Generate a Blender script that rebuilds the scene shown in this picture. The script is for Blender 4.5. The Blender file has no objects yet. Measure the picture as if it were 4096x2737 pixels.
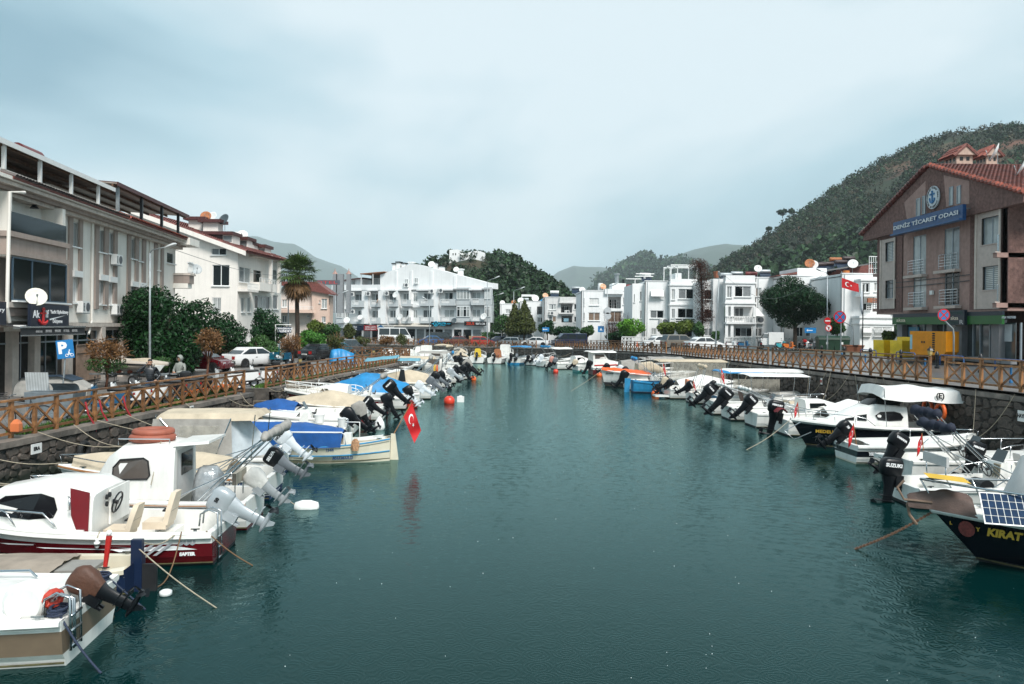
import bpy, math, random
from mathutils import Vector, Matrix, noise
R = math.radians
S = bpy.context.scene
C = S.collection
rnd = random.Random(11)

# ------------------------------------------------------------------ camera
F, CX, CY, EYE, ROLL = 3100.0, 2048.0, 1302.0, 4.5, 0.0105
cd = bpy.data.cameras.new('camera'); cam = bpy.data.objects.new('camera', cd); C.objects.link(cam)
cd.sensor_width = 36; cd.lens = 36 * F / 4096
cd.shift_y = (CY - 1368.5) / 4096
cd.clip_start = .1; cd.clip_end = 20000
cam.matrix_world = Matrix.Translation((0, 0, EYE)) @ Matrix.Rotation(R(90), 4, 'X') @ Matrix.Rotation(ROLL, 4, 'Z')
S.camera = cam

# ------------------------------------------------------------------ sky, sun, exposure
S.view_settings.view_transform = 'Standard'; S.view_settings.look = 'None'
S.view_settings.exposure = 1.55; S.view_settings.gamma = 1.0
W = bpy.data.worlds.new('World'); S.world = W; W.use_nodes = True
SUN_EL, SUN_AZ = 50, 153          # azimuth measured clockwise from +Y
def sky():
 nt = W.node_tree; N = nt.nodes; L = nt.links; N.clear()
 out = N.new('ShaderNodeOutputWorld'); bg = N.new('ShaderNodeBackground'); bg.inputs[1].default_value = .1
 st = N.new('ShaderNodeTexSky'); st.sky_type = 'NISHITA'; st.sun_disc = False
 st.sun_elevation = R(SUN_EL); st.sun_rotation = R(SUN_AZ); st.air_density = 1.2; st.dust_density = 2
 tc = N.new('ShaderNodeTexCoord'); mp = N.new('ShaderNodeMapping'); L.new(tc.outputs['Generated'], mp.inputs[0])
 mp.inputs['Scale'].default_value = (1, 1, 1.7); mp.inputs['Location'].default_value = SKYLOC
 n1 = N.new('ShaderNodeTexNoise'); n1.inputs['Scale'].default_value = 1.15; n1.inputs['Detail'].default_value = 5
 n1.inputs['Roughness'].default_value = .5; n1.inputs['Distortion'].default_value = .35; L.new(mp.outputs[0], n1.inputs[0])
 cr = N.new('ShaderNodeValToRGB'); L.new(n1.outputs[0], cr.inputs[0])
 e = cr.color_ramp.elements
 e[0].position = .39; e[0].color = (.74, 1.38, 1.70, 1)
 e[1].position = .60; e[1].color = (2.85, 3.22, 3.34, 1)
 x = cr.color_ramp.elements.new(.48); x.color = (1.6, 2.3, 2.58, 1)
 mx = N.new('ShaderNodeMixRGB'); mx.inputs[0].default_value = .93
 L.new(st.outputs[0], mx.inputs[1]); L.new(cr.outputs[0], mx.inputs[2])
 L.new(mx.outputs[0], bg.inputs[0]); L.new(bg.outputs[0], out.inputs[0])
SKYLOC = (3.08, 2.69, -2.72)
sky()
sl = bpy.data.lights.new('sun', 'SUN'); sl.energy = 1.5; sl.angle = R(20); sl.color = (1, .97, .93)
so = bpy.data.objects.new('sun', sl); C.objects.link(so)
sd = Vector((math.sin(R(SUN_AZ)) * math.cos(R(SUN_EL)), math.cos(R(SUN_AZ)) * math.cos(R(SUN_EL)), math.sin(R(SUN_EL))))
so.rotation_euler = sd.to_track_quat('Z', 'Y').to_euler(); so.location = (0, 0, 60)
S.cycles.max_bounces = 6; S.cycles.diffuse_bounces = 3; S.cycles.glossy_bounces = 3; S.cycles.transmission_bounces = 3
S.cycles.volume_bounces = 1; S.cycles.transparent_max_bounces = 6

# ------------------------------------------------------------------ pixel helpers (a pixel is a direction; depth comes from what it touches)
cr_, sr_ = math.cos(ROLL), math.sin(ROLL)
def uv(x, y):
 u, v = x - CX, y - CY
 return u * cr_ + v * sr_, -u * sr_ + v * cr_
def P(x, y, d):
 u, v = uv(x, y); return Vector((u * d / F, d, EYE - v * d / F))
def G(x, y, z=0.0):
 u, v = uv(x, y); d = F * (EYE - z) / v
 return Vector((u * d / F, d, z))

# ------------------------------------------------------------------ materials
MAT = {}
def mk(name, col, rough=.6, metal=0., var=.12, scale=3., bump=0., bscale=30., orand=0., spec=.5, coat=0., emit=0., island=0., streak=0., alpha=1., wave=None, trans=0., tide=0, col2=None, c2lo=.45, c2hi=.62):
 if name in MAT: return MAT[name]
 m = bpy.data.materials.new(name); m.use_nodes = True; MAT[name] = m
 nt = m.node_tree; N = nt.nodes; L = nt.links; b = N['Principled BSDF']
 b.inputs['Roughness'].default_value = rough; b.inputs['Metallic'].default_value = metal
 b.inputs['Specular IOR Level'].default_value = spec; b.inputs['Coat Weight'].default_value = coat
 if alpha < 1: b.inputs['Alpha'].default_value = alpha
 if trans: b.inputs['Transmission Weight'].default_value = trans
 c = tuple(col) + (1,)
 tc = N.new('ShaderNodeTexCoord'); src = None
 def mixc(fac, a, bb, mode='MIX'):
  x = N.new('ShaderNodeMixRGB'); x.blend_type = mode
  for i, v in ((0, fac), (1, a), (2, bb)):
   if hasattr(v, 'is_output'): L.new(v, x.inputs[i])
   else: x.inputs[i].default_value = v
  return x.outputs[0]
 def nz(sc, det=5, r=.6, stretch=None):
  n = N.new('ShaderNodeTexNoise'); n.inputs['Scale'].default_value = sc; n.inputs['Detail'].default_value = det; n.inputs['Roughness'].default_value = r
  if stretch:
   mp = N.new('ShaderNodeMapping'); mp.inputs['Scale'].default_value = stretch; L.new(tc.outputs['Object'], mp.inputs[0]); L.new(mp.outputs[0], n.inputs[0])
  else: L.new(tc.outputs['Object'], n.inputs[0])
  return n.outputs[0]
 def rng(s, lo, hi, a, bb):
  r = N.new('ShaderNodeMapRange'); L.new(s, r.inputs[0])
  for i, v in enumerate((lo, hi, a, bb)): r.inputs[i + 1].default_value = v
  return r.outputs[0]
 cur = c
 if col2: cur = mixc(rng(nz(scale * .7, 6), c2lo, c2hi, 0, 1), c, tuple(col2) + (1,))
 if var:
  v = rng(nz(scale), .3, .7, 1 - var, 1 + var)
  cur = mixc(1., cur, v, 'MULTIPLY')
 if streak:
  v = rng(nz(1.0, 4, .65, (3.2, 3.2, .22)), .45, .75, 1, 1 - streak); cur = mixc(1., cur, v, 'MULTIPLY')
 if orand:
  oi = N.new('ShaderNodeObjectInfo'); cur = mixc(1., cur, rng(oi.outputs['Random'], 0, 1, 1 - orand, 1 + orand), 'MULTIPLY')
 if island:
  g = N.new('ShaderNodeNewGeometry'); cur = mixc(1., cur, rng(g.outputs['Random Per Island'], 0, 1, 1 - island, 1 + island), 'MULTIPLY')
 if wave:
  w = N.new('ShaderNodeTexWave'); w.inputs['Scale'].default_value = wave[0]; w.bands_direction = wave[1]; w.inputs['Distortion'].default_value = wave[3] if len(wave) > 3 else 0
  L.new(tc.outputs['Object'], w.inputs[0]); cur = mixc(1., cur, rng(w.outputs[1], 0, 1, 1 - wave[2], 1), 'MULTIPLY')
 if tide:
  g = N.new('ShaderNodeNewGeometry'); sx = N.new('ShaderNodeSeparateXYZ'); L.new(g.outputs['Position'], sx.inputs[0]); ad = N.new('ShaderNodeMath'); ad.operation = 'MULTIPLY_ADD'; L.new(nz(2.5), ad.inputs[0]); ad.inputs[1].default_value = -.5; L.new(sx.outputs[2], ad.inputs[2]); cur = mixc(rng(ad.outputs[0], -.02, .25, 1, 0), cur, (.012, .016, .008, 1))
 if hasattr(cur, 'is_output'): L.new(cur, b.inputs['Base Color'])
 else: b.inputs['Base Color'].default_value = cur
 if emit:
  b.inputs['Emission Color'].default_value = c; b.inputs['Emission Strength'].default_value = emit
 if bump:
  bp = N.new('ShaderNodeBump'); bp.inputs['Strength'].default_value = bump; bp.inputs['Distance'].default_value = .02
  L.new(nz(bscale, 4), bp.inputs['Height']); L.new(bp.outputs[0], b.inputs['Normal'])
 return m

# ------------------------------------------------------------------ mesh builder
class MB:
 def __init__(s): s.v = []; s.f = []; s.m = []; s.mi = 0
 def add(s, vs, fs):
  o = len(s.v); s.v += [tuple(q) for q in vs]
  for f in fs: s.f.append(tuple(o + i for i in f)); s.m.append(s.mi)
  return s
 def box(s, x0, y0, z0, x1, y1, z1):
  if x0 > x1: x0, x1 = x1, x0
  if y0 > y1: y0, y1 = y1, y0
  if z0 > z1: z0, z1 = z1, z0
  return s.add([(x0, y0, z0), (x1, y0, z0), (x1, y1, z0), (x0, y1, z0), (x0, y0, z1), (x1, y0, z1), (x1, y1, z1), (x0, y1, z1)],
      [(0, 3, 2, 1), (4, 5, 6, 7), (0, 1, 5, 4), (1, 2, 6, 5), (2, 3, 7, 6), (3, 0, 4, 7)])
 def cbox(s, c, sz, M=None):
  a, b, h = sz[0] / 2, sz[1] / 2, sz[2] / 2; o = len(s.v); s.box(-a, -b, -h, a, b, h); c = Vector(c)
  for i in range(o, len(s.v)):
   q = Vector(s.v[i]); q = (M @ q if M else q) + c; s.v[i] = tuple(q)
  return s
 def bar(s, p, q, w, h=None):
  p, q = Vector(p), Vector(q); d = q - p
  M = d.to_track_quat('X', 'Z').to_matrix()
  return s.cbox((p + q) / 2, (d.length, w, h or w), M)
 def tube(s, pts, r, n=6, closed=False, cap=True):
  pts = [Vector(p) for p in pts]; k = len(pts); rings = []; up = None
  for i, p in enumerate(pts):
   a = pts[(i - 1) % k] if (closed or i) else p; b = pts[(i + 1) % k] if (closed or i < k - 1) else p
   t = (b - a); t = t.normalized() if t.length > 1e-9 else Vector((0, 0, 1))
   if up is None: up = t.orthogonal().normalized()
   up = (up - t * up.dot(t)); up = up.normalized() if up.length > 1e-6 else t.orthogonal().normalized()
   sd_ = t.cross(up); rr = r[i] if isinstance(r, (list, tuple)) else r
   rings.append([p + (up * math.cos(6.28318 * j / n) + sd_ * math.sin(6.28318 * j / n)) * rr for j in range(n)])
  return s.loft(rings, closed, cap)
 def loft(s, rings, closed=False, cap=True, wrap=True):
  n = len(rings[0]); k = len(rings); fs = []
  for i in range(k if closed else k - 1):
   a, b = i * n, ((i + 1) % k) * n
   for j in range(n if wrap else n - 1):
    j2 = (j + 1) % n; fs.append((a + j, a + j2, b + j2, b + j))
  if cap and not closed: fs += [tuple(range(n - 1, -1, -1)), tuple((k - 1) * n + j for j in range(n))]
  return s.add([q for r in rings for q in r], fs)
 def lathe(s, prof, n=10, c=(0, 0, 0), ax='Z', cap=True):
  rings = []
  for r, z in prof:
   ring = []
   for j in range(n):
    a, b = r * math.cos(6.28318 * j / n), r * math.sin(6.28318 * j / n)
    q = {'Z': (a, b, z), 'X': (z, a, b), 'Y': (b, z, a)}[ax]
    ring.append((q[0] + c[0], q[1] + c[1], q[2] + c[2]))
   rings.append(ring)
  return s.loft(rings, cap=cap)
 def ball(s, c, r, n=8, k=6):
  rx, ry, rz = r if isinstance(r, (tuple, list)) else (r, r, r); rings = []
  for i in range(1, k):
   a = math.pi * i / k
   rings.append([(c[0] + rx * math.sin(a) * math.cos(6.28318 * j / n), c[1] + ry * math.sin(a) * math.sin(6.28318 * j / n), c[2] - rz * math.cos(a)) for j in range(n)])
  return s.loft(rings)
 def prism(s, poly, f0, f1):
  """poly 2D list; f0,f1 map (a,b)->xyz for the two caps"""
  n = len(poly); vs = [f0(*p) for p in poly] + [f1(*p) for p in poly]
  return s.add(vs, [tuple(range(n - 1, -1, -1)), tuple(range(n, 2 * n))] + [(i, (i + 1) % n, n + (i + 1) % n, n + i) for i in range(n)])
 def grid(s, nu, nv, fn):
  return s.add([fn(i / nu, j / nv) for j in range(nv + 1) for i in range(nu + 1)],
      [(j * (nu + 1) + i, j * (nu + 1) + i + 1, (j + 1) * (nu + 1) + i + 1, (j + 1) * (nu + 1) + i) for j in range(nv) for i in range(nu)])
 def xf(s, M, o=0):
  for i in range(o, len(s.v)): s.v[i] = tuple(M @ Vector(s.v[i]))
  return s
 def mesh(s, name, mats, smooth=False):
  me = bpy.data.meshes.new(name); me.from_pydata(s.v, [], s.f)
  for m in (mats if isinstance(mats, (list, tuple)) else [mats]): me.materials.append(m)
  if any(s.m): me.polygons.foreach_set('material_index', s.m)
  if smooth:
   me.polygons.foreach_set('use_smooth', [True] * len(s.f))
   if smooth is not True: me.set_sharp_from_angle(angle=R(smooth))
  me.update(); return me
 def build(s, name, mats, parent=None, smooth=False, M=None):
  return obj(name, s.mesh(name, mats, smooth), parent, M)

def obj(name, me, parent=None, M=None):
 o = bpy.data.objects.new(name, me); C.objects.link(o)
 if parent: o.parent = parent
 if M is not None: o.matrix_local = M
 return o
def thing(name, label, cat, loc=(0, 0, 0), rz=0., group=None):
 o = bpy.data.objects.new(name, None); C.objects.link(o); o.location = loc; o.rotation_euler = (0, 0, rz)
 o['label'] = label; o['category'] = cat; o.empty_display_size = .2
 if group: o['group'] = group
 return o
def tag(o, label, cat, group=None):
 o['label'] = label; o['category'] = cat
 if group: o['group'] = group
 return o
def struct(o): o['kind'] = 'structure'; return o
def stuff(o): o['kind'] = 'stuff'; return o
def dup(root, loc=None, rz=None, label=None):
 def cp(o, par):
  c = o.copy(); C.objects.link(c); c.parent = par
  for ch in o.children: cp(ch, c)
  return c
 r = cp(root, None)
 if loc is not None: r.location = loc
 if rz is not None: r.rotation_euler = (0, 0, rz)
 if label: r['label'] = label
 return r
TXT = {}
def txt(body, size, parent, M, m, bold=0., align='CENTER', name='lettering', shear=0., xs=1.):
 cu = bpy.data.curves.new('t', 'FONT'); cu.body = body; cu.size = size; cu.align_x = align; cu.align_y = 'CENTER'; cu.extrude = .004; cu.offset = bold; cu.shear = shear; cu.resolution_u = 2
 o = bpy.data.objects.new('t', cu); me = bpy.data.meshes.new_from_object(o); bpy.data.objects.remove(o); bpy.data.curves.remove(cu)
 me.materials.clear(); me.materials.append(m)
 if xs != 1: me.transform(Matrix.Diagonal((xs, 1, 1, 1)))
 return obj(name, me, parent, M)
def fr(o, xd, up=(0, 0, 1)):
 """matrix with local X = xd, local Y = up, at o (for lettering and flat things)"""
 x = Vector(xd).normalized(); u = Vector(up); z = x.cross(u).normalized(); y = z.cross(x)
 M = Matrix((x, y, z)).transposed().to_4x4(); M.translation = Vector(o); return M
def lerp(a, b, t): return a + (b - a) * t
def interp(tab, t):
 if t <= tab[0][0]: return tab[0][1]
 for (a, p), (b, q) in zip(tab, tab[1:]):
  if t <= b: return lerp(p, q, (t - a) / (b - a))
 return tab[-1][1]
# ------------------------------------------------------------------ materials of the place
WHITE = mk('white_gelcoat', (.78, .77, .73), .32, var=.07, scale=2.5, coat=.15, streak=.17)
CREAM = mk('cream_gelcoat', (.66, .60, .47), .4, var=.08, scale=2)
BLACK = mk('black_plastic', (.008, .010, .012), .35, var=.2)
RUB = mk('rubber', (.012, .012, .013), .8)
STEEL = mk('stainless_tube', (.55, .57, .58), .25, 1., var=.05)
GALV = mk('galvanised_steel', (.33, .36, .37), .5, .6, var=.2, scale=6)
WPAINT = mk('white_paint', (.74, .74, .72), .5, var=.05)
RED = mk('red_paint', (.42, .015, .012), .4, var=.1)
NAVY = mk('navy_paint', (.008, .018, .05), .35, var=.1)
GLASS = mk('window_glass', (.006, .009, .010), .08, spec=.28, var=.4, scale=.6)
ROPE = mk('rope', (.36, .31, .23), .9, var=.3, scale=30)
WOOD = mk('fence_wood', (.25, .115, .042), .55, var=.35, scale=7, orand=.42, bump=.3, bscale=40, col2=(.115, .05, .02), c2lo=.42, c2hi=.66)
CONC = mk('quay_concrete', (.20, .17, .145), .6, var=.35, scale=1.5, bump=.5, bscale=20, col2=(.09, .08, .07))
STONE = mk('wall_stone', (.10, .08, .066), .75, var=.45, scale=5, orand=.6, bump=.8, bscale=18, col2=(.05, .042, .036), tide=1)
MORT = mk('wall_mortar', (.075, .065, .055), .85, var=.5, scale=3, bump=.8, bscale=12, col2=(.03, .03, .028), tide=1)
PAVE = mk('quay_paving', (.16, .15, .14), .4, var=.3, scale=2, bump=.4, bscale=14)
ASPH = mk('wet_street', (.11, .115, .12), .28, var=.35, scale=.8, bump=.25, bscale=25)
GRASS = mk('grass_blades', (.07, .16, .02), .7, island=.5, var=.3)

# ------------------------------------------------------------------ water
def water():
 m = bpy.data.materials.new('harbour_water'); m.use_nodes = True; nt = m.node_tree; N = nt.nodes; L = nt.links; b = N['Principled BSDF']
 N.remove(b); df = N.new('ShaderNodeBsdfDiffuse'); df.inputs[0].default_value = (.0006, .0150, .0145, 1); gl_ = N.new('ShaderNodeBsdfGlossy'); gl_.inputs[0].default_value = (.66, .95, .93, 1); gl_.inputs[1].default_value = .09; fz_ = N.new('ShaderNodeFresnel'); fz_.inputs[0].default_value = 1.25; ms = N.new('ShaderNodeMixShader'); L.new(fz_.outputs[0], ms.inputs[0]); L.new(df.outputs[0], ms.inputs[1]); L.new(gl_.outputs[0], ms.inputs[2]); L.new(ms.outputs[0], N['Material Output'].inputs[0])
 tc = N.new('ShaderNodeTexCoord')
 def nz(sc, det, st=(1, 1, 1)):
  mp = N.new('ShaderNodeMapping'); mp.inputs['Scale'].default_value = st; L.new(tc.outputs['Object'], mp.inputs[0])
  n = N.new('ShaderNodeTexNoise'); n.inputs['Scale'].default_value = sc; n.inputs['Detail'].default_value = det; L.new(mp.outputs[0], n.inputs[0]); return n.outputs[0]
 b1 = N.new('ShaderNodeBump'); b1.inputs['Strength'].default_value = 1.; b1.inputs['Distance'].default_value = .0045; L.new(nz(2.2, 3, (1, .7, 1)), b1.inputs['Height'])
 b2 = N.new('ShaderNodeBump'); b2.inputs['Strength'].default_value = 1.; b2.inputs['Distance'].default_value = .0022; L.new(nz(12, 3), b2.inputs['Height']); L.new(b1.outputs[0], b2.inputs['Normal'])
 mr = N.new('ShaderNodeMapRange'); L.new(nz(.11, 3, (1, .5, 1)), mr.inputs[0]); mr.inputs[1].default_value = .38; mr.inputs[2].default_value = .62; mr.inputs[3].default_value = .2; mr.inputs[4].default_value = 1.5
 for q in (b1, b2): L.new(mr.outputs[0], q.inputs['Strength'])
 # rain rings
 vo = N.new('ShaderNodeTexVoronoi'); vo.inputs['Scale'].default_value = 3.2; L.new(tc.outputs['Object'], vo.inputs[0])
 sn = N.new('ShaderNodeMath'); sn.operation = 'SINE'; ml = N.new('ShaderNodeMath'); ml.operation = 'MULTIPLY'; ml.inputs[1].default_value = 34
 L.new(vo.outputs['Distance'], ml.inputs[0]); L.new(ml.outputs[0], sn.inputs[0])
 b3 = N.new('ShaderNodeBump'); b3.inputs['Strength'].default_value = 1; b3.inputs['Distance'].default_value = .0008; L.new(sn.outputs[0], b3.inputs['Height']); L.new(b2.outputs[0], b3.inputs['Normal'])
 for q in (df, gl_, fz_): L.new(b3.outputs[0], q.inputs['Normal'])
 o = MB().add([(-300, -30, 0), (60, -30, 0), (60, 160, 0), (-300, 160, 0)], [(0, 1, 2, 3)]).build('water', m); struct(o)
water()
def rain():
 r = random.Random(5); mb = MB()
 for i in range(260):
  d = 8.5 + 50 * r.random() ** 1.6; x = r.uniform(-11, 12) * min(1, .45 + d / 30)
  s_ = r.uniform(.003, .007) * (1 + d / 45)
  mb.lathe([(.2 * s_, .0), (s_, .6 * s_), (.5 * s_, 1.7 * s_)], 4, (x, d, 0))
 stuff(mb.build('rain_splashes', mk('splash', (.7, .75, .75), .2)))
rain()

# ------------------------------------------------------------------ land
LQ = lambda d: -13.62 + .0925 * (d - 22.6)           # left quay fence line
LZ = 1.25
RE = [(17.6, -12, 2.4), (17.2, 14, 2.36), (16.8, 26, 2.32), (16.3, 40, 2.2), (15.5, 54, 2.08), (14.9, 74, 1.85), (9.6, 90, 1.7), (5.2, 105, 1.45), (-3, 116, 1.22), (-28, 129, 1.22), (-70, 134, 1.22)]   # right and far quay edge
def land():
 # left quay (peninsula)
 poly = [(LQ(-12) + .35, -12), (LQ(36) + .35, 36), (LQ(36) - 1.9, 36), (LQ(38.3) - 1.9, 38.3), (LQ(38.3) + .35, 38.3), (LQ(70.5) + .35, 70.5), (-12, 73.5), (-30, 77), (-80, 80), (-400, 80), (-400, -12)]
 mb = MB(); n = len(poly); mb.add([(x, y, LZ) for x, y in poly], [tuple(range(n))]); struct(mb.build('quay_left', PAVE))
 # right and far ground: three rings of points from the quay edge outwards
 off = [(7, 0)] * 6 + [(6, 5), (5, 7), (2, 8), (2, 8), (0, 8)]
 far = [(3000, -12, 2.6), (3000, 14, 2.6), (3000, 26, 2.6), (3000, 40, 2.6), (3000, 54, 2.5), (3000, 90, 2.5), (3000, 600, 2.2), (2000, 6000, 2), (0, 6000, 1.3), (-1500, 6000, 1.3), (-4000, 6000, 1.3)]
 A = [(x, y, z) for x, y, z in RE]; B = [(x + a, y + b, z) for (x, y, z), (a, b) in zip(RE, off)]
 D = [(x + a * 2.4 + (2 if a == 7 else 0), y + b * 2.4, z + (.1 if a == 7 else 0)) for (x, y, z), (a, b) in zip(RE, off)]
 mb = MB(); k = len(A); mb.add(A + B + D + far, [])
 for r_ in range(3):
  for i in range(k - 1): mb.f.append((r_ * k + i, (r_ + 1) * k + i, (r_ + 1) * k + i + 1, r_ * k + i + 1)); mb.m.append(0 if r_ < 2 else 1)
 mb.add([(-70, 134, 1.22), (-4000, 6000, 1.3), (-4000, 80, 1.22), (-400, 80, 1.22), (-80, 80, 1.22)], [(0, 1, 2, 3, 4)])
 struct(mb.build('ground', [ASPH, mk('bare_ground', (.12, .12, .10), .8, var=.4, scale=.05)]))
 # raised pavement strip along the right quay, with kerb
 mb = MB()
 rows = []
 for i, (x, y, z) in enumerate(RE[:8]):
  nx, ny = (1, 0) if i < 5 else ((.8, .5) if i < 6 else (.9, .4))
  rows.append([(x + nx * .0, y, z + .12), (x + nx * 2.0, y + ny * 2.0, z + .12), (x + nx * 2.0, y + ny * 2., z - .05)])
 mb.loft(rows, wrap=False, cap=False); struct(mb.build('pavement', mk('wet_pavement', (.22, .21, .20), .3, var=.3, scale=1.2, bump=.2)))
 mb = MB(); rows = []
 for (x, y, z) in [(18.95, 20, 2.34), (18.7, 28, 2.31), (18.4, 38, 2.22)]: rows.append([(x - .22, y, z + .126), (x + .06, y, z + .126), (x + .06, y, z - .02)])
 mb.loft(rows, wrap=False, cap=False); struct(mb.build('kerb_marking', mk('yellow_road_paint', (.5, .26, .01), .5, var=.3)))
land()
def wall(name, pts, thick=.45):
 """coping and masonry wall under it, along ground points (x,y,ztop)"""
 mb = MB(); mb.mi = 0; cp = MB()
 for (a, b) in zip(pts, pts[1:]):
  a, b = Vector(a), Vector(b); t = (b - a); t.z = 0; t.normalize(); n = Vector((t.y, -t.x, 0)) * wall.side
  mb.add([a + Vector((0, 0, -.12)), b + Vector((0, 0, -.12)), Vector((b.x, b.y, -1)), Vector((a.x, a.y, -1))], [(0, 1, 2, 3)])
  l = (b - a).length; k = max(1, int(l / 2.4))
  for i in range(k):
   p, q = a.lerp(b, i / k), a.lerp(b, (i + 1) / k - .012 / l * 2)
   dz = Vector((0, 0, .004 + rnd.uniform(0, .015))); o_ = n * .10
   h = Vector((0, 0, -.17))
   vs = [p + o_ + dz, q + o_ + dz, q - n * thick + dz, p - n * thick + dz]; vs += [v + h for v in vs]
   cp.add(vs, [(0, 1, 2, 3), (0, 4, 5, 1), (1, 5, 6, 2), (3, 2, 6, 7), (0, 3, 7, 4), (4, 7, 6, 5)])
 w = struct(mb.build(name, MORT)); stuff(cp.build('coping', CONC, w)); return w
wall.side = 1
def stones(w, pts, n_max, size=.36):
 meshes = []
 r = random.Random(3)
 for i in range(10):
  k = 9; a = [r.uniform(.8, 1.1) * (1 / max(abs(math.cos(6.283 * j / k)), abs(math.sin(6.283 * j / k)))) ** .75 for j in range(k)]; mb = MB()
  ring = lambda s_, h: [(s_ * a[j] * math.cos(6.283 * j / k) * .5, -h, s_ * a[j] * math.sin(6.283 * j / k) * .42) for j in range(k)]
  mb.loft([ring(1.02, -.05), ring(.98, .03), ring(.88, .05 + r.uniform(0, .03))]); meshes.append(mb.mesh('stone', STONE))
 cnt = 0; rest = MB()
 for a, b in zip(pts, pts[1:]):
  a, b = Vector(a), Vector(b); t = b - a; l = math.hypot(t.x, t.y); t.normalize(); rz = math.atan2(t.y, t.x) + (0 if wall.side > 0 else math.pi)
  x = 0
  while x < l:
   sx = size * r.choice((.6, .8, 1., 1.3, 1.7)); z = lerp(a.z, b.z, x / l) - .17; first = True
   while z > -.12:
    sz = size * r.uniform(.45, 1.15)
    p = a.lerp(b, (x + sx / 2 + r.uniform(-.06, .06)) / l); n = Vector((t.y, -t.x, 0)) * wall.side
    M = Matrix.Translation((p.x, p.y, z - sz / 2)) @ Matrix.Rotation(rz, 4, 'Z') @ Matrix.Rotation(r.uniform(-.3, .3), 4, 'Y') @ Matrix.Diagonal((sx, r.uniform(.5, 1.2), sz, 1))
    me = meshes[r.randrange(10)]
    if cnt < n_max: obj('stone', me, w, M); cnt += 1
    else:
     o = len(rest.v); rest.add([M @ v.co for v in me.vertices], [tuple(p_.vertices) for p_ in me.polygons])
    z -= sz * .92
   x += sx * .97
 if rest.f: stuff(rest.build('stones', STONE, w))
FR = .35
lw = [(LQ(d) + FR, d, LZ) for d in (2, 20, 36)]
wall.side = 1
w1 = wall('quay_wall', [(x, y, z) for x, y, z in lw]); stones(w1, lw[1:], 300)
lw2 = [(LQ(d) + FR, d, LZ) for d in (38.3, 55, 70.5)]
w2 = wall('quay_wall', lw2); stones(w2, lw2, 280)
# landing steps between the two stretches
def steps():
 for i in range(5):
  mb = MB(); x1 = LQ(37) + FR - .35 * i - .05; x0 = x1 - .40; zt = .2 + .2 * i
  mb.box(x0 - 2, 36.02, zt - .2, x1, 38.28, zt); mb.build('step', CONC, w2)
 for y in (35.9, 38.3): MB().box(LQ(37) - 2, y, -1, LQ(37) + .3, y + .1, LZ - .005).build('stair_wall', MORT, w2)
steps()
wb = [(LQ(70.5) + FR, 70.5, LZ), (-12, 73.5, LZ), (-30, 77, LZ), (-80, 80, LZ)]
w3 = wall('quay_wall', wb)
wall.side = -1
wr = RE[:6]; w4 = wall('quay_wall', wr); stones(w4, [wr[1], wr[2], wr[3], wr[4], wr[5]], 300, .42)
wf = RE[5:]; w5 = wall('quay_wall', wf); stones(w5, wf[:5], 0, .5)

# grass strip behind the left fence
def grass_strip(name, fn, n, seed, h=.16):
 r = random.Random(seed); mb = MB()
 for i in range(n):
  x, y, z = fn(r); a = r.uniform(0, 6.28); hh = h * r.uniform(.4, 1.3); w = .02 + .012 * r.random()
  dx, dy = math.cos(a) * w, math.sin(a) * w; lx, ly = r.uniform(-.08, .08), r.uniform(-.08, .08)
  mb.add([(x - dx, y - dy, z), (x + dx, y + dy, z), (x + lx, y + ly, z + hh)], [(0, 1, 2)])
 stuff(mb.build(name, GRASS))
def gl(r):
 d = 22 + 49 * r.random();
 if 35.5 < d < 38.6: d += 3.4
 return (LQ(d) - r.uniform(.1, .75) , d, LZ)
grass_strip('grass', gl, 16000, 4)

# ------------------------------------------------------------------ timber fences
BAY, FH = .93, 1.05
def fence(label, pts, seed=0, cap=False):
 pts = [Vector(p) for p in pts]
 t = thing('timber_fence', label, 'fence', pts[0], 0, 'timber fences along the quays')
 r = random.Random(seed); base = pts[0].copy(); last = len(pts) - 2
 for si, (a, b) in enumerate(zip(pts, pts[1:])):
  a = a - base; b = b - base
  d = b - a; n = max(1, round(Vector((d.x, d.y, 0)).length / BAY)); rz = math.atan2(d.y, d.x)
  for i in range(n + 1):
   if si and i == 0: continue
   p = a.lerp(b, i / n); tall = (i % 2 == 0) or i == n
   key = ('post', tall)
   if key not in TXT: TXT[key] = MB().box(-.05, -.05, -.02, .05, .05, 1.0 if tall else .80).mesh('post', WOOD)
   obj('post', TXT[key], t, Matrix.Translation(p) @ Matrix.Rotation(rz, 4, 'Z'))
  ins = d.normalized() * .05
  for z, w, h in ((1.03, .14, .05), (.83, .05, .075), (.13, .05, .075)):
   k = max(1, n // 4)
   for j in range(k):
    p, q = a.lerp(b, j / k), a.lerp(b, (j + 1) / k - .004 / d.length)
    MB().bar(p + Vector((0, 0, z)), q + Vector((0, 0, z)), w, h).build('rail', WOOD, t)
  for i in range(n):
   p, q = a.lerp(b, i / n), a.lerp(b, (i + 1) / n)
   for k, (z0, z1) in enumerate(((.17, .79), (.79, .17))):
    dd = (q - p).normalized(); nn = Vector((dd.y, -dd.x, 0)) * (.012 if k else -.012)
    MB().bar(p + dd * .05 + nn + Vector((0, 0, z0)), q - dd * .05 + nn + Vector((0, 0, z1)), .045, .06).build('brace', WOOD, t)
 return t
fz = LZ + .01
fence('brown timber lattice fence of the left quay ending at the landing steps', [(LQ(14), 14, fz), (LQ(35.9), 35.9, fz)], 1)
fence('brown timber lattice fence of the left quay beyond the landing steps', [(LQ(38.4), 38.4, fz), (LQ(70), 70, fz)], 2)
fence('brown timber fence along the rear edge of the left quay', [(LQ(70) - .4, 70.9, fz), (-12.3, 73.1, fz), (-31, 76.7, fz)], 3)
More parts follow.
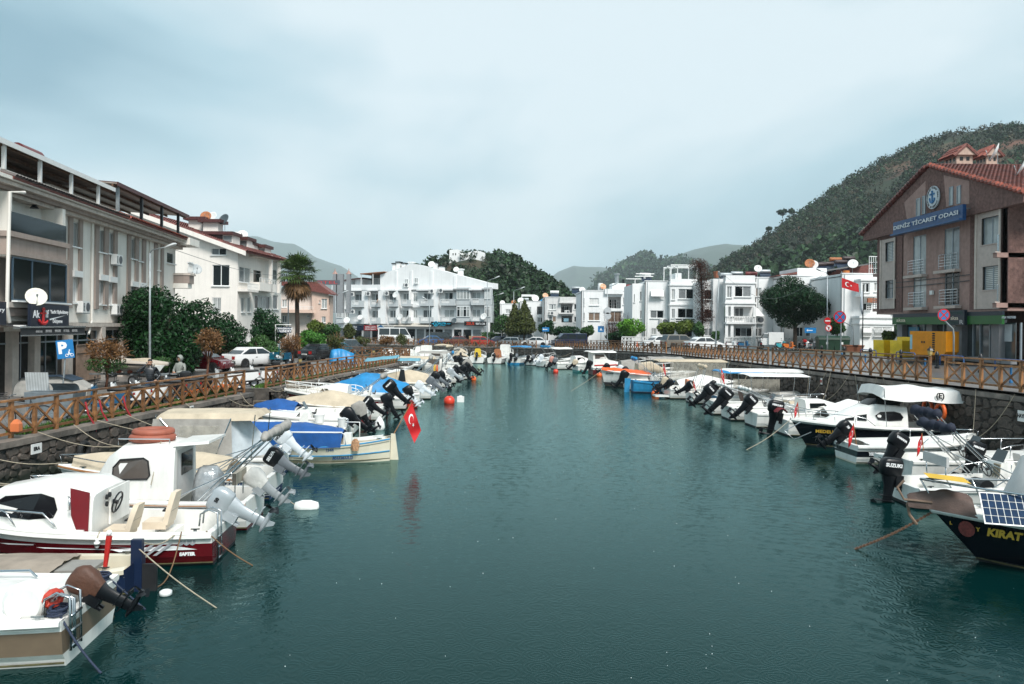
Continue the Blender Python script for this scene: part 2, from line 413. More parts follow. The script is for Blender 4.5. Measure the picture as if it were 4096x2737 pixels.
fence('brown timber fence at the head of the harbour behind the parked cars', [(-42, 131.2, 1.23), (-28, 129.4, 1.23), (-3.2, 116.4, 1.23), (3.4, 107.8, 1.4)], 4)
fence('brown timber fence beside the navy van at the corner of the harbour', [(5.9, 105.0, 1.46 + .13), (9.9, 90.2, 1.7 + .13), (15.0, 75.3, 1.85 + .13)], 5)
fence('brown timber fence of the right quay in front of the scooters', [(15.15, 73.4, 1.86 + .13), (15.8, 54, 2.08 + .13), (16.05, 48.5, 2.13 + .13)], 6)
fence('brown timber fence of the right quay before the generator', [(16.1, 47.8, 2.13 + .13), (16.6, 40, 2.2 + .13), (16.95, 31.4, 2.26 + .13)], 7)
fence('brown timber fence of the right quay under the chamber building', [(16.6, 29.6, 2.31 + .13), (17.1, 26, 2.32 + .13), (17.45, 15, 2.36 + .13)], 8)
# ------------------------------------------------------------------ building toolkit
PL_W = mk('white_plaster', (.82, .82, .81), .8, var=.06, scale=.5, streak=.09, bump=.15, bscale=8)
PL_G = mk('grey_plaster', (.52, .545, .55), .8, var=.06, scale=.8, streak=.12)
PL_L1 = mk('sand_plaster', (.78, .74, .675), .85, var=.07, scale=.7, streak=.1, bump=.15)
TAUPE = mk('taupe_plaster', (.33, .265, .23), .85, var=.12, scale=1, streak=.2)
PL_L2 = mk('warm_white_plaster', (.80, .75, .69), .85, var=.05, scale=.6, streak=.1)
PINK = mk('peach_plaster', (.66, .48, .39), .85, var=.06, streak=.1)
PINK2 = mk('pale_peach_plaster', (.74, .63, .56), .85, var=.06, streak=.1)
BROWN = mk('brown_render', (.18, .10, .084), .9, var=.4, scale=5, bump=.8, bscale=25, streak=.25)
BROWN2 = mk('taupe_render', (.37, .235, .20), .9, var=.15, scale=3, bump=.3, streak=.2)
BEIGE = mk('beige_render', (.52, .43, .38), .9, var=.1, bump=.3)
TILE = mk('clay_tile', (.21, .052, .032), .5, var=.3, scale=6, orand=.35, island=.35)
TILE_D = mk('dark_clay_tile', (.16, .05, .04), .6, var=.4, scale=5, island=.3)
DBROWN = mk('dark_brown_trim', (.075, .022, .02), .5, var=.3)
UPVC = mk('white_window_frame', (.78, .79, .78), .4, var=.03)
ALU = mk('grey_window_frame', (.30, .34, .37), .4, .3)
CURT = mk('curtain_behind_glass', (.22, .235, .24), .12, var=.25, scale=2, spec=.6, wave=(2.6, 'X', .35, 2.), orand=.3)
CURT2 = mk('pale_curtain_behind_glass', (.42, .44, .43), .15, var=.15, scale=1.5, wave=(2.2, 'X', .25, 1.5), orand=.2)
SHUT = mk('roller_shutter', (.74, .74, .72), .5, wave=(5.5, 'Z', .25))
BLIND = mk('striped_blind', (.66, .66, .63), .5, wave=(2.6, 'Z', .7))
SHADE = mk('brown_sun_shade', (.20, .14, .10), .7)
DARK = mk('dark_interior', (.010, .012, .013), .6)
TERR = mk('cornice_grey', (.25, .26, .26), .7, var=.2)
RUST = mk('rusty_dish', (.36, .13, .05), .7, var=.4, scale=5)
DISHW = mk('dish_paint', (.72, .72, .70), .4, var=.06)
DISHD = mk('dark_dish', (.06, .08, .09), .5)
WINM = {'dark': GLASS, 'curt': CURT, 'pale': CURT2, 'shut': SHUT, 'blind': BLIND, 'shade': SHADE}
def Z(ox, oy, k): return lambda x, y: (ox + x / k, oy + y / k)
class Bld:
 def __init__(s, name, label, A, U, z0, cat='building'):
  s.A = Vector((A[0], A[1], z0)); u = Vector((U[0], U[1], 0)).normalized(); s.U = u; s.n = Vector((-u.y, u.x, 0))
  s.r = thing(name, label, cat, s.A, math.atan2(u.y, u.x)); s.z0 = z0; s.zf = lambda x, y: (x, y)
 def px(s, x, y, off=0.):
  x, y = s.zf(x, y); u, v = uv(x, y); D = Vector((u / F, 1, -v / F)); cam_ = Vector((0, 0, EYE))
  t = ((s.A - cam_).dot(s.n) + off) / D.dot(s.n); p = cam_ + D * t
  return (p - s.A).dot(s.U), p.z - s.z0
 def rect(s, x0, y0, x1, y1, off=0.):
  a, zt = s.px(x0, y0, off); b, zb = s.px(x1, y1, off); return (min(a, b), max(a, b), min(zb, zt), max(zb, zt))
 def wall(s, name, m, s0, s1, z0, z1, holes=(), y=0., rev=.16, parent=None):
  hs = [(max(a, s0), min(b, s1), max(c, z0), min(d, z1)) for a, b, c, d in holes if a < s1 and b > s0 and c < z1 and d > z0]
  X = sorted({s0, s1, *[h[0] for h in hs], *[h[1] for h in hs]}); Zs = sorted({z0, z1, *[h[2] for h in hs], *[h[3] for h in hs]})
  mb = MB()
  for i in range(len(X) - 1):
   for j in range(len(Zs) - 1):
    cx, cz = (X[i] + X[i + 1]) / 2, (Zs[j] + Zs[j + 1]) / 2
    if any(a < cx < b and c < cz < d for a, b, c, d in hs): continue
    mb.add([(X[i], y, Zs[j]), (X[i + 1], y, Zs[j]), (X[i + 1], y, Zs[j + 1]), (X[i], y, Zs[j + 1])], [(0, 1, 2, 3)])
  for a, b, c, d in hs:
   q = [(a, c), (b, c), (b, d), (a, d)]
   for k in range(4):
    (p, r_), (p2, r2) = q[k], q[(k + 1) % 4]
    mb.add([(p, y, r_), (p2, y, r2), (p2, y + rev, r2), (p, y + rev, r_)], [(0, 3, 2, 1)])
  return mb.build(name, m, parent or s.r)
 def box(s, name, m, s0, s1, y0, y1, z0, z1, parent=None): return MB().box(s0, y0, z0, s1, y1, z1).build(name, m, parent or s.r)
 def poly(s, name, m, pts, y0, y1, parent=None):
  return MB().prism(pts, lambda a, b: (a, y0, b), lambda a, b: (a, y1, b)).build(name, m, parent or s.r)
 def window(s, rc, style='dark', y=.10, n=2, fm=None, sill=True, w=.06, hbar=None, bars=False, rail=False):
  a, b, c, d = rc; mb = MB(); fm = fm or UPVC; w = min(w, (b - a) * .12)
  for q in ((a, a + w, c, d), (b - w, b, c, d), (a + w, b - w, c, c + w), (a + w, b - w, d - w, d)): mb.box(q[0], y - .02, q[2], q[1], y + .05, q[3])
  for i in range(1, n):
   x = lerp(a, b, i / n); mb.box(x - w * .55, y - .015, c + w, x + w * .55, y + .05, d - w)
  if hbar:
   z = lerp(c, d, hbar); mb.box(a + w, y - .012, z - w * .5, b - w, y + .05, z + w * .5)
  o = mb.build('window', fm, s.r)
  for i in range(n):
   x0, x1 = lerp(a, b, i / n), lerp(a, b, (i + 1) / n); m = WINM[style if not isinstance(style, (list, tuple)) else style[i % len(style)]]
   MB().box(x0 + .01, y + .02, c + .01, x1 - .01, y + .035, d - .01).build('pane', m, o)
  if sill: MB().box(a - .06, y - .24, c - .07, b + .06, y, c - .005).build('sill', UPVC if not sill == 2 else BEIGE, o)
  if bars:
   mb = MB(); k = max(3, int((b - a) / .16))
   for i in range(k + 1): x = lerp(a, b, i / k); mb.box(x - .012, y - .16, c, x + .012, y - .135, d)
   for z in (c + .08, d - .08): mb.box(a, y - .165, z, b, y - .14, z + .025)
   mb.build('window_bars', WPAINT, o)
  return o
 def balus(s, s0, s1, z0, h, y, m=None, dx=.2, rail=True):
  m = m or WPAINT; key = ('bal', round(h, 1), m.name)
  if key not in TXT: TXT[key] = MB().lathe([(.05, 0), (.03, .1 * h), (.065, .35 * h), (.028, .7 * h), (.055, h)], 7).mesh('baluster', m, True)
  par = s.box('balustrade', m, s0, s1, y - .07, y + .07, z0 + h, z0 + h + .09)
  k = max(2, int((s1 - s0) / dx))
  for i in range(k): obj('baluster', TXT[key], par, Matrix.Translation((lerp(s0, s1, (i + .5) / k), y, z0)))
  return par
 def railing(s, s0, s1, z0, h, y, m=None, nh=4, posts=4, r=.018, name='railing'):
  m = m or STEEL; mb = MB()
  for i in range(posts): x = lerp(s0, s1, i / (posts - 1)); mb.tube([(x, y, z0), (x, y, z0 + h)], r * 1.2, 5)
  for i in range(nh): z = z0 + h * (i + 1) / nh - .01; mb.tube([(s0, y, z), (s1, y, z)], r if i < nh - 1 else r * 1.5, 5)
  return mb.build(name, m, s.r)
 def ac(s, sx, z, y=0., w=.85, h=.6):
  o = s.box('air_conditioner', WPAINT, sx - w / 2, sx + w / 2, y - .38, y - .06, z, z + h)
  MB().lathe([(h * .38, 0), (h * .38, -.02), (h * .30, -.025), (.02, -.02)], 12, (sx + w * .17, y - .385, z + h / 2), 'Y').build('fan_grille', mk('fan_grille', (.09, .1, .11), .5), o)
  mb = MB()
  for i in range(6): mb.box(sx - w * .45, y - .392, z + h * (.15 + .12 * i), sx - w * .24, y - .382, z + h * (.2 + .12 * i))
  mb.build('vent_slots', BLACK, o); MB().box(sx - w * .45, y - .4, z - .06, sx + w * .45, y, z - .02).build('bracket', GALV, o)
  return o
 def dish(s, sx, y, z, r=.45, yaw=0., m=None, pole=.5, up=25):
  m = m or DISHW; mb = MB(); mb.lathe([(.01, 0), (r * .5, -.06 * r), (r * .8, -.16 * r), (r, -.25 * r), (r, -.23 * r), (r * .5, -.035 * r), (.01, .02)], 18, (0, 0, 0), 'Y')
  M = Matrix.Translation((sx, y, z)) @ Matrix.Rotation(R(yaw), 4, 'Z') @ Matrix.Rotation(R(-up), 4, 'X')
  o = mb.build('satellite_dish', m, s.r, True, M)
  MB().tube([(0, -.2 * r, -r * .9), (0, -r * .9, -r * .2)], .015, 5).tube([(0, -r * .82, -r * .25), (0, -r * 1.0, -r * .1)], .04, 6).build('feed_arm', GALV, o)
  MB().tube([(sx, y + .08, z), (sx, y + .12, z - pole)], .03, 6).build('dish_pole', GALV, s.r)
  return o
 def solar(s, sx, y, z, yaw=0., m=None, L=1.6):
  m = m or GALV
  o = MB().lathe([(.02, -L / 2), (.24, -L / 2 + .02), (.27, -L / 2 + .08), (.27, L / 2 - .08), (.24, L / 2 - .02), (.02, L / 2)], 12, (0, 0, 1.05), 'X').build('solar_water_tank', m, s.r, 40, Matrix.Translation((sx, y, z)) @ Matrix.Rotation(R(yaw), 4, 'Z'))
  mb = MB()
  for x in (-L * .35, L * .35): mb.bar((x, -.9, 0), (x, .1, .95), .04); mb.bar((x, .1, 0), (x, .1, .85), .04)
  mb.build('tank_stand', GALV, o)
  MB().add([(-L * .45, -1, .06), (L * .45, -1, .06), (L * .45, -.05, .86), (-L * .45, -.05, .86), (-L * .45, -.95, 0), (L * .45, -.95, 0), (L * .45, 0, .8), (-L * .45, 0, .8)], [(0, 1, 2, 3), (7, 6, 5, 4), (0, 4, 5, 1), (2, 6, 7, 3), (1, 5, 6, 2), (0, 3, 7, 4)]).build('collector', mk('collector_glass', (.02, .03, .05), .1), o)
 def sign(s, rc, m, y=-.15, t=.12):
  return s.box('signboard', m, rc[0], rc[1], y - t, y, rc[2], rc[3])
 def text(s, body, rc, m, y, parent=None, bold=.0, fill=.92):
  """lettering stretched into a rectangle"""
  o = txt(body, 1., parent or s.r, None, m, bold); b = o.data; xs = [v.co.x for v in b.vertices]; ys = [v.co.y for v in b.vertices]
  w, h = max(xs) - min(xs), max(ys) - min(ys); a, c, d, e = rc
  cx, cy = (max(xs) + min(xs)) / 2, (max(ys) + min(ys)) / 2
  b.transform(Matrix.Diagonal(((c - a) * fill / w, (e - d) * fill / h, 1, 1)) @ Matrix.Translation((-cx, -cy, 0)))
  o.matrix_local = fr(((a + c) / 2, y, (d + e) / 2), (1, 0, 0)); return o
def tiled(bld, name, p00, p10, p01, n_max=300, tw=.24, tl=.38, m=None, parent=None):
 """barrel tiles over the parallelogram p00 (eave corner), p10 (other eave corner), p01 (ridge corner)"""
 m = m or TILE
 p00, p10, p01 = Vector(p00), Vector(p10), Vector(p01); ex, ey = p10 - p00, p01 - p00
 nx, ny = max(1, int(ex.length / tw)), max(1, int(ey.length / tl)); x, y = ex.normalized(), ey.normalized(); z = x.cross(y)
 k = 5; mb = MB(); rr = ex.length / nx * .56
 ring = lambda yy, s_, h: [(math.cos(math.pi * j / k) * rr * s_, yy, math.sin(math.pi * j / k) * rr * s_ * .8 + h) for j in range(k + 1)]
 mb.loft([ring(-.03, 1.0, .03), ring(ey.length / ny * 1.05, .88, .0)], wrap=False, cap=False); me = mb.mesh('tile', m, True)
 Rm = Matrix((x, y, z)).transposed().to_4x4(); rest = MB(); c = 0
 base = MB().add([p00, p10, p10 + ey, p01, p00 - z * .1, p10 - z * .1, p10 + ey - z * .1, p01 - z * .1], [(0, 1, 2, 3), (4, 7, 6, 5), (0, 4, 5, 1), (1, 5, 6, 2), (2, 6, 7, 3), (3, 7, 4, 0)]).build(name, TILE_D, parent or bld.r)
 vs = [v.co.copy() for v in me.vertices]; fs = [tuple(p.vertices) for p in me.polygons]
 for j in range(ny):
  for i in range(nx):
   M = Matrix.Translation(p00 + ex * ((i + .5) / nx) + ey * (j / ny)) @ Rm
   if c < n_max: obj('tile', me, base, M); c += 1
   else: rest.add([M @ v for v in vs], fs)
 if rest.f: stuff(rest.build('tiles', m, base, True))
 return base

# ------------------------------------------------------------------ sand coloured corner building on the left quay
def bld_sand():
 b = Bld('apartment_building', 'sand coloured building with taupe pilasters, roof pergola and upholstery shop', (-23, 43.4), (-.115, .993), LZ)
 z1, z2 = Z(0, 500, 2.851), Z(0, 1000, 2.851); SL = mk('sand_ledge', (.55, .48, .42), .8, var=.15, streak=.2)
 b.zf = z2
 W = []
 sE = b.px(2000, 100)[0]; s0 = b.px(-160, 600)[0]; zc = b.px(1000, 830)[1]; b.zf = z1; zt = b.px(1380, 1130)[1] - .05
 b.zf = z2; bay1 = b.px(745, 300, -.8)[0]; bay0 = b.px(92, 300, -.8)[0]
 b.zf = z1
 for r_, st in (((808, 1090, 903, 1400), ['dark', 'pale']), ((1112, 1185, 1195, 1462), ['dark', 'pale']), ((1222, 1215, 1305, 1480), ['dark', 'pale']), ((1478, 1285, 1545, 1535), 'pale'), ((1565, 1312, 1615, 1560), 'pale'), ((1780, 1368, 1812, 1660), 'curt')): W.append((b.rect(*r_), st, 0))
 b.zf = z2
 for r_ in ((815, 300, 890, 605), (1118, 340, 1190, 625), (1226, 362, 1292, 628), (1480, 412, 1540, 605), (1570, 425, 1632, 610)): W.append((b.rect(*r_), 'shut', 1))
 door = b.rect(1905, 20, 1990, 165); W.append((door, 'dark', 2))
 top = zt
 b.wall('wall', PL_L1, bay1 - .2, sE, zc, top, [w[0] for w in W]); b.wall('wall', PL_L1, s0 - 2, bay0 + .2, zc, top, [])
 b.box('wall', PL_L1, s0 - 2, sE, .17, 10, 0, top)
 # ground floor: dark glazed shop fronts between pillars, doors, grille
 b.box('shop_front', GLASS, s0 - 2, sE - 6, -.06, .0, .1, zc - .25)
 mb = MB()
 for x in range(0, 24): q = s0 - 2 + x * 1.15; mb.box(q, -.1, .1, q + .06, -.065, zc - .3)
 mb.box(s0 - 2, -.1, 2.2, sE - 6, -.065, 2.27); mb.build('shop_frame', ALU, b.r)
 for x in (40, 300, 690, 1080, 1330): q = b.px(x, 1300)[0]; b.box('pillar', SL, q, q + .55, -.35, -.01, 0, zc - .2)
 b.box('shutter', SHUT, b.px(1470, 1300)[0], b.px(1600, 1300)[0], -.2, -.11, .1, 2.6)
 g = b.rect(760, 1080, 1035, 1480); mb = MB()
 for i in range(24): q = lerp(g[0], g[1], i / 23); mb.box(q - .02, -.5, .1, q + .02, -.46, g[3])
 for zz in (.15, 1.6, g[3] - .05): mb.box(g[0], -.52, zz, g[1], -.455, zz + .05)
 mb.build('window_grille', mk('rusty_grille', (.22, .16, .12), .8, var=.3), b.r)
 b.box('ledge', SL, s0 - 2, sE, -.35, -.005, zc - .22, zc - .02); b.box('ledge', TAUPE, s0 - 2, sE, -.2, -.006, zc - .42, zc - .222)
 for rc, st, k in W:
  if k == 1:
   b.window(rc, 'shut', n=1, w=.05); b.box('shutter_box', WPAINT, rc[0] - .12, rc[1] + .12, -.2, .1, rc[3] - .02, rc[3] + .3)
  else: b.window(rc, st, n=2 if k == 0 else 1, w=.05)
 # taupe pilasters
 for x0, x1 in ((765, 808), (885, 920), (1070, 1110), (1175, 1220), (1285, 1320), (1440, 1476), (1530, 1565), (1612, 1648), (1750, 1780), (1825, 1852)):
  b.zf = z2; a, c = b.px(x0, 400)[0], b.px(x1, 400)[0]; b.box('pilaster', TAUPE, a, c, -.1, -.004, zc + .75, top - .35)
 # stepped cornice, tiled edge and parapet
 for i, (yy, h) in enumerate(((.4, .16), (.62, .16), (.85, .16))): b.box('cornice', SL if i != 1 else TAUPE, s0 - 2, sE + .4, -yy, .16, top - .46 + i * .17, top - .46 + i * .17 + h)
 b.box('parapet', PL_L1, s0 - 2, sE + .4, -.98, .0, top + .07, top + .22)
 tiled(b, 'eave_tiles', (s0, -1.05, top + .2), (b.px(1250, 0)[0], -1.05, top + .2), (s0, -.5, top + .42), 120, .26, .5, mk('grey_tile', (.10, .085, .08), .7, island=.4, orand=.4))
 tiled(b, 'eave_tiles', (b.px(1260, 0)[0], -1.1, top + .2), (sE + .5, -1.1, top + .2), (b.px(1260, 0)[0], .3, top + .75), 120, .26, .42)
 # projecting bay with glazed upper balcony
 zb = [b.px(400, 120, -.8)[1], b.px(400, 590, -.8)[1], b.px(500, 760, -.8)[1]]
 b.zf = z1; zu = [b.px(400, 1320, -.8)[1], b.px(400, 1500, -.8)[1], b.px(400, 940, -.8)[1]]; b.zf = z2
 b.box('bay', PL_L1, bay0, bay1, -.8, .0, zb[0], zu[1] + .3); b.box('bay', TAUPE, bay0 - .01, bay1 + .01, -.83, -.02, zu[1] - .05, zu[0] + .1)
 b.box('bay_ledge', TAUPE, bay0 - .1, bay1 + .1, -.95, 0, zu[0] - .05, zu[0] + .17); b.box('bay_ledge', TAUPE, bay0 - .1, bay1 + .1, -.95, 0, zu[1] - .12, zu[1] + .08)
 b.box('balcony_glass', mk('black_glass', (.006, .01, .014), .06), bay0 + .02, bay1 - .02, -.84, -.80, zu[0] + .2, zu[0] + 1.0)
 b.box('back_wall', PL_L1, bay0, bay1, .5, .6, zu[0], top); b.box('window', GLASS, bay0 + 1.2, bay0 + 3, .44, .49, zu[0] + .2, zu[0] + 2.1); b.box('window', GLASS, bay0 + 3.8, bay1 - .8, .44, .49, zu[0] + .2, zu[0] + 2.0)
 MB().lathe([(.02, .6), (.03, .1), (.06, .08), (.2, -.12)], 10, (bay0 + 3.4, -.2, zu[0] + 1.7)).build('pendant_lamp', BLACK, b.r)
 for a, c in ((bay0, bay0 + .3), (bay1 - .3, bay1)): b.box('column', PL_L1, a, c, -.78, .5, zu[0] + .1, top - .4)
 b.window((bay0 + .15, bay1 - .1, zb[1], zb[0]), 'dark', y=-.9, n=3, fm=mk('dark_blue_frame', (.03, .06, .09), .4), hbar=None)
 b.box('bay', TAUPE, bay0, bay1, -.82, 0, zb[2], zb[1] - .06); b.box('bay_ledge', SL, bay0 - .1, bay1 + .1, -.92, 0, zb[1] - .3, zb[1] - .08)
 for i in range(3): b.box('corbel', PL_L1, bay0 + .3 + .3 * i, bay1 - .2, -.7 + .15 * i, -.02, zb[2] - .22 * (i + 1), zb[2] - .22 * i - .01)
 # far corner balcony
 b.zf = z2; s_a, s_b = sE - .4, b.px(2180, 300, -.9)[0]; zp = b.px(1950, 235, -.7)[1]; zl = b.px(1950, 390, -.7)[1]
 b.box('balcony', TAUPE, s_a, s_b, -1.1, 2.6, zl + .2, zp); b.box('balcony', PL_L1, s_a, s_b - .15, -1.0, 2.5, zl - .15, zl + .2); b.box('balcony_ledge', SL, s_a - .05, s_b + .1, -1.2, 2.7, zp - .14, zp - .02); b.balus(s_a, s_b, zp, .75, -1.0)
 b.box('roof_slab', PL_L1, sE - 1, s_b + .6, -1.3, 3, top - .2, top + .3); b.dish(s_b + .1, -1.2, zp + .35, .42, -60, mk('grey_dish', (.4, .43, .44), .5), .4)
 b.box('wall', PL_L1, sE - .02, s_b - 1.2, .3, 10, 0, top - .2)
 # rooftop pergola
 b.zf = z1
 y0, y1 = -.2, 6.5
 def roof(x0, x1, ya, yb, nm, mt, drop):
  a, za = b.px(x0, ya, -.3); c, zc_ = b.px(x1, yb, -.3); zz = (za + zc_) / 2
  MB().add([(a, -.5, zz), (c, -.5, zz), (c, 6.5, zz + drop), (a, 6.5, zz + drop), (a, -.5, zz + .07), (c, -.5, zz + .07), (c, 6.5, zz + drop + .07), (a, 6.5, zz + drop + .07)], [(3, 2, 1, 0), (4, 5, 6, 7), (0, 1, 5, 4), (1, 2, 6, 5), (2, 3, 7, 6), (3, 0, 4, 7)]).build(nm, mt, b.r)
  b.box('fascia', WPAINT if nm == 'pergola_roof' else DBROWN, a, c, -.56, -.505, zz - .1, zz + .12)
  k = max(3, int((c - a) / .3)); mb = MB()
  for i in range(k): q = lerp(a, c, (i + .5) / k); mb.bar((q, -.55, zz + .1), (q, 6.4, zz + drop + .1), .12, .05)
  stuff(mb.build('roof_ribs', mk('grey_sheet', (.12, .12, .12), .6) if nm == 'pergola_roof' else DBROWN, b.r))
  for i in range(6): q = lerp(-.3, 6.2, i / 5); mb = MB(); b.box('rafter', mk('rust_beam', (.13, .07, .04), .8, var=.4), a, c, q, q + .08, zz + drop * (q + .5) / 7 - .14, zz + drop * (q + .5) / 7 - .01)
  return a, c, zz
 a1, c1, zz1 = roof(-500, 1265, 40, 705, 'pergola_roof', mk('roof_underside', (.10, .06, .04), .8, var=.4), .5)
 zz1b = zz1
 a2, c2, zz2 = roof(1290, 2120, 720, 1010, 'terrace_roof', mk('roof_sheet_under', (.30, .25, .21), .6, var=.3), .4)
 for x in (33, 447, 805, 1115): q = b.px(x, 600, -.3)[0]; b.box('pergola_post', WPAINT, q - .07, q + .07, -.4, -.26, top + .6, zz1)
 for x in (1338, 1610, 1842, 2030): q = b.px(x, 900, -.3)[0]; b.box('pergola_post', GALV if x == 1338 else BLACK, q - .08, q + .08, -.4, -.24, top + .5, zz2)
 b.box('terrace_wall', mk('black_tarp_wall', (.014, .014, .015), .8), s0 - 2, b.px(1500, 0)[0], 3.2, 3.3, top + .2, zz1 - .7); b.box('attic', mk('dark_attic', (.05, .04, .035), .8, var=.4), b.px(560, 0)[0], b.px(1440, 0)[0], 2.2, 5.5, top, zz1 - 1.0)
 b.box('terrace_kerb', PL_L1, s0 - 2, b.px(1420, 0)[0], -.35, -.0, top + .45, top + .62)
 b.zf = z1; s_t, z_t = b.px(310, 290, 1.5); MB().lathe([(.02, -1), (.36, -.98), (.38, .98), (.02, 1)], 14, (s_t, 1.5, zz1 + .75), 'X').build('water_tank', mk('oxide_red_tank', (.13, .016, .015), .45, var=.25), b.r, 40)
 b.solar(b.px(230, 400, 4)[0], 4, top + 1.0, 60)
 # downpipes, units
 b.zf = z2
 for x, zz_ in ((1030, 0), (1695, 0)): q = b.px(x, 400)[0]; MB().tube([(q, -.09, top - .4), (q, -.09, zc + .1), (q - .9, -.3, zc - .6)], .055, 7).build('downpipe', PL_L1, b.r)
 q = bay0 - .15; MB().tube([(q + 1, -1., top - .3), (q, -.9, top - .45), (q, -.85, zc + .6), (q + .3, -.8, zc)], .07, 7).build('downpipe', PL_L1, b.r)
 for x, y in ((900, 715), (1285, 170), (1290, 735)): a, z_ = b.px(x, y); b.ac(a, z_)
 a, z_ = b.px(382, 545, -1.3); b.dish(a, -1.4, z_, .42, -58, mk('stained_dish', (.72, .69, .60), .5, col2=(.5, .28, .10), scale=3, c2lo=.6, c2hi=.68), .7)
 # signs
 rc = b.rect(345, 612, 780, 885, -1.5); NV = mk('navy_sign', (.006, .01, .024), .35); sg = b.sign(rc, NV, -1.4, .12)
 def sub(x0, y0, x1, y1): return (lerp(rc[0], rc[1], x0), lerp(rc[0], rc[1], x1), lerp(rc[3], rc[2], y1), lerp(rc[3], rc[2], y0))
 SW = mk('sign_white', (.85, .85, .85), .4, var=0); SR = mk('sign_red', (.6, .03, .03), .4, var=0)
 b.text('Ak', sub(.04, .25, .22, .6), SW, -1.53, sg, .02); b.text('if', sub(.36, .22, .45, .58), SW, -1.53, sg, .02); b.text('Yacht Upholstery', sub(.46, .22, .995, .45), SW, -1.53, sg, .015); b.text('Döşeme', sub(.54, .62, .82, .86), SW, -1.53, sg, .015)
 p_ = sub(.47, .45, .9, .68); b.poly('swoosh', SW, [(p_[0], p_[2]), (p_[0], p_[2] + .28 * (p_[3] - p_[2])), (p_[1], p_[3])], -1.53, -1.525, sg)
 an = sub(.18, .14, .42, .86); cx = (an[0] + an[1]) / 2; w = an[1] - an[0]; h = an[3] - an[2]; mb = MB()
 mb.box(cx - w * .09, -1.56, an[2] + .1 * h, cx + w * .09, -1.53, an[2] + .82 * h); mb.box(cx - w * .28, -1.56, an[2] + .62 * h, cx + w * .28, -1.53, an[2] + .7 * h)
 mb.tube([(cx + .1 * w * math.cos(t_), -1.545, an[2] + .9 * h + .07 * h * math.sin(t_)) for t_ in [i * .63 for i in range(10)]], .03, 5, True)
 mb.tube([(cx + .46 * w * math.cos(t_), -1.545, an[2] + .34 * h + .3 * h * math.sin(t_)) for t_ in [3.3 + i * .295 for i in range(10)]], [.03, .05, .06, .07, .08, .08, .07, .06, .05, .03], 5); mb.build('anchor_emblem', SR, sg)
 aw = b.rect(230, 885, 965, 958, -1.9); am = MB(); am.add([(aw[0], -.4, aw[3] + .15), (aw[1], -.4, aw[3] + .15), (aw[1], -1.9, aw[3]), (aw[0], -1.9, aw[3]), (aw[0], -1.92, aw[2]), (aw[1], -1.92, aw[2])], [(0, 1, 2, 3), (3, 2, 5, 4)])
 ao = am.build('awning', mk('awning_black', (.02, .02, .022), .7), b.r); b.box('awning_edge', STEEL, aw[0], aw[1], -1.96, -1.9, aw[3] - .02, aw[3] + .05, ao); b.box('awning_edge', STEEL, aw[0], aw[1], -1.95, -1.925, aw[2] - .03, aw[2] + .02, ao)
 for i, t_ in enumerate(('BİMİNİ TOPS', 'SPRAY HOODS', 'WINTER COVERS', 'MATTRESSES', 'DINGHY COVERS')):
  a = lerp(aw[0], aw[1], .2 + .14 * i); b.text(t_, (a, a + (aw[1] - aw[0]) * .1, aw[2] + .3 * (aw[3] - aw[2]), aw[2] + .7 * (aw[3] - aw[2])), mk('sign_grey', (.4, .4, .4), .5), -1.93, ao)
 r2 = b.rect(-330, 570, 70, 855, -1.2); s2 = b.sign(r2, NV, -1.1, .1); b.text('Upholstery', (r2[0] + .3, r2[1] - .05, lerp(r2[2], r2[3], .5), lerp(r2[2], r2[3], .75)), SW, -1.21, s2, .015)
 MB().box(-.1, -.3, -.08, .1, .1, .08).build('security_camera', WPAINT, b.r, False, Matrix.Translation((b.px(195, 880, -1.5)[0], -1.5, b.px(195, 880, -1.5)[1])))
 return b
bld_sand()

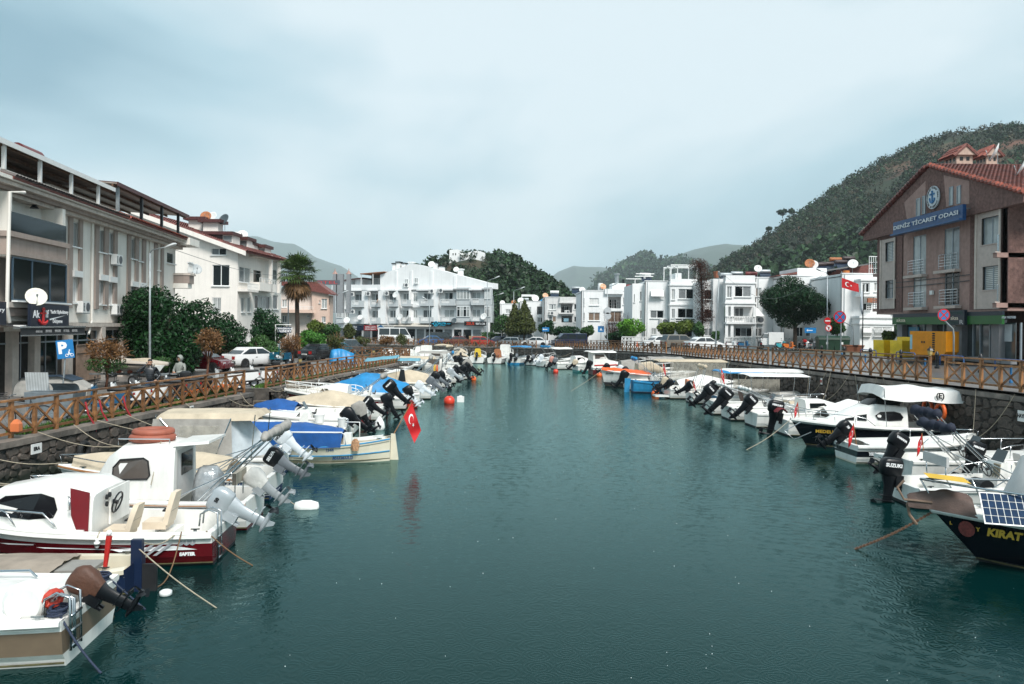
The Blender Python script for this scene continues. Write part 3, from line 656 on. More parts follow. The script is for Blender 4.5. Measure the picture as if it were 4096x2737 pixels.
# ------------------------------------------------------------------ white house with dormers
def bld_dormer():
 z3 = Z(600, 800, 2.851)
 b = Bld('apartment_building', 'warm white house with brown tiled roof, dormers and rooftop dishes', (-26.5, 75), (1, 0), LZ)
 b.zf = z3
 s0, s1 = -13., b.px(1001, 700)[0]; ze = b.px(1001, 560)[1]; zl = b.px(370, 330)
 W = [(b.rect(712, 740, 905, 982), ['dark', 'dark'], {}), (b.rect(712, 1112, 810, 1280), 'pale', dict(bars=True))]
 gw = b.rect(700, 530, 870, 630)
 b.wall('wall', PL_L2, s0, s1, 0, ze, [w[0] for w in W] + [gw])
 for rc, st, kw in W: b.window(rc, st, **kw)
 b.window(gw, ['curt', 'dark'])
 slope = (zl[1] - ze) / (s1 - zl[0]); rid = s1 - 10.5; zr = ze + slope * 10.5 - .15
 b.poly('gable', PL_L2, [(s1, ze), (rid, zr), (s0, ze + slope * (rid - 10.5 - s0) * -0 + .01), (s0, ze)] if False else [(s1, ze), (rid, zr), (s0, zr - slope * (rid - s0)), (s0, ze)], 0, .2)
 # canal side
 c = Bld('x', 'x', (0, 0), (1, 0), 0); C.objects  # helper frame for the side wall
 bpy.data.objects.remove(c.r)
 c.A = Vector((-26.5 + s1, 75, LZ)); u = Vector((.05, .9987, 0)).normalized(); c.U = u; c.n = Vector((-u.y, u.x, 0)); c.z0 = LZ; c.zf = z3
 hold = bpy.data.objects.new('side_wall', None)
 side = MB(); Ls = c.px(1500, 900)[0]
 CW = [(c.rect(1018, 755, 1150, 952), ['curt', 'pale']), (c.rect(1180, 790, 1275, 975), 'dark'), (c.rect(1040, 1112, 1080, 1282), 'pale'), (c.rect(1112, 1112, 1150, 1282), 'pale'), (c.rect(1195, 1085, 1372, 1250), ['dark', 'pale', 'pale', 'curt']), (c.rect(1402, 1085, 1462, 1250), 'curt'), (c.rect(1400, 790, 1455, 930), 'curt')]
 Mx = Matrix.Translation((s1, 0, 0)) @ Matrix.Rotation(math.atan2(u.y, u.x), 4, 'Z')
 pre = len(b.r.children)
 c.r = b.r
 made = [c.wall('wall', PL_L2, 0, Ls, 0, ze, [w[0] for w in CW])]
 for rc, st in CW: made.append(c.window(rc, st, n=len(st) if isinstance(st, list) else 1))
 bl = c.rect(1005, 940, 1238, 1058, -1); made.append(c.box('balcony', PL_L2, 0, bl[1], -1., 0, bl[2], bl[2] + .22)); made.append(c.railing(0, bl[1], bl[2] + .2, bl[3] - bl[2] - .15, -1., WPAINT, 2, 22, .016))
 b2 = c.rect(1240, 920, 1375, 1050, -.8); made.append(c.box('balcony', PL_L2, b2[0], b2[1] + 1.5, -.9, 0, b2[2], b2[2] + .85)); made.append(c.railing(b2[0], b2[1] + 1.5, b2[2] + .85, .45, -.9, WPAINT, 2, 8, .02))
 for x in (1375, 1470): q = c.px(x, 900, -.8)[0]; made.append(c.box('column', PL_L2, q, q + .35, -.9, -.6, b2[2], ze));
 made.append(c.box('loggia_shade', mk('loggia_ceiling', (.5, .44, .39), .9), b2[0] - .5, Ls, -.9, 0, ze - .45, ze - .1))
 for o in made: o.matrix_local = Mx @ o.matrix_local
 # roof
 run = 10.5; ov = 1.0; dx = u.x * Ls;
 tiled(b, 'roof', (s1 + ov, -.7, ze - slope * ov + .05), (s1 + ov + dx + .3, Ls + 1, ze - slope * ov + .05), (rid, -.7, zr + .2), 0, .4, .6, TILE_D)
 b.poly('barge_board', PL_L2, [(s1 + ov, ze - slope * ov - .35), (s1 + ov, ze - slope * ov + .1), (rid, zr + .3), (rid, zr - .15)], -.75, -.6)
 b.box('wall', PL_L2, s0, s1 - .1, .2, 12, 0, ze - .1)
 DG = mk('dormer_trim', (.05, .03, .03), .4, var=.3)
 for x0, y0, x1, y1, dep in ((855, 375, 985, 490, 3.0), (1030, 432, 1150, 545, 6.5), (1120, 488, 1210, 560, 8.5), (1230, 520, 1350, 612, 10.5)):
  q = P(*z3((x0 + x1) / 2, (y0 + y1) / 2), 75 + dep); cx = q.x + 26.5; zt_ = P(*z3(x0, y0), 75 + dep).z - LZ; zb_ = P(*z3(x1, y1), 75 + dep).z - LZ; w = (x1 - x0) / 2.851 * (75 + dep) / F
  o = b.box('dormer', PL_L2, cx - 2.4, cx + w * .45, dep - .9, dep + 1.2, zb_ - .3, zt_ - .3); MB().box(cx - 2.8, dep - 1.3, zt_ - .32, cx + w * .6, dep + 1.5, zt_).build('dormer_roof', DBROWN, o); MB().box(cx - w * .35, dep - .94, zb_, cx + w * .38, dep - .9, zt_ - .42).build('pane', CURT, o); MB().box(cx - 2.2, dep - .95, zb_ - .3, cx - w * .4, dep - .9, zt_ - .32).build('cladding', DG, o)
 for x0, x1, y0, y1, dp in ((465, 625, 240, 370, 5), (632, 800, 268, 372, 4)):
  p, q = P(*z3(x0, y1), 75 + dp), P(*z3(x1, y0), 75 + dp); o = b.box('chimney', PL_L2, p.x + 26.5, q.x + 26.5, dp - .6, dp + .8, p.z - LZ - 1.5, q.z - LZ); MB().box(p.x + 26.1, dp - 1, q.z - LZ, q.x + 26.9, dp + 1.2, q.z - LZ + .32).build('chimney_cap', DBROWN, o)
 for x, y, m, rr, yw, d_ in ((638, 190, RUST, .55, 10, 5), (712, 195, DISHW, .55, -15, 5), (850, 228, DISHD, .62, -25, 4), (1055, 405, DISHW, .55, 10, 6), (975, 410, DISHW, .45, 0, 7)):
  q = P(*z3(x, y), 75 + d_); b.dish(q.x + 26.5, d_, q.z - LZ, rr, yw, m, 1.1)
bld_dormer()

# ------------------------------------------------------------------ peach house behind the palm
def bld_peach():
 b = Bld('apartment_building', 'peach house with curved balcony behind the palm tree', (-32, 103), (1, 0), LZ); b.zf = z3 = Z(600, 800, 2.851)
 s0, sm, s1 = b.px(1380, 1200)[0], b.px(1858, 1200)[0], b.px(2050, 1200)[0]; zt = b.px(1900, 960)[1]; ze = b.px(2050, 1070)[1]
 W = [(b.rect(1505, 1135, 1560, 1225), 'pale'), (b.rect(1505, 1320, 1560, 1400), 'curt'), (b.rect(1790, 1315, 1820, 1335), 'dark')]
 b.wall('wall', PINK2, s0, sm, 0, b.px(1600, 1020)[1], [w[0] for w in W])
 W2 = [(b.rect(1968, 1130, 2030, 1240), 'pale'), (b.rect(1970, 1330, 2015, 1400), 'curt'), (b.rect(1943, 1148, 1955, 1178), 'dark')]
 b.wall('wall', PINK, sm, s1, 0, ze, [w[0] for w in W2], y=-.6)
 b.poly('gable', PINK, [(sm, ze), (s1, ze), (b.px(1920, 950)[0], zt), (sm, zt)], -.6, -.2)
 b.box('wall', PINK, sm - .02, sm + .02, -.6, 2, 0, ze); b.box('wall', PINK, s0, s1 - .05, .17, 2.2, 0, ze - .2)
 for rc, st in W: b.window(rc, st)
 for rc, st in W2: b.window(rc, st, y=-.5)
 rc = b.rect(1500, 1225, 1858, 1290, -1.2)
 MB().grid(14, 1, lambda a, t_: (lerp(s0, sm + .6, a), -1.0 - 1.0 * math.sin(a * math.pi) ** .5 * .8, lerp(rc[2], rc[3] - .3, t_))).build('balcony', PINK, b.r); b.box('balcony_floor', PINK, s0, sm + .3, -1.3, 0, rc[2], rc[2] + .15)
 b.railing(s0, sm + .4, rc[3] - .3, .4, -1.5, WPAINT, 2, 12, .02)
 b.poly('roof', TILE_D, [(s1 + .5, ze - .2), (s1 + .5, ze), (b.px(1915, 940)[0], zt + .25), (s0, zt + .25), (s0, zt)], -1, 2.4)
 zf = z3; q = b.px(2000, 960, 14); o = b.sign((q[0] - 1.8, q[0] + 2.2, q[1] - .1, q[1] + .6), mk('hotel_frame', (.10, .11, .13), .5), 14); b.text('OTEL', (q[0] - 1.6, q[0] + 2., q[1], q[1] + .5), SIGNRED, 13.86, o)
 for x, hw in ((2102, .27), (2168, .48), (2260, .3)):
  q = b.px(x, 845, 25); o = b.box('chimney', mk('grey_render', (.25, .26, .27), .9), q[0] - hw, q[0] + hw, 25, 26, 5, q[1])
  if hw < .4: MB().lathe([(.5, 0), (.35, .2), (.08, .6), (.02, 1.0)], 8, (q[0], 25.5, q[1])).build('chimney_cap', BROWN2, o)
SIGNRED = mk('sign_red_letter', (.55, .05, .05), .4, var=0)
bld_peach()

# ------------------------------------------------------------------ long white block with shops at the head of the harbour
def bld_long():
 b = Bld('apartment_building', 'long white three storey block with balustrade balconies above shops', (-18.2, 142), (.942, -.336), 1.22); b.zf = zh = Z(1300, 1000, 2.934)
 s0, s1 = b.px(118, 700)[0], b.px(1862, 700)[0]; zc = b.px(1000, 470)[1]; zg = b.px(1000, 872)[1]
 up = [(240, 283, 'pale'), (350, 447, 'curt'), (545, 640, ['pale', 'dark']), (755, 852, 'curt'), (915, 995, ['pale', 'curt']), (1035, 1085, 'pale'), (1158, 1240, 'curt'), (1405, 1500, ['curt', 'dark']), (1725, 1825, 'pale')]
 lo = [(240, 283, 'pale'), (385, 440, 'curt'), (550, 643, 'curt'), (760, 845, 'curt'), (910, 990, ['pale', 'dark']), (1035, 1083, 'pale'), (1150, 1255, 'curt'), (1400, 1520, 'pale'), (1730, 1822, 'pale')]
 tilt = lambda x: -.017 * (x - 1000)
 W = []
 for x0, x1, st in up: W.append((b.rect(x0, 508 + tilt(x0), x1, 608 + tilt(x1)), st))
 for x0, x1, st in lo: W.append((b.rect(x0, 705 + tilt(x0) * .6, x1, 800 + tilt(x1) * .6), st))
 b.wall('wall', PL_W, s0, s1, zg, zc, [w[0] for w in W]); b.box('wall', PL_W, s0, s1, .17, 3.2, 0, zc + .4)
 for rc, st in W: b.window(rc, st, sill=False, w=.09)
 # ground floor
 for i in range(17):
  x = lerp(s0 + .5, s1 - .3, i / 16)
  if i < 16: b.box('shop_window', GLASS if i % 3 else CURT, x + .2, x + (s1 - s0) / 16 - .1, -.06, .0, .15, zg - .9)
  b.box('pillar', PL_W, x - .15, x + .2, -.12, .02, 0, zg)
 b.box('lintel', PL_W, s0, s1, -.1, -.0, zg - .85, zg)
 # projecting fins between the balcony bays, balconies, cornice
 for x0, x1 in ((458, 533), (650, 740), (857, 895), (1008, 1020), (1275, 1352)):
  a, c = b.px(x0, 700)[0], b.px(x1, 700)[0]; b.box('wall_pier', PL_W, a, c, -.9, -.002, zg, zc)
 for x0, x1 in ((300, 458), (533, 650), (740, 857), (895, 1008), (1107, 1275), (1352, 1530), (1716, 1865)):
  for yt, yb in ((583, 668), (790, 868)):
   k = 1 if yt < 700 else .5; a, c, zb, zt = b.rect(x0, yt + tilt(x0) * k, x1, yb + tilt(x1) * k, -1.1); zb = lerp(zb, zt, .06)
   h = zt - zb; w = c - a; bl = b.box('balcony', PL_G, a, c, -1.2, -.01, zb, zb + h * .38)
   for p, q in ((0, .1), (.62, 1.)): MB().box(a + w * p, -1.2, zb + h * .38, a + w * q, -1.05, zt).build('parapet', PL_G, bl)
   MB().box(a + w * .1, -1.19, zt - .1, a + w * .62, -1.06, zt - .002).build('coping', PL_W, bl); b.balus(a + w * .1, a + w * .62, zb + h * .38, h * .5, -1.12, dx=.27)
   MB().box(a + .15, -1.0, zb - .16, c - .15, -.02, zb - .004).build('ledge', TERR, bl);
  a, c = b.px(x0, 500)[0], b.px(x1, 500)[0]; b.box('balcony_roof', PL_W, a, c, -1.2, -.01, zc - .18, zc + .1); b.box('cornice', TERR, a - .1, c + .1, -1.0, -.01, zc - .36, zc - .19)
 b.box('cornice', TERR, s0, s1 + .2, -.2, -.003, zc - .1, zc + .1)
 # bays
 for x0, x1 in ((1540, 1705), (128, 208), (1866, 1946)):
  for yt, yb in ((462, 590), (668, 792)):
   k = 1 if yt < 600 else .5; rc = b.rect(x0, yt + tilt(x0) * k * .8, x1, yb + tilt(x1) * k * .8, -.9); b.box('bay_window', PL_G, rc[0], rc[1], -.8, -.01, rc[2] - 1.0, rc[3] + .2); b.window((rc[0] + .1, rc[1] - .1, rc[2], rc[3]), 'pale' if yt < 600 else ['dark', 'pale', 'dark', 'pale'], y=-.9, n=4, hbar=.75, sill=False, w=.1)
  a, c = b.px(x0, 500)[0], b.px(x1, 500)[0]; b.box('cornice', TERR, a - .2, c + .2, -1.1, -.02, zc - .15, zc + .12)
 # attic gable
 pts = [(650, 468), (650, 290), (830, 225), (1010, 163), (1060, 163), (1250, 205), (1510, 275), (1895, 378), (1975, 385), (1975, 452)]
 b.poly('attic_wall', PL_W, [b.px(x, y + 3, -.2) for x, y in pts][::-1], -.3, 2.2)
 aw = [(b.rect(938, 342, 980, 395, -.3), 'pale'), (b.rect(1052, 328, 1094, 392, -.3), 'pale')]
 for rc, st in aw: b.window(rc, st, y=-.36, n=1 if st == 'x' else 2, w=.09)
 for x, w in ((838, 8), (1010, 10), (1245, 12), (1520, 10)): a = b.px(x, 350)[0]; b.box('attic_pier', PL_W, a, a + w / 2.934 * 142 / F * 3, -.42, -.29, zc, b.px(x, 240 if x < 1300 else 300)[1] - .1)
 rc = b.rect(95, 412, 650, 488, -1); b.box('terrace_parapet', PL_W, rc[0] - .3, rc[1], -1., -.8, zc, rc[3]); rm = b.rect(205, 345, 440, 410, 1); b.box('attic_room', PL_W, rm[0], rm[1], 1, 6, zc, rm[3]); b.window((rm[0] + 1.8, rm[1] - 1.6, rm[2], rm[2] + .95), ['pale', 'pale', 'dark'], y=.9, n=3)
 b.poly('attic_roof', DBROWN, [b.px(170, 352), b.px(440, 322), b.px(440, 330), b.px(172, 364)], .2, 6.5)
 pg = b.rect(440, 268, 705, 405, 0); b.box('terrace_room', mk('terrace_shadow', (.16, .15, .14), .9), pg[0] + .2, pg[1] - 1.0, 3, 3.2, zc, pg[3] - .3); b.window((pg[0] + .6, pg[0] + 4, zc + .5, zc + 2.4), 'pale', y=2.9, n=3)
 b.poly('terrace_roof', mk('rust_roof', (.30, .12, .05), .8, var=.3), [(pg[0], pg[3] - .35), (pg[1] + .3, pg[3]), (pg[1] + .3, pg[3] + .12), (pg[0], pg[3] - .2)], -.9, 5)
 for q in (pg[0] + .1, pg[1] - 2.2): b.box('post', WPAINT, q, q + .12, -.8, -.68, zc, pg[3] - .3)
 for x, y0, y1, w in ((805, 170, 240, 14), (850, 152, 225, 14), (915, 165, 200, 12), (995, 155, 168, 16), (1275, 155, 215, 13), (1345, 200, 235, 18), (1570, 235, 285, 16)):
  a, zt_ = b.px(x, y0, 2); c, zb_ = b.px(x + w * 2.6, y1 + 20, 2); o = b.box('chimney', PL_W, a, c, 1.5, 2.6, zb_ - 1, zt_); MB().box(a - .12, 1.35, zt_, c + .12, 2.75, zt_ + .2).build('chimney_cap', BLACK if w != 16 else PL_W, o)
 for x, y, m, rr, yw, off in ((1250, 172, DISHW, .62, 15, 1), (1540, 232, DISHW, .52, 10, 1), (618, 602, mk('rust_edge_dish', (.66, .45, .28), .5, col2=(.45, .12, .03), scale=2), .5, -60, -1.6), (830, 530, DISHW, .62, -10, -1.5), (412, 795, DISHW, .5, 10, -1.6), (257, 828, DISHW, .62, 15, -1.3), (880, 792, DISHW, .62, -15, -1.6), (977, 795, DISHW, .6, -50, -1.6), (1517, 832, DISHD, .5, 0, -1.4), (1865, 785, DISHW, .62, -10, -1.2)):
  a, zz = b.px(x, y, off); b.dish(a, off, zz, rr, yw, m, .6)
 for x, y, off in ((320, 545, -.9), (508, 538, -1), (725, 535, -1), (325, 748, -.9), (955, 438, -.3), (1252, 510, -.9), (1358, 502, -.9)): a, zz = b.px(x, y, off); b.ac(a, zz, off, 1.0, .75)
 for x, y in ((262, 690), (1068, 668)): a, zz = b.px(x, y, -.1); w = 1.6; b.poly('pediment', PL_W, [(a - w, zz - .1), (a + w, zz - .1), (a, zz + .55)], -.35, -.01)
 # shop signs
 for x0, y0, x1, y1, col, lines in ((237, 885, 455, 947, (.006, .012, .03), [('ANADOLU', .1, .65, .52, .9), ('SİGORTA', .1, .65, .1, .48)]), (455, 883, 610, 947, (.25, .008, .012), [('YETKİLİ ACENTE', .06, .94, .52, .85), ('GÖKOVA SİGORTA', .06, .94, .12, .45)]), (610, 880, 815, 936, (.60, .57, .52), [('ANADOLU HAYAT', .38, .95, .5, .8), ('EMEKLİLİK', .48, .85, .15, .42)]), (1243, 842, 1483, 898, (.004, .005, .006), [('ALFA', .36, .76, .4, .88), ('TECH MARINE', .4, .72, .12, .3)]), (1633, 838, 1890, 892, (.012, .012, .012), [('ZEUS', .08, .48, .15, .85), ('RENT A CAR', .52, .98, .22, .72)])):
  rc = b.rect(x0, y0, x1, y1, -1.3); sg = b.sign(rc, mk('sign_%d' % x0, col, .35, var=0), -1.15, .15)
  for k, (t_, p, q, e, f_) in enumerate(lines):
   m = mk('sign_cyan', (.02, .5, .75), .4, var=0) if x0 == 1243 else (mk('sign_orange_red', (.7, .07, .03), .4, var=0) if t_ == 'ZEUS' else (mk('sign_dark_letters', (.02, .02, .04), .5) if x0 == 610 else mk('sign_white', (.85, .85, .85))))
   b.text(t_, (lerp(rc[0], rc[1], p), lerp(rc[0], rc[1], q), lerp(rc[2], rc[3], e), lerp(rc[2], rc[3], f_)), m, -1.31, sg, .012)
  if x0 == 1243:
   m = MAT['sign_cyan']; zz = lerp(rc[2], rc[3], .55); w = rc[1] - rc[0]; mb = MB()
   mb.box(rc[0] + .04 * w, -1.33, zz - .04, rc[0] + .16 * w, -1.305, zz + .04); mb.box(rc[0] + .78 * w, -1.33, zz - .04, rc[0] + .96 * w, -1.305, zz + .04)
   mb.tube([(rc[0] + w * .25 + .45 * math.cos(i * .52), -1.32, zz + .45 * math.sin(i * .52)) for i in range(12)], .05, 5, True); mb.tube([(rc[0] + w * .22, -1.32, zz - .3), (rc[0] + w * .25, -1.32, zz + .3), (rc[0] + w * .28, -1.32, zz - .3)], .05, 5); mb.build('emblem', m, sg)
  if x0 == 610:
   zz = (rc[2] + rc[3]) / 2; a = lerp(rc[0], rc[1], .22); b.poly('emblem', mk('emblem_blue', (.03, .12, .25), .5), [(a - .7, zz), (a, zz - .45), (a + .7, zz), (a, zz + .45)], -1.33, -1.305, sg)
 rc = b.rect(805, 880, 1243, 900, -1.6); MB().add([(rc[0], -.1, rc[3] + .35), (rc[1], -.1, rc[3] + .35), (rc[1], -1.8, rc[2]), (rc[0], -1.8, rc[2])], [(0, 1, 2, 3)]).build('awning', mk('dirty_awning', (.5, .46, .4), .8, var=.3, streak=.3), b.r)
bld_long()

# ------------------------------------------------------------------ row of white houses on the right
def block(name, label, d, zf, x0, x1, yt, wins, depth=10, m=None, side=None, logg=(), yaw=0., z0=1.6):
 m = m or PL_W
 xm = (x0 + x1) / 2; q = P(*zf(xm, yt), d); b = Bld(name, label, (q.x, d), (math.cos(yaw), math.sin(yaw)), z0); b.zf = zf
 s0, s1 = b.px(x0, yt)[0], b.px(x1, yt)[0]; zt = b.px(xm, yt)[1]
 W = [(b.rect(*w[:4]), *w[4:]) for w in wins]; Lg = [b.rect(*l[:4]) for l in logg]
 b.wall('wall', m, s0, s1, 0, zt, [w[0] for w in W] + Lg); b.box('wall', m, s0, s1, 1.6, depth, 0, zt); b.box('wall', m, s0, s0 + .1, .0, 1.6, 0, zt); b.box('wall', m, s1 - .1, s1, .0, 1.6, 0, zt); b.box('roof', PL_G, s0, s1, 0.02, depth, zt - .35, zt - .25); b.box('coping', PL_W, s0 - .06, s1 + .06, -.08, .12, zt, zt + .1)
 b.box('inner_wall', m, s0, s1, .22, .3, 0, zt) if not Lg else None
 for w in W: b.window(w[0], w[1], n=(len(w[1]) if isinstance(w[1], list) else 2), w=.08, **(w[2] if len(w) > 2 else {}))
 r_ = random.Random(int(x0) + int(d))
 for q in (s0 + .35, s1 - .3): MB().tube([(q, -.06, zt - .1), (q, -.06, 0)], .05, 6).build('downpipe', PL_G, b.r)
 for k in range(2):
  q = r_.uniform(s0 + 1, s1 - 1); z_ = r_.choice((2.4, 5.3)) + r_.uniform(-.2, .2)
  if not any(w[0][0] - .6 < q < w[0][1] + .6 and w[0][2] - .8 < z_ < w[0][3] + .2 for w in W): b.ac(q, z_)
 for l in Lg:
  b.window((l[0] + .3, l[1] - .5, l[2], l[3] - .4), ['dark', 'curt', 'dark'], y=1.4, n=3, sill=False); b.railing(l[0], l[1], l[2], .95, .06, BLACK, 2, 9, .014); b.box('ceiling', m, l[0], l[1], .16, 1.6, l[3], l[3] + .1); b.box('floor', m, l[0], l[1], .16, 1.6, l[2] - .1, l[2])
 return b, s0, s1, zt
def bay(b, x0, x1, yt, wins, d=-1.2, ledges=(), m=None, yb=None):
 m = m or PL_W; a, zt = b.px(x0, yt, d); c = b.px(x1, yt, d)[0]; zb = b.px(x0, yb, d)[1] if yb else 0
 W = [(b.rect(*w[:4], d), w[4]) for w in wins]
 b.wall('bay', m, a, c, zb, zt, [w[0] for w in W], y=d); b.box('bay_side', m, a, a + .08, d + .005, .0, zb, zt); b.box('bay_side', m, c - .08, c, d + .005, 0, zb, zt); b.box('bay_roof', m, a, c, d + .01, 0, zt - .2, zt - .1)
 for w in W: b.window(w[0], w[1], y=d + .1, n=len(w[1]) if isinstance(w[1], list) else 2, w=.08)
 for y in ledges: z_ = b.px(x0, y, d)[1]; b.box('ledge', m, a - .12, c + .12, d - .14, 0, z_ - .12, z_ + .1)
def row_right():
 J, K = Z(2000, 1050, 2.934), Z(2700, 1000, 2.608)
 b, s0, s1, zt = block('house', 'small white house with satellite dishes behind the conifer tree', 152, J, -5, 232, 488, [(65, 550, 125, 600, 'pale'), (65, 650, 125, 700, 'curt')], z0=1.2)
 for x, y, m in ((27, 475, DISHW), (160, 472, RUST)): a, z_ = b.px(x, y); b.dish(a, .5, z_, .5, 10, m, .8)
 b.solar(s0 + 5, 3, zt, 0);
 b, s0, s1, zt = block('house', 'white house with steel roof frame left of the grey white house', 146, J, 232, 520, 458, [(318, 525, 367, 580, 'pale'), (438, 645, 515, 702, ['pale', 'dark']), (300, 655, 360, 705, 'pale')], logg=[(435, 518, 518, 610)], z0=1.2)
 a, z_ = b.px(243, 450); b.dish(a, .5, z_, .6, 0); a, z_ = b.px(412, 425, 2); b.dish(a, 2, z_, .7, 10, DISHW, 1.0)
 p, q = b.px(252, 405, 3), b.px(410, 400, 3); MB().box(p[0], 2.5, q[1], q[0], 5, q[1] + .35).box(p[0], 2.5, zt - .2, p[0] + .15, 2.7, q[1]).box(q[0] - .15, 2.5, zt - .2, q[0], 2.7, q[1]).build('roof_frame', WPAINT, b.r)
 b.poly('roof_tarp', mk('blue_tarp', (.02, .25, .5), .5), [b.px(455, 458, 2), b.px(520, 458, 2), b.px(505, 420, 2)], 1, 3)
 b, s0, s1, zt = block('house', 'grey white house with two stacked loggias and folded laundry', 136, J, 520, 955, 412, [(573, 490, 657, 556, ['pale', 'curt', 'pale']), (868, 485, 950, 553, 'dark'), (573, 630, 660, 702, ['curt', 'shade']), (868, 635, 950, 702, 'dark')], logg=[(716, 482, 846, 590), (722, 628, 846, 705)], m=PL_G if False else mk('off_white_plaster', (.66, .65, .635), .8, var=.06, streak=.15), z0=1.3)
 bay(b, 700, 862, 405, [], -.5, (597, 470), MAT['off_white_plaster'], yb=470)
 a, z_ = b.px(533, 392); b.dish(a, .5, z_, .52, 10, mk('rust_edge_dish', (.6, .4, .2)), .8); a, z_ = b.px(965, 325, 2); b.dish(a, 2, z_, .55, 0, DISHW, 1.4)
 b.solar(b.px(650, 400)[0], 3, zt, 0, WPAINT); b.solar(b.px(905, 350)[0], 3, zt + .8, 0)
 lr = b.rect(748, 655, 805, 695, -.2); b.box('laundry', mk('blue_laundry', (.25, .45, .55), .8), lr[0], lr[1], -.1, -.08, lr[2], lr[3])
 b, s0, s1, zt = block('house', 'white house with brown window shades, smoking chimney and peeling parapet', 122, J, 955, 1565, 335, [(1048, 420, 1160, 505, 'shut'), (1038, 588, 1172, 685, 'shade', dict()), (1442, 412, 1562, 496, ['curt', 'pale']), (1442, 595, 1562, 655, ['curt', 'pale']), (983, 420, 990, 510, 'dark'), (978, 590, 992, 685, 'shade')], logg=[(1270, 402, 1418, 542)], z0=1.4)
 bay(b, 1228, 1440, 312, [(1265, 575, 1422, 702, 'shade')], -.0 - .5, (372, 555), yb=372 if False else None) if False else None
 b.box('parapet', PL_W, b.px(1228, 330)[0], b.px(1440, 330)[0], -.4, 3, b.px(1300, 372)[1], b.px(1300, 312)[1]); rc = b.rect(1265, 575, 1422, 702, -.1); b.window(rc, 'shade', y=-.12, n=2); b.box('ledge', PL_W, b.px(1225, 550)[0], b.px(1440, 550)[0], -.3, -.003, b.px(1300, 572)[1], b.px(1300, 545)[1])
 b.box('chimney', PL_W, b.px(1165, 240)[0], b.px(1210, 240)[0], .5, 2, zt - .5, b.px(1165, 240)[1]); a, z_ = b.px(1212, 285); b.dish(a, .4, z_, .5, 10, mk('rust_edge_dish', (.6, .4, .2)), .8)
 a, z_ = b.px(1372, 140, 3); MB().tube([(a, 3, zt - 1), (a, 3, z_)], .35, 8).tube([(a, 3, z_ - .1), (a, 3, z_ + .15)], .5, 8).build('stove_pipe', GALV, b.r); a, z_ = b.px(1448, 200, 3); MB().tube([(a, 3, zt - 1), (a, 3, z_)], .2, 8).build('stove_pipe', BLACK, b.r)
 b.box('roof_room', PL_W, b.px(1340, 250)[0], b.px(1500, 250)[0], 2, 6, zt - .5, b.px(1340, 245, 2)[1]); b.box('roof_shed', mk('red_shed', (.28, .03, .03), .6), b.px(1505, 265)[0], b.px(1558, 265)[0], 1.5, 3, zt - .4, b.px(1505, 262, 2)[1])
 b, s0, s1, zt = block('house', 'white house with two glazed bays, roof pergola and vine at its corner', 108, J, 1702, 2000, 222, [(1775, 330, 1915, 432, 'shut'), (1763, 563, 1922, 657, ['curt', 'dark']), (1778, 770, 1835, 850, 'pale', dict(bars=True))], z0=1.5)
 bay(b, 2000, 2312, 193, [(2095, 310, 2272, 430, ['curt', 'dark']), (2085, 540, 2282, 655, ['dark', 'dark']), (2015, 315, 2052, 440, 'pale'), (2015, 545, 2052, 655, 'curt'), (2080, 770, 2260, 880, 'dark')], -1.2, (262, 494))
 bl = b.rect(2045, 655, 2322, 722, -2.2); b.box('balcony', PL_W, bl[0], bl[1], -2.3, -1.2, bl[2], bl[2] + .2); b.box('balcony_parapet', mk('dark_mesh', (.10, .11, .10), .8), bl[0] + .2, bl[1] - .2, -2.25, -2.2, bl[2] + .2, bl[3] - .1); b.railing(bl[0], bl[1], bl[2] + .1, bl[3] - bl[2] - .1, -2.28, WPAINT, 2, 4, .06)
 b.wall('side_wall', PL_W, b.px(1565, 300)[0], b.px(1703, 300)[0], 0, zt - .3, [b.rect(1583, 370, 1592, 465), b.rect(1655, 340, 1672, 450), b.rect(1657, 565, 1672, 660)], y=.8);
 for r_ in ((1583, 370, 1592, 465), (1655, 340, 1672, 450), (1657, 565, 1672, 660)): b.window(b.rect(*r_), 'curt', y=.9, n=1)
 b.box('wall', PL_W, b.px(1565, 300)[0], b.px(1703, 300)[0], .97, 9, 0, zt - .4); rc = b.rect(1770, 320, 1918, 425, -.3); MB().add([(rc[0], -.15, rc[3]), (rc[1], -.15, rc[3]), (rc[1], -.7, rc[2] + .3), (rc[0], -.7, rc[2] + .3)], [(0, 1, 2, 3)]).build('window_awning', WPAINT, b.r)
 a, z_ = b.px(1915, 690); b.ac(a, z_ - .5, 0, 1.1, .9)
 p0, p1 = b.px(1985, 75), b.px(2295, 45); mb = MB()
 for x in (1990, 2065, 2290): q = b.px(x, 100)[0]; mb.tube([(q, -1, zt), (q, -1, p1[1])], .07, 6); mb.tube([(q, 4, zt), (q, 4, p1[1])], .07, 6); mb.tube([(q, -1.3, p1[1]), (q, 4.3, p1[1] - .2)], .07, 6)
 for y in (-1, 1.5, 4): mb.tube([(p0[0], y, p1[1] + .05), (p1[0], y, p1[1] + .05)], .08, 6)
 mb.build('pergola', WPAINT, b.r); b.box('roof_room', PL_W, b.px(2060, 140)[0], b.px(2130, 140)[0], 0, 4, zt, b.px(2060, 125)[1])
 mb = MB()
 for x, h in ((1585, 195), (1702, 135), (1690, 165)): q = b.px(x, 200, 2); t_ = b.px(x, h, 2)[1]; w = 1.3; mb.tube([(q[0], 2, zt - .3), (q[0], 2, t_)], .06, 5); mb.tube([(q[0] - w, 2, t_), (q[0] + w, 2, t_)], .07, 5)
 mb.build('antenna', WPAINT, b.r); b.solar(b.px(1740, 190)[0], 2.5, zt, 10, WPAINT)
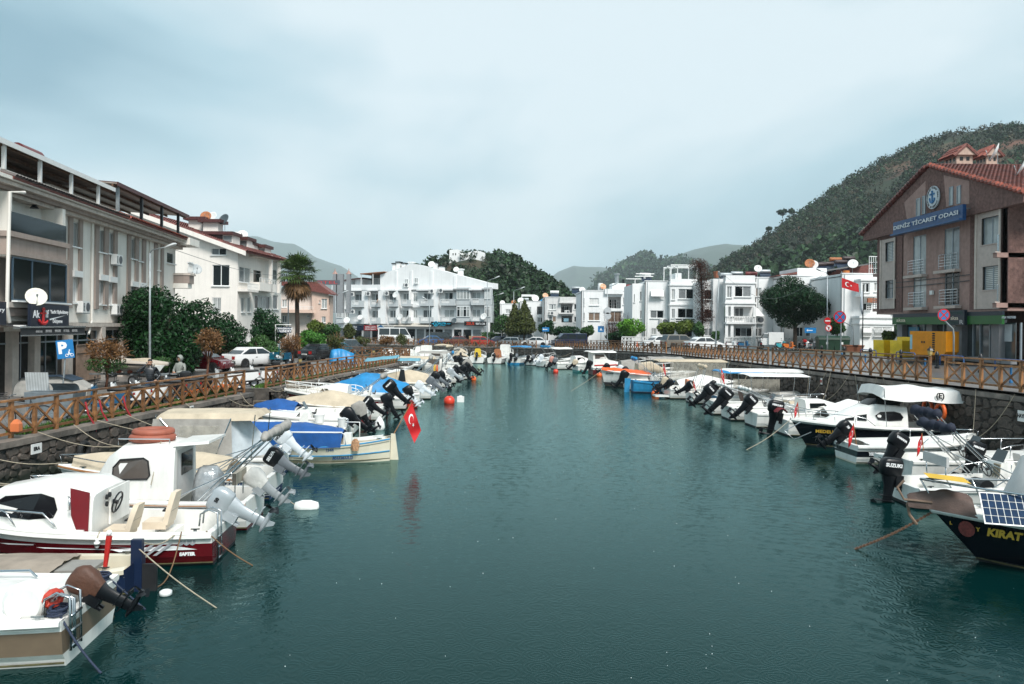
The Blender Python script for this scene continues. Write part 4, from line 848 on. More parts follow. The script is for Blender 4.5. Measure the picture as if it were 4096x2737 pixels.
 b, s0, s1, zt = block('house', 'white house with bay window above a balustrade balcony behind the scooters', 100, K, 840, 1110, 292, [(830, 395, 902, 487, ['shade', 'pale']), (830, 815, 908, 905, 'dark', dict(bars=True)), (1012, 800, 1145, 870, 'dark')], z0=1.75)
 bay(b, 530, 836, 264, [(623, 378, 794, 492, ['dark', 'curt']), (543, 380, 592, 500, 'curt')], -1.2, (340, 552), yb=590); b.box('inner_wall', PL_W, b.px(530, 300)[0], b.px(836, 300)[0], -.1, .2, 0, zt)
 b.window(b.rect(622, 605, 712, 700, -.1), 'curt', y=-.2, n=2); b.window(b.rect(625, 812, 800, 905, -.1), ['dark', 'curt', 'dark'], y=-.2, n=3); bl = b.rect(530, 690, 842, 775, -1.3); b.box('balcony', PL_W, bl[0], bl[1], -1.5, -.1, bl[2], bl[2] + .25); b.balus(bl[0], bl[1], bl[2] + .25, bl[3] - bl[2] - .35, -1.35, dx=.3)
 for x in (535, 592, 826): q = b.px(x, 700, -1.3)[0]; b.box('column', PL_W, q - .12, q + .25, -1.3, -1.05, 0, b.px(600, 590, -1.2)[1])
 b.box('side_wall', PL_W, b.px(412, 300)[0], b.px(530, 300)[0], .6, 9, 0, zt - .15); b.box('party_wall', PL_W, b.px(320, 320)[0], b.px(412, 320)[0], 1.2, 9, 0, b.px(350, 318)[1]); b.window(b.rect(325, 412, 408, 515), 'dark', y=1.14, n=1); b.window(b.rect(325, 615, 408, 715), 'dark', y=1.14, n=1); b.window(b.rect(290, 815, 408, 900), 'curt', y=1.14, n=3)
 a, z_ = b.px(868, 720); b.ac(a, z_ - .6, 0, 1.3, 1.0)
 rc = b.rect(835, 608, 915, 690, -.5); MB().add([(rc[0], -.1, rc[3]), (rc[1] - .5, -.1, rc[3]), (rc[1], -1.1, rc[2]), (rc[0] - .2, -1.1, rc[2])], [(0, 1, 2, 3)]).build('window_awning', WPAINT, b.r)
 a, z_ = b.px(865, 198, 1); b.dish(a, 1, z_, .5, -10, DISHW, 1.6); b.solar(b.px(715, 240)[0], 3, zt - .3, 0); b.solar(b.px(845, 255)[0], 2, zt - .4, 0, mk('oxide_red_tank', (.13, .016, .015))); b.solar(b.px(1010, 245)[0], 3, zt, 0); b.solar(b.px(600, 250)[0], 3, zt - .5, 0)
 MB().lathe([(.3, 0), (.42, .7), (.45, .7), (.45, .8)], 10, (b.px(448, 290)[0], .8, zt)).build('flower_pot', mk('terracotta', (.35, .13, .07), .8), b.r)
 b, s0, s1, zt = block('house', 'white house behind the round pine with crowded rooftop water heaters', 97, K, 1110, 1736, 275, [(1570, 377, 1728, 488, ['dark', 'pale', 'pale']), (1572, 598, 1726, 690, ['pale', 'curt', 'dark']), (1450, 370, 1537, 435, 'curt'), (1265, 805, 1337, 905, 'dark'), (1365, 805, 1547, 905, ['curt', 'dark', 'dark'])], z0=1.85)
 b.poly('roof', TILE_D, [b.px(1070, 262), b.px(1290, 225), b.px(1290, 250), b.px(1075, 270)], .5, 8); b.box('roof_room', PL_W, b.px(1292, 200)[0], b.px(1600, 200)[0], .5, 7, zt - .3, b.px(1400, 190, .5)[1]); b.poly('roof', mk('grey_sheet', (.12, .12, .12)), [b.px(1590, 205), b.px(2050, 135), b.px(2050, 150), b.px(1600, 218)], 1, 6)
 b.poly('tile_roof', TILE_D, [b.px(1600, 268, 3), b.px(2080, 268, 3), b.px(2060, 150, 3), b.px(1700, 195, 3)], 3, 8)
 TANKR = mk('dark_tank', (.035, .02, .02), .5, var=.3)
 for i, (x, y) in enumerate(((1510, 150), (1590, 145), (1675, 100), (1730, 125), (1812, 88))): a, z_ = b.px(x, y, 2 + (i % 3)); b.solar(a, 2 + (i % 3), z_ - 1.05, 0, TANKR if i != 2 else RUST)
 for x, y, m in ((1405, 145, RUST), (1440, 160, DISHW), (1855, 150, DISHW)): a, z_ = b.px(x, y, 1); b.dish(a, 1, z_, .62, -20, m, 1.2)
 MB().lathe([(.35, 0), (.42, .5), (.35, .55)], 10, (b.px(1822, 250)[0], 1, b.px(1822, 258)[1])).build('flower_pot', mk('orange_pot', (.5, .16, .04), .8), b.r)
 b, s0, s1, zt = block('house', 'white house with barred ground floor windows beside the brown building', 88, K, 1736, 2290, 252, [], z0=2.1)
 bay(b, 1942, 2140, 302, [(1955, 345, 2030, 445, ['pale', 'dark']), (2078, 345, 2135, 437, 'blind')], -1.4, (310, 475), yb=480); bay(b, 1930, 2285, 690, [(1945, 800, 2030, 905, 'pale'), (2070, 800, 2262, 905, 'pale')], -2., (700, 765))
 for r_ in ((1945, 800, 2030, 905), (2070, 800, 2262, 905)):
  rc = b.rect(*r_, -2.); mb = MB()
  for i in range(16): q = lerp(rc[0], rc[1], i / 15); mb.tube([(q, -2.2, rc[2]), (q, -2.45, lerp(rc[2], rc[3], .4)), (q, -2.15, rc[3])], .03, 4)
  for f_ in (.02, .5, .98): mb.box(rc[0], -2.3, lerp(rc[2], rc[3], f_) - .03, rc[1], -2.25, lerp(rc[2], rc[3], f_) + .03)
  mb.build('window_bars', WPAINT, b.r)
 rc = b.rect(2000, 550, 2115, 630, -1.6); b.window(rc, 'dark', y=-.2, n=1, sill=False); b.railing(rc[0], rc[1], rc[2], rc[3] - rc[2], -1.6, WPAINT, 4, 6, .03); MB().box(rc[0], -1.9, rc[3], rc[1], -1.6, rc[3] + .5).build('planter_box', mk('terracotta', (.35, .13, .07)), b.r); b.railing(b.px(2025, 200)[0], b.px(2115, 200)[0], zt, 2, 0, WPAINT, 3, 5, .03)
SMOKE = None
row_right()

# ------------------------------------------------------------------ brown gabled building on the right
def bld_brown():
 b = Bld('office_building', 'brown gabled building with blue lettered sign and clay tile roof', (30.5, 54), (0, -1), 2.42)
 E, E2 = Z(3400, 500, 2.851), Z(3400, 1000, 2.851); b.zf = E
 ap, el = b.px(955, 470), b.px(190, 1245); s_l = b.px(312, 1340)[0]; wR = ap[0] + (ap[0] - s_l); dz = (ap[1] - el[1]) / (ap[0] - el[0]); er = ap[0] + (ap[0] - el[0])
 b.zf = E2; zb = b.px(800, 705)[1]; zs = b.px(1000, 850)[1]
 b.zf = E
 recs = [b.rect(410, 1345, 520, 1545), b.rect(712, 1278, 855, 1700), b.rect(1068, 1192, 1235, 1640), b.rect(1508, 1072, 1706, 1340)]
 b.zf = E2; recs += [b.rect(410, 352, 523, 547), b.rect(715, 312, 857, 650), b.rect(1072, 256, 1237, 630), b.rect(1520, 195, 1712, 445)]
 ze = el[1] - dz * (s_l - el[0]) * 0 + dz * (s_l - el[0])   # wall height where it meets the roof
 zw = el[1] - .1
 a0, a1 = b.px(595, 300)[0], b.px(1365, 300)[0]
 lg0 = b.px(1790, 400)[0]
 b.wall('wall', BROWN, s_l, a0, zb, zw, recs); b.wall('wall', BROWN2, a0, a1, zb, zw, recs, y=.06); b.wall('wall', BROWN, a1, lg0, zb, zw, recs)
 b.box('wall', BROWN2, lg0, lg0 + .1, .002, 2.5, zb, zw); b.box('back_wall', BROWN2, lg0 + .1, wR, 2.4, 2.6, zb, zw); b.box('wall', BROWN, wR - .6, wR, 0, 2.4, zb, zw)
 b.box('wall', BROWN, s_l, wR, 2.61, 13, 0, zw); b.box('wall', BROWN, s_l, s_l + .1, .01, 2.61, zb, zw); b.box('soffit', BROWN2, s_l, wR, -.02, 2.6, zb - .12, zb - .004); b.box('core_wall', BROWN2, s_l + .11, lg0, .24, .3, zb, zw)
 # gable in brown with lighter recessed fields
 b.poly('gable', BROWN, [(el[0] + .1, zw - .5), (er - .1, zw - .5), (er - .1, zw), (ap[0], ap[1] - .12), (el[0] + .1, zw)], -.35, .3)
 b.zf = E
 for pts in ([(620, 885), (862, 640), (862, 1010), (650, 1080)], [(1070, 575), (1362, 640), (1362, 900), (1100, 935)]):
  b.poly('recess', BROWN2, [b.px(x, y, -.36) for x, y in pts][::-1], -.37, -.34)
 for r_ in ((762, 845, 806, 1035), (832, 815, 864, 1012), (1140, 712, 1180, 912), (1226, 700, 1268, 893)): b.window(b.rect(*r_, -.36), 'pale', y=-.4, n=1, fm=ALU, sill=False)
 # beige window panels
 for xa, xb, yt in ((360, 530, 1320), (1447, 1738, 1022)):
  b.zf = E; p, zt = b.px(xa, yt); q = b.px(xb, yt)[0]; b.zf = E2; z_b = b.px(xb, 668)[1]; holes = [r_ for r_ in recs if r_[0] > p - .1 and r_[1] < q + .3]
  b.wall('window_panel', BEIGE, p, q, z_b, zt, holes, y=-.07, rev=.2)
  for k in (p, q - .16): b.box('panel_rib', mk('pale_rib', (.62, .53, .46), .9), k, k + .16, -.14, -.072, z_b, zt)
 for i, rc in enumerate(recs):
  fd = i % 4 in (1, 2); b.window(rc, ['blind', 'pale', ['pale', 'curt'], 'pale', 'curt', 'pale', ['dark', 'dark'], 'blind'][i], fm=ALU, sill=False if fd else 2, y=.12)
  if fd:
   b.railing(rc[0] - .25, rc[1] + .15, rc[2] + .1, 1.0, -.18, STEEL, 5, 4); b.box('balcony_slab', BEIGE, rc[0] - .5, rc[1] + .35, -.45, .0, rc[2] - .22, rc[2] - .02)
 for z_ in (recs[1][2] - .45, recs[1][2] - .85): b.box('groove', BLACK, s_l + .1, a1, -.012, -.003, z_, z_ + .06)
 # loggia balconies at the right
 b.zf = E; zu = b.px(1880, 1435)[1]; b.zf = E2; zl = b.px(1880, 590)[1]
 for z_ in (zu, zl): b.box('balcony_slab', BROWN2, lg0 - .3, wR, -.7, 2.4, z_ - .35, z_ - .06); b.box('balcony_edge', BEIGE, lg0 - .4, wR, -.8, -.5, z_ - .06, z_ + .02); b.railing(lg0, wR, z_, 1.05, -.6, STEEL, 5, 8); b.window((lg0 + 1.6, lg0 + 3.4, z_ + .1, z_ + 2.1), 'curt', y=2.3, fm=ALU, sill=False)
 for z_ in (b.px(250, 290)[1], b.px(250, 690)[1]): b.box('side_balcony', BROWN2, s_l - 1.4, s_l, .3, 3, z_ - .1, z_ + .15); b.railing(s_l - 1.4, s_l, z_ + .15, 1., .35, STEEL, 5, 4)
 # roof: ridge runs back from the gable
 dep = 13.; sl = (er - ap[0])
 tiled(b, 'roof', (er, -.5, zw + .05), (er, dep, zw + .05), (ap[0], -.5, ap[1] + .1), 300, .27, .42)
 MB().add([(el[0], -.5, zw + .05), (el[0], dep, zw + .05), (ap[0], dep, ap[1] + .1), (ap[0], -.5, ap[1] + .1), (el[0], -.5, zw - .07), (el[0], dep, zw - .07), (ap[0], dep, ap[1] - .02), (ap[0], -.5, ap[1] - .02)], [(0, 3, 2, 1), (4, 5, 6, 7), (0, 4, 7, 3), (1, 2, 6, 5), (0, 1, 5, 4)]).build('roof', TILE_D, b.r)
 mb = MB(); k = 26
 for i in range(k): q = i / k; mb.lathe([(.13, -.2), (.15, .2)], 7, (lerp(el[0], ap[0], q), -.5, lerp(zw, ap[1], q) + .12), 'X')
 stuff(mb.build('verge_tiles', TILE_D, b.r)); mb = MB()
 for i in range(k): q = i / k; mb.lathe([(.13, -.2), (.15, .2)], 7, (lerp(er, ap[0], q), -.55, lerp(zw, ap[1], q) + .14), 'X')
 stuff(mb.build('verge_tiles', TILE, b.r))
 b.zf = E
 for off, xc, xl, xr, y0 in ((3.5, 1215, 1075, 1400, 345), (7.5, 1555, 1435, 1690, 352)):
  q, zt = b.px(xc, y0, off); p = b.px(xl, y0, off)[0]; dd = 54 - q; wy = (xr - xc) / 2.851 * dd / F; cx = (p + q) / 2; w = q - p
  o = b.box('chimney', mk('pink_chimney', (.50, .36, .29), .9, var=.1, streak=.2), p, q, off, off + wy, zt - 3.2, zt + .05)
  ym = off + wy / 2; MB().prism([(off - .22, zt), (off + wy + .22, zt), (ym, zt + .7)], lambda a, c: (p - .22, a, c), lambda a, c: (q + .22, a, c)).build('chimney_gable', MAT['pink_chimney'], o); tiled(b, 'chimney_roof', (p - .3, off - .32, zt - .06), (q + .3, off - .32, zt - .06), (p - .3, ym, zt + .8), 0, .25, .4); tiled(b, 'chimney_roof', (q + .3, off + wy + .32, zt - .06), (p - .3, off + wy + .32, zt - .06), (q + .3, ym, zt + .8), 0, .25, .4)
  mb = MB()
  for f_ in (.15, .45, .75): mb.box(p + w * f_, off - .012, zt - .42, p + w * (f_ + .14), off - .002, zt - .12)
  for f_ in (.2, .6): mb.box(q + .002, off + wy * f_, zt - .42, q + .012, off + wy * (f_ + .2), zt - .12)
  mb.build('chimney_vents', BLACK, o)
 for x, y, off, rr in ((1670, 320, 6.2, .75), (1975, 490, 3, .55)): a, z_ = b.px(x, y, off); b.dish(a, off, z_, rr, -25, DISHW, 1.6)
 # emblem disc
 a, z_ = b.px(960, 828, -.4); rr = .82; SW = mk('sign_white'  , (.85, .85, .85)); MBL = mk('sign_blue_emblem', (.02, .16, .36), .4)
 o = MB().lathe([(.02, 0), (rr, 0), (rr, -.1), (.02, -.101)], 28, (a, -.42, z_), 'Y').build('emblem_disc', mk('disc_grey', (.62, .66, .68), .5), b.r)
 for i, ch in enumerate('DENİZ TİCARET ODASI·CHAMBER OF SHIPPING·'):
  t_ = math.pi / 2 - .35 - (i - 9) * .16; c_ = (a + .83 * rr * math.cos(t_), -.527, z_ + .83 * rr * math.sin(t_)); txt(ch, .19, o, fr(c_, (math.sin(t_), 0, -math.cos(t_)), (math.cos(t_), 0, math.sin(t_))), BLACK, .01) if ch != ' ' else None
 mb = MB(); mb.box(a - .07, -.58, z_ - .34, a + .07, -.53, z_ + .38); mb.box(a - .31, -.58, z_ + .17, a + .31, -.53, z_ + .30); mb.tube([(a + .31 * math.cos(t_), -.555, z_ - .08 + .31 * math.sin(t_)) for t_ in [2.9 + i * .385 for i in range(10)]], .055, 6); mb.ball((a, -.555, z_ + .42), .08); mb.build('anchor_mark', MBL, o)
 # blue roof sign, standing off the facade
 p0, zt = b.px(515, 1122, -1.0); p1, zt1 = b.px(1310, 897, -1.0); z_b = b.px(1310, 1062, -1.)[1]; zt = (zt + zt1) / 2
 sg = b.box('signboard', mk('sign_blue', (.006, .055, .17), .4, var=.1, streak=.15), p0, p1, -1.15, -.9, z_b, zt); MB().box(p0 - .1, -1.35, z_b - .12, p1, -.9, z_b - .004).build('sign_tray', mk('sign_blue_tray', (.008, .07, .2), .4), sg)
 b.text('DENİZ TİCARET ODASI', (p0 + .2, p1 - .4, z_b + .3, zt - .22), mk('sign_silver', (.55, .56, .57), .35, .5), -1.22, sg, .025, 1.)
 mb = MB()
 for i in range(5): q = lerp(p0 + .5, p1 - .5, i / 4); mb.bar((q, -.9, zt - .2), (q, -.3, zt - .2), .06)
 mb.build('sign_bracket', GALV, sg)
 # shop front
 b.zf = E2; f0 = b.px(490, 800, -.3)[0]; f1 = wR; zt = zb - .12
 b.box('fascia', mk('fascia_navy', (.004, .012, .024), .4), f0, f1, -.35, -.2, zs + .55, zt - .02); b.box('fascia_band', mk('fascia_green', (.008, .10, .012), .4), f0, f1, -.36, -.2, zs, zs + .545)
 cm = mk('sign_cream', (.72, .62, .48), .4, var=0); fo = b.r
 for t_, r_, m in (('aksa', (525, 780, 635, 822), cm), ('jeneratör', (530, 828, 650, 850), mk('dark_green_letters', (.002, .02, .004), .5)), ('AKSA MARMARIS', (1722, 755, 1898, 785), mk('sign_pale', (.4, .45, .48), .5))): b.text(t_, b.rect(*r_, -.37), m, -.372, None, .01)
 bx = b.rect(1112, 690, 1312, 860, -.5); o = b.box('box_sign', mk('fascia_navy', (.004, .012, .024)), bx[0], bx[1], -.55, -.36, bx[2], bx[3])
 b.text('aksa', (lerp(bx[0], bx[1], .22), lerp(bx[0], bx[1], .68), lerp(bx[2], bx[3], .35), lerp(bx[2], bx[3], .62)), cm, -.56, o, .01); b.text('POWER', (lerp(bx[0], bx[1], .1), lerp(bx[0], bx[1], .95), lerp(bx[2], bx[3], .68), lerp(bx[2], bx[3], .92)), mk('dim_green_letter', (.01, .06, .05), .5), -.56, o); b.text('CENTE', (lerp(bx[0], bx[1], .05), lerp(bx[0], bx[1], .7), lerp(bx[2], bx[3], .06), lerp(bx[2], bx[3], .28)), MAT['dim_green_letter'], -.56, o); b.text('R', (lerp(bx[0], bx[1], .74), lerp(bx[0], bx[1], .96), lerp(bx[2], bx[3], .06), lerp(bx[2], bx[3], .36)), mk('sign_silver', (.55, .56, .57)), -.56, o)
 b.box('shop_glass', mk('shop_glass', (.06, .075, .08), .06, spec=.7, var=.5, scale=.5), f0 + .3, f1, .5, .55, .25, zs + .1); b.box('plinth', mk('grey_plinth', (.24, .235, .24), .6), f0, f1, .2, .6, 0, .25)
 for x in (520, 850, 1180, 1590): q = b.px(x, 1100)[0]; b.box('pillar', mk('grey_pillar', (.20, .195, .20), .6, var=.1), q, q + .8, .1, .6, .0, zs + .3)
 mb = MB()
 for x in (700, 780, 1000, 1245, 1330, 1410, 1520, 1665, 1865, 1960): q = b.px(x, 1100)[0]; mb.box(q - .05, .4, .25, q + .05, .49, zs + .1)
 mb.box(f0, .41, .22, f1, .49, .32); mb.build('shop_frame', ALU, b.r); b.box('blind', mk('shop_blind', (.5, .53, .54), .4), b.px(1670, 1000)[0], f1 - .3, .44, .485, 1.4, zs); b.box('shop_poster', mk('poster_blue', (.04, .25, .4), .4), *b.rect(608, 880, 718, 990)[:2], .42, .48, *b.rect(608, 880, 718, 990)[2:])
 b.box('alarm_box', WPAINT, *b.rect(928, 465, 958, 510)[:2], -.14, -.0, *b.rect(928, 465, 958, 510)[2:])
bld_brown()
# ------------------------------------------------------------------ plants
def leafmat(n, c, isl=.45, r=.5, sc=1.5, var=.25): return mk(n, c, r, var=var, scale=sc, island=isl, spec=.25)
LF_D = leafmat('leaf_dark', (.007, .036, .008)); LF_M = leafmat('leaf_mid', (.035, .085, .022)); LF_B = leafmat('leaf_bright', (.085, .22, .02)); LF_O = leafmat('leaf_olive', (.055, .068, .016)); LF_R = leafmat('leaf_brown', (.15, .075, .028), .6); LF_P = leafmat('needle_green', (.006, .03, .008)); LF_Y = leafmat('leaf_yellow_green', (.09, .13, .02))
BARK = mk('bark', (.06, .042, .03), .9, var=.4, scale=8, bump=.8)
def leaves(mb, cl, n, size, r, shell=.55, asp=.45, droop=0.):
 tot = sum((a[3] * a[4] * a[5]) ** .67 for a in cl)
 for cx, cy, cz, rx, ry, rz in cl:
  for i in range(int(n * (rx * ry * rz) ** .67 / tot)):
   v = Vector((r.gauss(0, 1), r.gauss(0, 1), r.gauss(0, 1))).normalized(); q = lerp(shell, 1.06, r.random() ** .6)
   bump = 1 + .16 * noise.noise(v * 2.3 + Vector((cx, cy, cz)))
   p = Vector((cx + v.x * rx * q * bump, cy + v.y * ry * q * bump, cz + v.z * rz * q * bump))
   d = (v + Vector((r.gauss(0, .7), r.gauss(0, .7), r.gauss(0, .7) - droop))).normalized(); t = d.orthogonal().normalized(); t.rotate(Matrix.Rotation(r.uniform(0, 6.28), 3, d)); s_ = size * r.uniform(.6, 1.4); b = d.cross(t) * s_ * asp; t = t * s_
   mb.add([p - t, p + b * .9, p + t, p - b * .9], [(0, 1, 2, 3)])
def clumps(c, rad, n, r, k=.5):
 """uneven crown: one core and n lobes"""
 o = [(c[0], c[1], c[2], rad[0] * .8, rad[1] * .8, rad[2] * .8)]
 for i in range(n):
  v = Vector((r.gauss(0, 1), r.gauss(0, 1), r.gauss(0, .8))).normalized(); f_ = r.uniform(.28, .5) * k * 2
  o.append((c[0] + v.x * rad[0] * .72, c[1] + v.y * rad[1] * .72, c[2] + v.z * rad[2] * .72, rad[0] * f_, rad[1] * f_, rad[2] * f_))
 return o
def tree(label, base, c, rad, m, n=6000, size=.13, tr=.12, name='tree', cat='tree', lobes=9, seed=1, limbs=5, group=None, trunkmat=None, shell=.55, asp=.45, cl=None):
 """base = ground point, c = crown centre above it, rad = crown radii (metres)"""
 r = random.Random(seed); t = thing(name, label, cat, base, 0, group); cc = Vector(c)
 mb = MB(); pts = [Vector((0, 0, 0)), Vector((r.uniform(-.1, .1), 0, cc.z * .3)), Vector((cc.x * .6, cc.y * .6, cc.z * .65)), cc]; mb.tube(pts, [tr * 1.25, tr, tr * .8, tr * .3], 8)
 for i in range(limbs):
  a = r.uniform(0, 6.28); e = cc + Vector((math.cos(a) * rad[0] * .7, math.sin(a) * rad[1] * .7, r.uniform(-.2, .6) * rad[2])); s_ = pts[2].lerp(pts[1], r.random() * .6); mb.tube([s_, s_.lerp(e, .5) + Vector((0, 0, .1)), e], [tr * .5, tr * .35, tr * .12], 6)
 mb.build('trunk', trunkmat or BARK, t, True); mb = MB(); leaves(mb, cl or clumps(cc, rad, lobes, r), n, size, r, shell, asp); mb.build('crown', m, t); return t
def at(x, y, d, z): q = P(x, y, d); return Vector((q.x, d, z)), q.z - z
def px_tree(label, x, yc, rx, ry, d, z, m, **kw):
 """crown centre and radii given in photograph pixels at distance d"""
 b, h = at(x, yc, d, z); k = d / F; return tree(label, b, (0, 0, h), (rx * k, max(rx, ry) * k * .9, ry * k), m, **kw)
def plants():
 px_tree('large dense dark green ficus tree in front of the sand coloured building', 660, 1325, 190, 170, 47.2, LZ, LF_D, n=24000, size=.125, tr=.22, lobes=16, seed=2)
 px_tree('dark bushy tree between the ficus and the white house', 905, 1345, 85, 85, 60, LZ, LF_D, n=5000, size=.13, seed=3)
 px_tree('tall dark evergreen shrub behind the white saloon car', 1065, 1315, 72, 90, 63, LZ, LF_D, n=6000, size=.12, seed=4)
 px_tree('wide dark shrub below the laundry sign', 1040, 1395, 70, 48, 61, LZ, LF_M, n=3500, size=.12, seed=5, name='shrub', cat='shrub')
 px_tree('yellow green shrub beside the white ground dish', 988, 1400, 62, 30, 61, LZ, LF_B, n=2600, size=.11, seed=6, name='shrub', cat='shrub')
 px_tree('bright green hedge bush beyond the laundry sign', 1255, 1362, 62, 42, 73, LZ, leafmat('leaf_hedge', (.05, .15, .02)), n=4500, size=.13, seed=7, name='shrub', cat='shrub')
 px_tree('dark green bush by the peach house', 1310, 1325, 45, 40, 84, LZ, LF_M, n=3000, size=.14, seed=8, name='shrub', cat='shrub'); px_tree('yellowish young tree left of the peach house bush', 1258, 1308, 36, 30, 82, LZ, LF_Y, n=2000, size=.13, seed=9)
 px_tree('low bush beside the parked dinghy trailer', 645, 1450, 40, 26, 42, LZ, LF_M, n=1800, size=.09, seed=10, name='shrub', cat='shrub')
 for i, (x, yc, rx, ry, d, l) in enumerate(((425, 1412, 82, 66, 37.5, 'pollarded brown tree beside the parking sign'), (835, 1368, 58, 50, 35.8, 'pollarded brown tree rising through the fence by the marigolds'), (1167, 1370, 44, 38, 57, 'pollarded brown tree by the teal cargo trike'), (1345, 1368, 38, 38, 68, 'pollarded tree with small green crown by the grey car'), (1452, 1368, 34, 26, 88, 'pollarded tree behind the rear quay fence'), (1545, 1362, 34, 24, 96, 'small pollarded tree in front of the white minibus'), (1606, 1358, 28, 24, 100, 'small green pollarded tree right of the minibus tree'))):
  m = LF_R if i in (0, 1, 2, 5) else LF_O; t = px_tree(l, x, yc, rx, ry, d, LZ, m, n=1500 if i < 3 else 1300, size=.07 if i < 3 else .1, tr=.055, seed=20 + i, limbs=9, shell=.3, trunkmat=mk('red_bark', (.12, .05, .028), .9, var=.4, scale=8), group='pollarded trees on the left quay')
  if i < 4:
   r = random.Random(i); mb = MB(); b, h = at(x, yc, d, LZ); k = d / F
   for j in range(70):
    v = Vector((r.gauss(0, 1), r.gauss(0, 1), r.gauss(.4, .8))).normalized(); mb.tube([Vector((0, 0, h)) + Vector((v.x * rx, v.y * rx, v.z * ry)) * k * .35, Vector((0, 0, h)) + Vector((v.x * rx, v.y * rx, v.z * ry)) * k * r.uniform(.95, 1.3)], [.014, .006], 4)
   mb.build('twigs', mk('dry_twig', (.22, .11, .05), .9, var=.4), t)
   if i == 0: mb = MB(); leaves(mb, [(0, 0, h - ry * k * .7, rx * k * .9, rx * k * .9, ry * k * .5)], 900, .07, r); mb.build('lower_leaves', LF_M, t)
 for dd, x, yc, rx, ry, m, l in ((126, 2058, 1278, 40, 62, LF_O, 'golden olive conifer left of its twin at the harbour head'), (125, 2098, 1270, 46, 62, LF_O, 'golden olive conifer with pointed top at the harbour head')):
  b, h = at(x, yc, dd, 1.25); k = dd / F; cl = [(0, 0, h + ry * k * (f_), rx * k * w, rx * k * w, ry * k * .34) for f_, w in ((-.75, 1.0), (-.4, .95), (-.05, .75), (.3, .52), (.62, .28), (.85, .13))]; tree(l, b, (0, 0, h), (rx * k, rx * k, ry * k), m, n=5000, size=.2, cl=cl, seed=int(x), limbs=3)
 for i, (x, yc, rx, ry, d, m, l) in enumerate(((2010, 1300, 42, 42, 132, LF_M, 'dark green tree left of the golden conifers'), (2190, 1308, 32, 34, 118, LF_D, 'round dark bush behind the arrow sign'), (2255, 1325, 55, 26, 118, LF_D, 'long dark bush behind the navy van'), (2350, 1325, 30, 24, 114, LF_M, 'orange tree bush in front of the shaded house'), (2528, 1310, 62, 42, 106, LF_B, 'bright light green young tree by the white lattice wall'), (2470, 1345, 60, 20, 112, LF_D, 'clipped dark hedge behind the lamp post'), (2665, 1312, 45, 28, 102, LF_Y, 'loose yellow green tree left of the bay house'), (2745, 1305, 45, 30, 100, LF_Y, 'loose yellow green tree in front of the bay house'), (2795, 1318, 24, 32, 98, LF_M, 'green shrub at the foot of the brown vine'), (2862, 1347, 17, 20, 95, LF_M, 'round clipped green bush beside the scooters'), (3350, 1305, 28, 38, 84, LF_M, 'young green tree behind the no entry sign'), (3555, 1350, 22, 28, 66, LF_Y, 'flowering shrub behind the yellow boxes'), (1960, 1348, 40, 24, 136, LF_M, 'low dark bush beside the rental car shop'), (1395, 1325, 26, 36, 112, LF_O, 'thin reddish tree beside the long white block'))):
  px_tree(l, x, yc, rx, ry, d, 1.3 if x < 2500 else 1.9, m, n=3200 if rx > 40 else 1800, size=.17, seed=40 + i, tr=.1, lobes=7)
 px_tree('round dark green umbrella pine in front of the white houses', 3180, 1212, 122, 96, 92, 1.9, LF_P, n=26000, size=.19, tr=.24, lobes=18, seed=77, asp=.3)
 # palm
 b, h = at(1190, 1100, 72, LZ); t = thing('palm_tree', 'fan palm with shaggy brown skirt beside the white house', 'palm', b); mb = MB(); r = random.Random(3)
 mb.tube([(0, 0, 0), (.05, 0, h * .35), (-.03, 0, h * .7), (0, 0, h)], [.27, .21, .19, .24], 9); mb.build('trunk', mk('palm_bark', (.035, .024, .017), .95, var=.5, scale=10, bump=1.), t, True)
 for nm, m, n, e0, e1, ln in (('fronds', leafmat('palm_leaf', (.05, .085, .02), .5), 80, -.4, 1.35, 2.35), ('dead_fronds', leafmat('palm_dry', (.14, .075, .03), .5), 80, -1.45, -.75, 2.3)):
  mb = MB()
  for i in range(n):
   a = r.uniform(0, 6.28); e = r.uniform(e0, e1); d = Vector((math.cos(a) * math.cos(e), math.sin(a) * math.cos(e), math.sin(e))); L = ln * r.uniform(.75, 1.1); side = d.cross(Vector((0, 0, 1))).normalized() if abs(d.z) < .98 else Vector((1, 0, 0)); o = Vector((0, 0, h)); stem = o + d * L * .5; mb.bar(o, stem, .03, .02)
   for k in range(11):
    q = (k - 5) / 5 * 1.25; f_ = (d * math.cos(q) + side * math.sin(q)); tip = stem + f_ * L * .52 * (1 - .12 * abs(q)) + Vector((0, 0, -.28 * r.random() - .12)); w = side * .06 * math.cos(q) - d * .06 * math.sin(q); mid = stem + f_ * L * .3; mb.add([stem, mid + w, tip, mid - w], [(0, 1, 2, 3)])
  mb.build(nm, m, t)
 # brown vine over the house corner
 b, h = at(2800, 1180, 99.3, 1.8); k = 99 / F; t = thing('climbing_vine', 'bare reddish brown vine hanging over the white house corner', 'vine', b); r = random.Random(8); mb = MB(); leaves(mb, [(-.3, -.3, h + 115 * k, 1.3, 1.0, 1.0), (0.1, -.5, h + 60 * k, 1.3, .8, 2.4), (.3, -.5, h - 30 * k, 1.2, .8, 2.8), (.5, -.5, h - 90 * k, 1.3, .8, 1.5)], 9000, .16, r, .2, .12, .8); mb.build('twig_mass', leafmat('vine_brown', (.06, .022, .014), .6), t); mb = MB(); mb.tube([(.4, -.2, 0), (.2, -.2, h), (0, -.2, h + 115 * k)], [.14, .1, .06], 6); mb.build('stem', BARK, t)
 r = random.Random(4); b, h = at(2460, 1290, 112, 1.5); t = thing('shrub', 'bare reddish twiggy shrub climbing beside the shaded house', 'shrub', b); mb = MB()
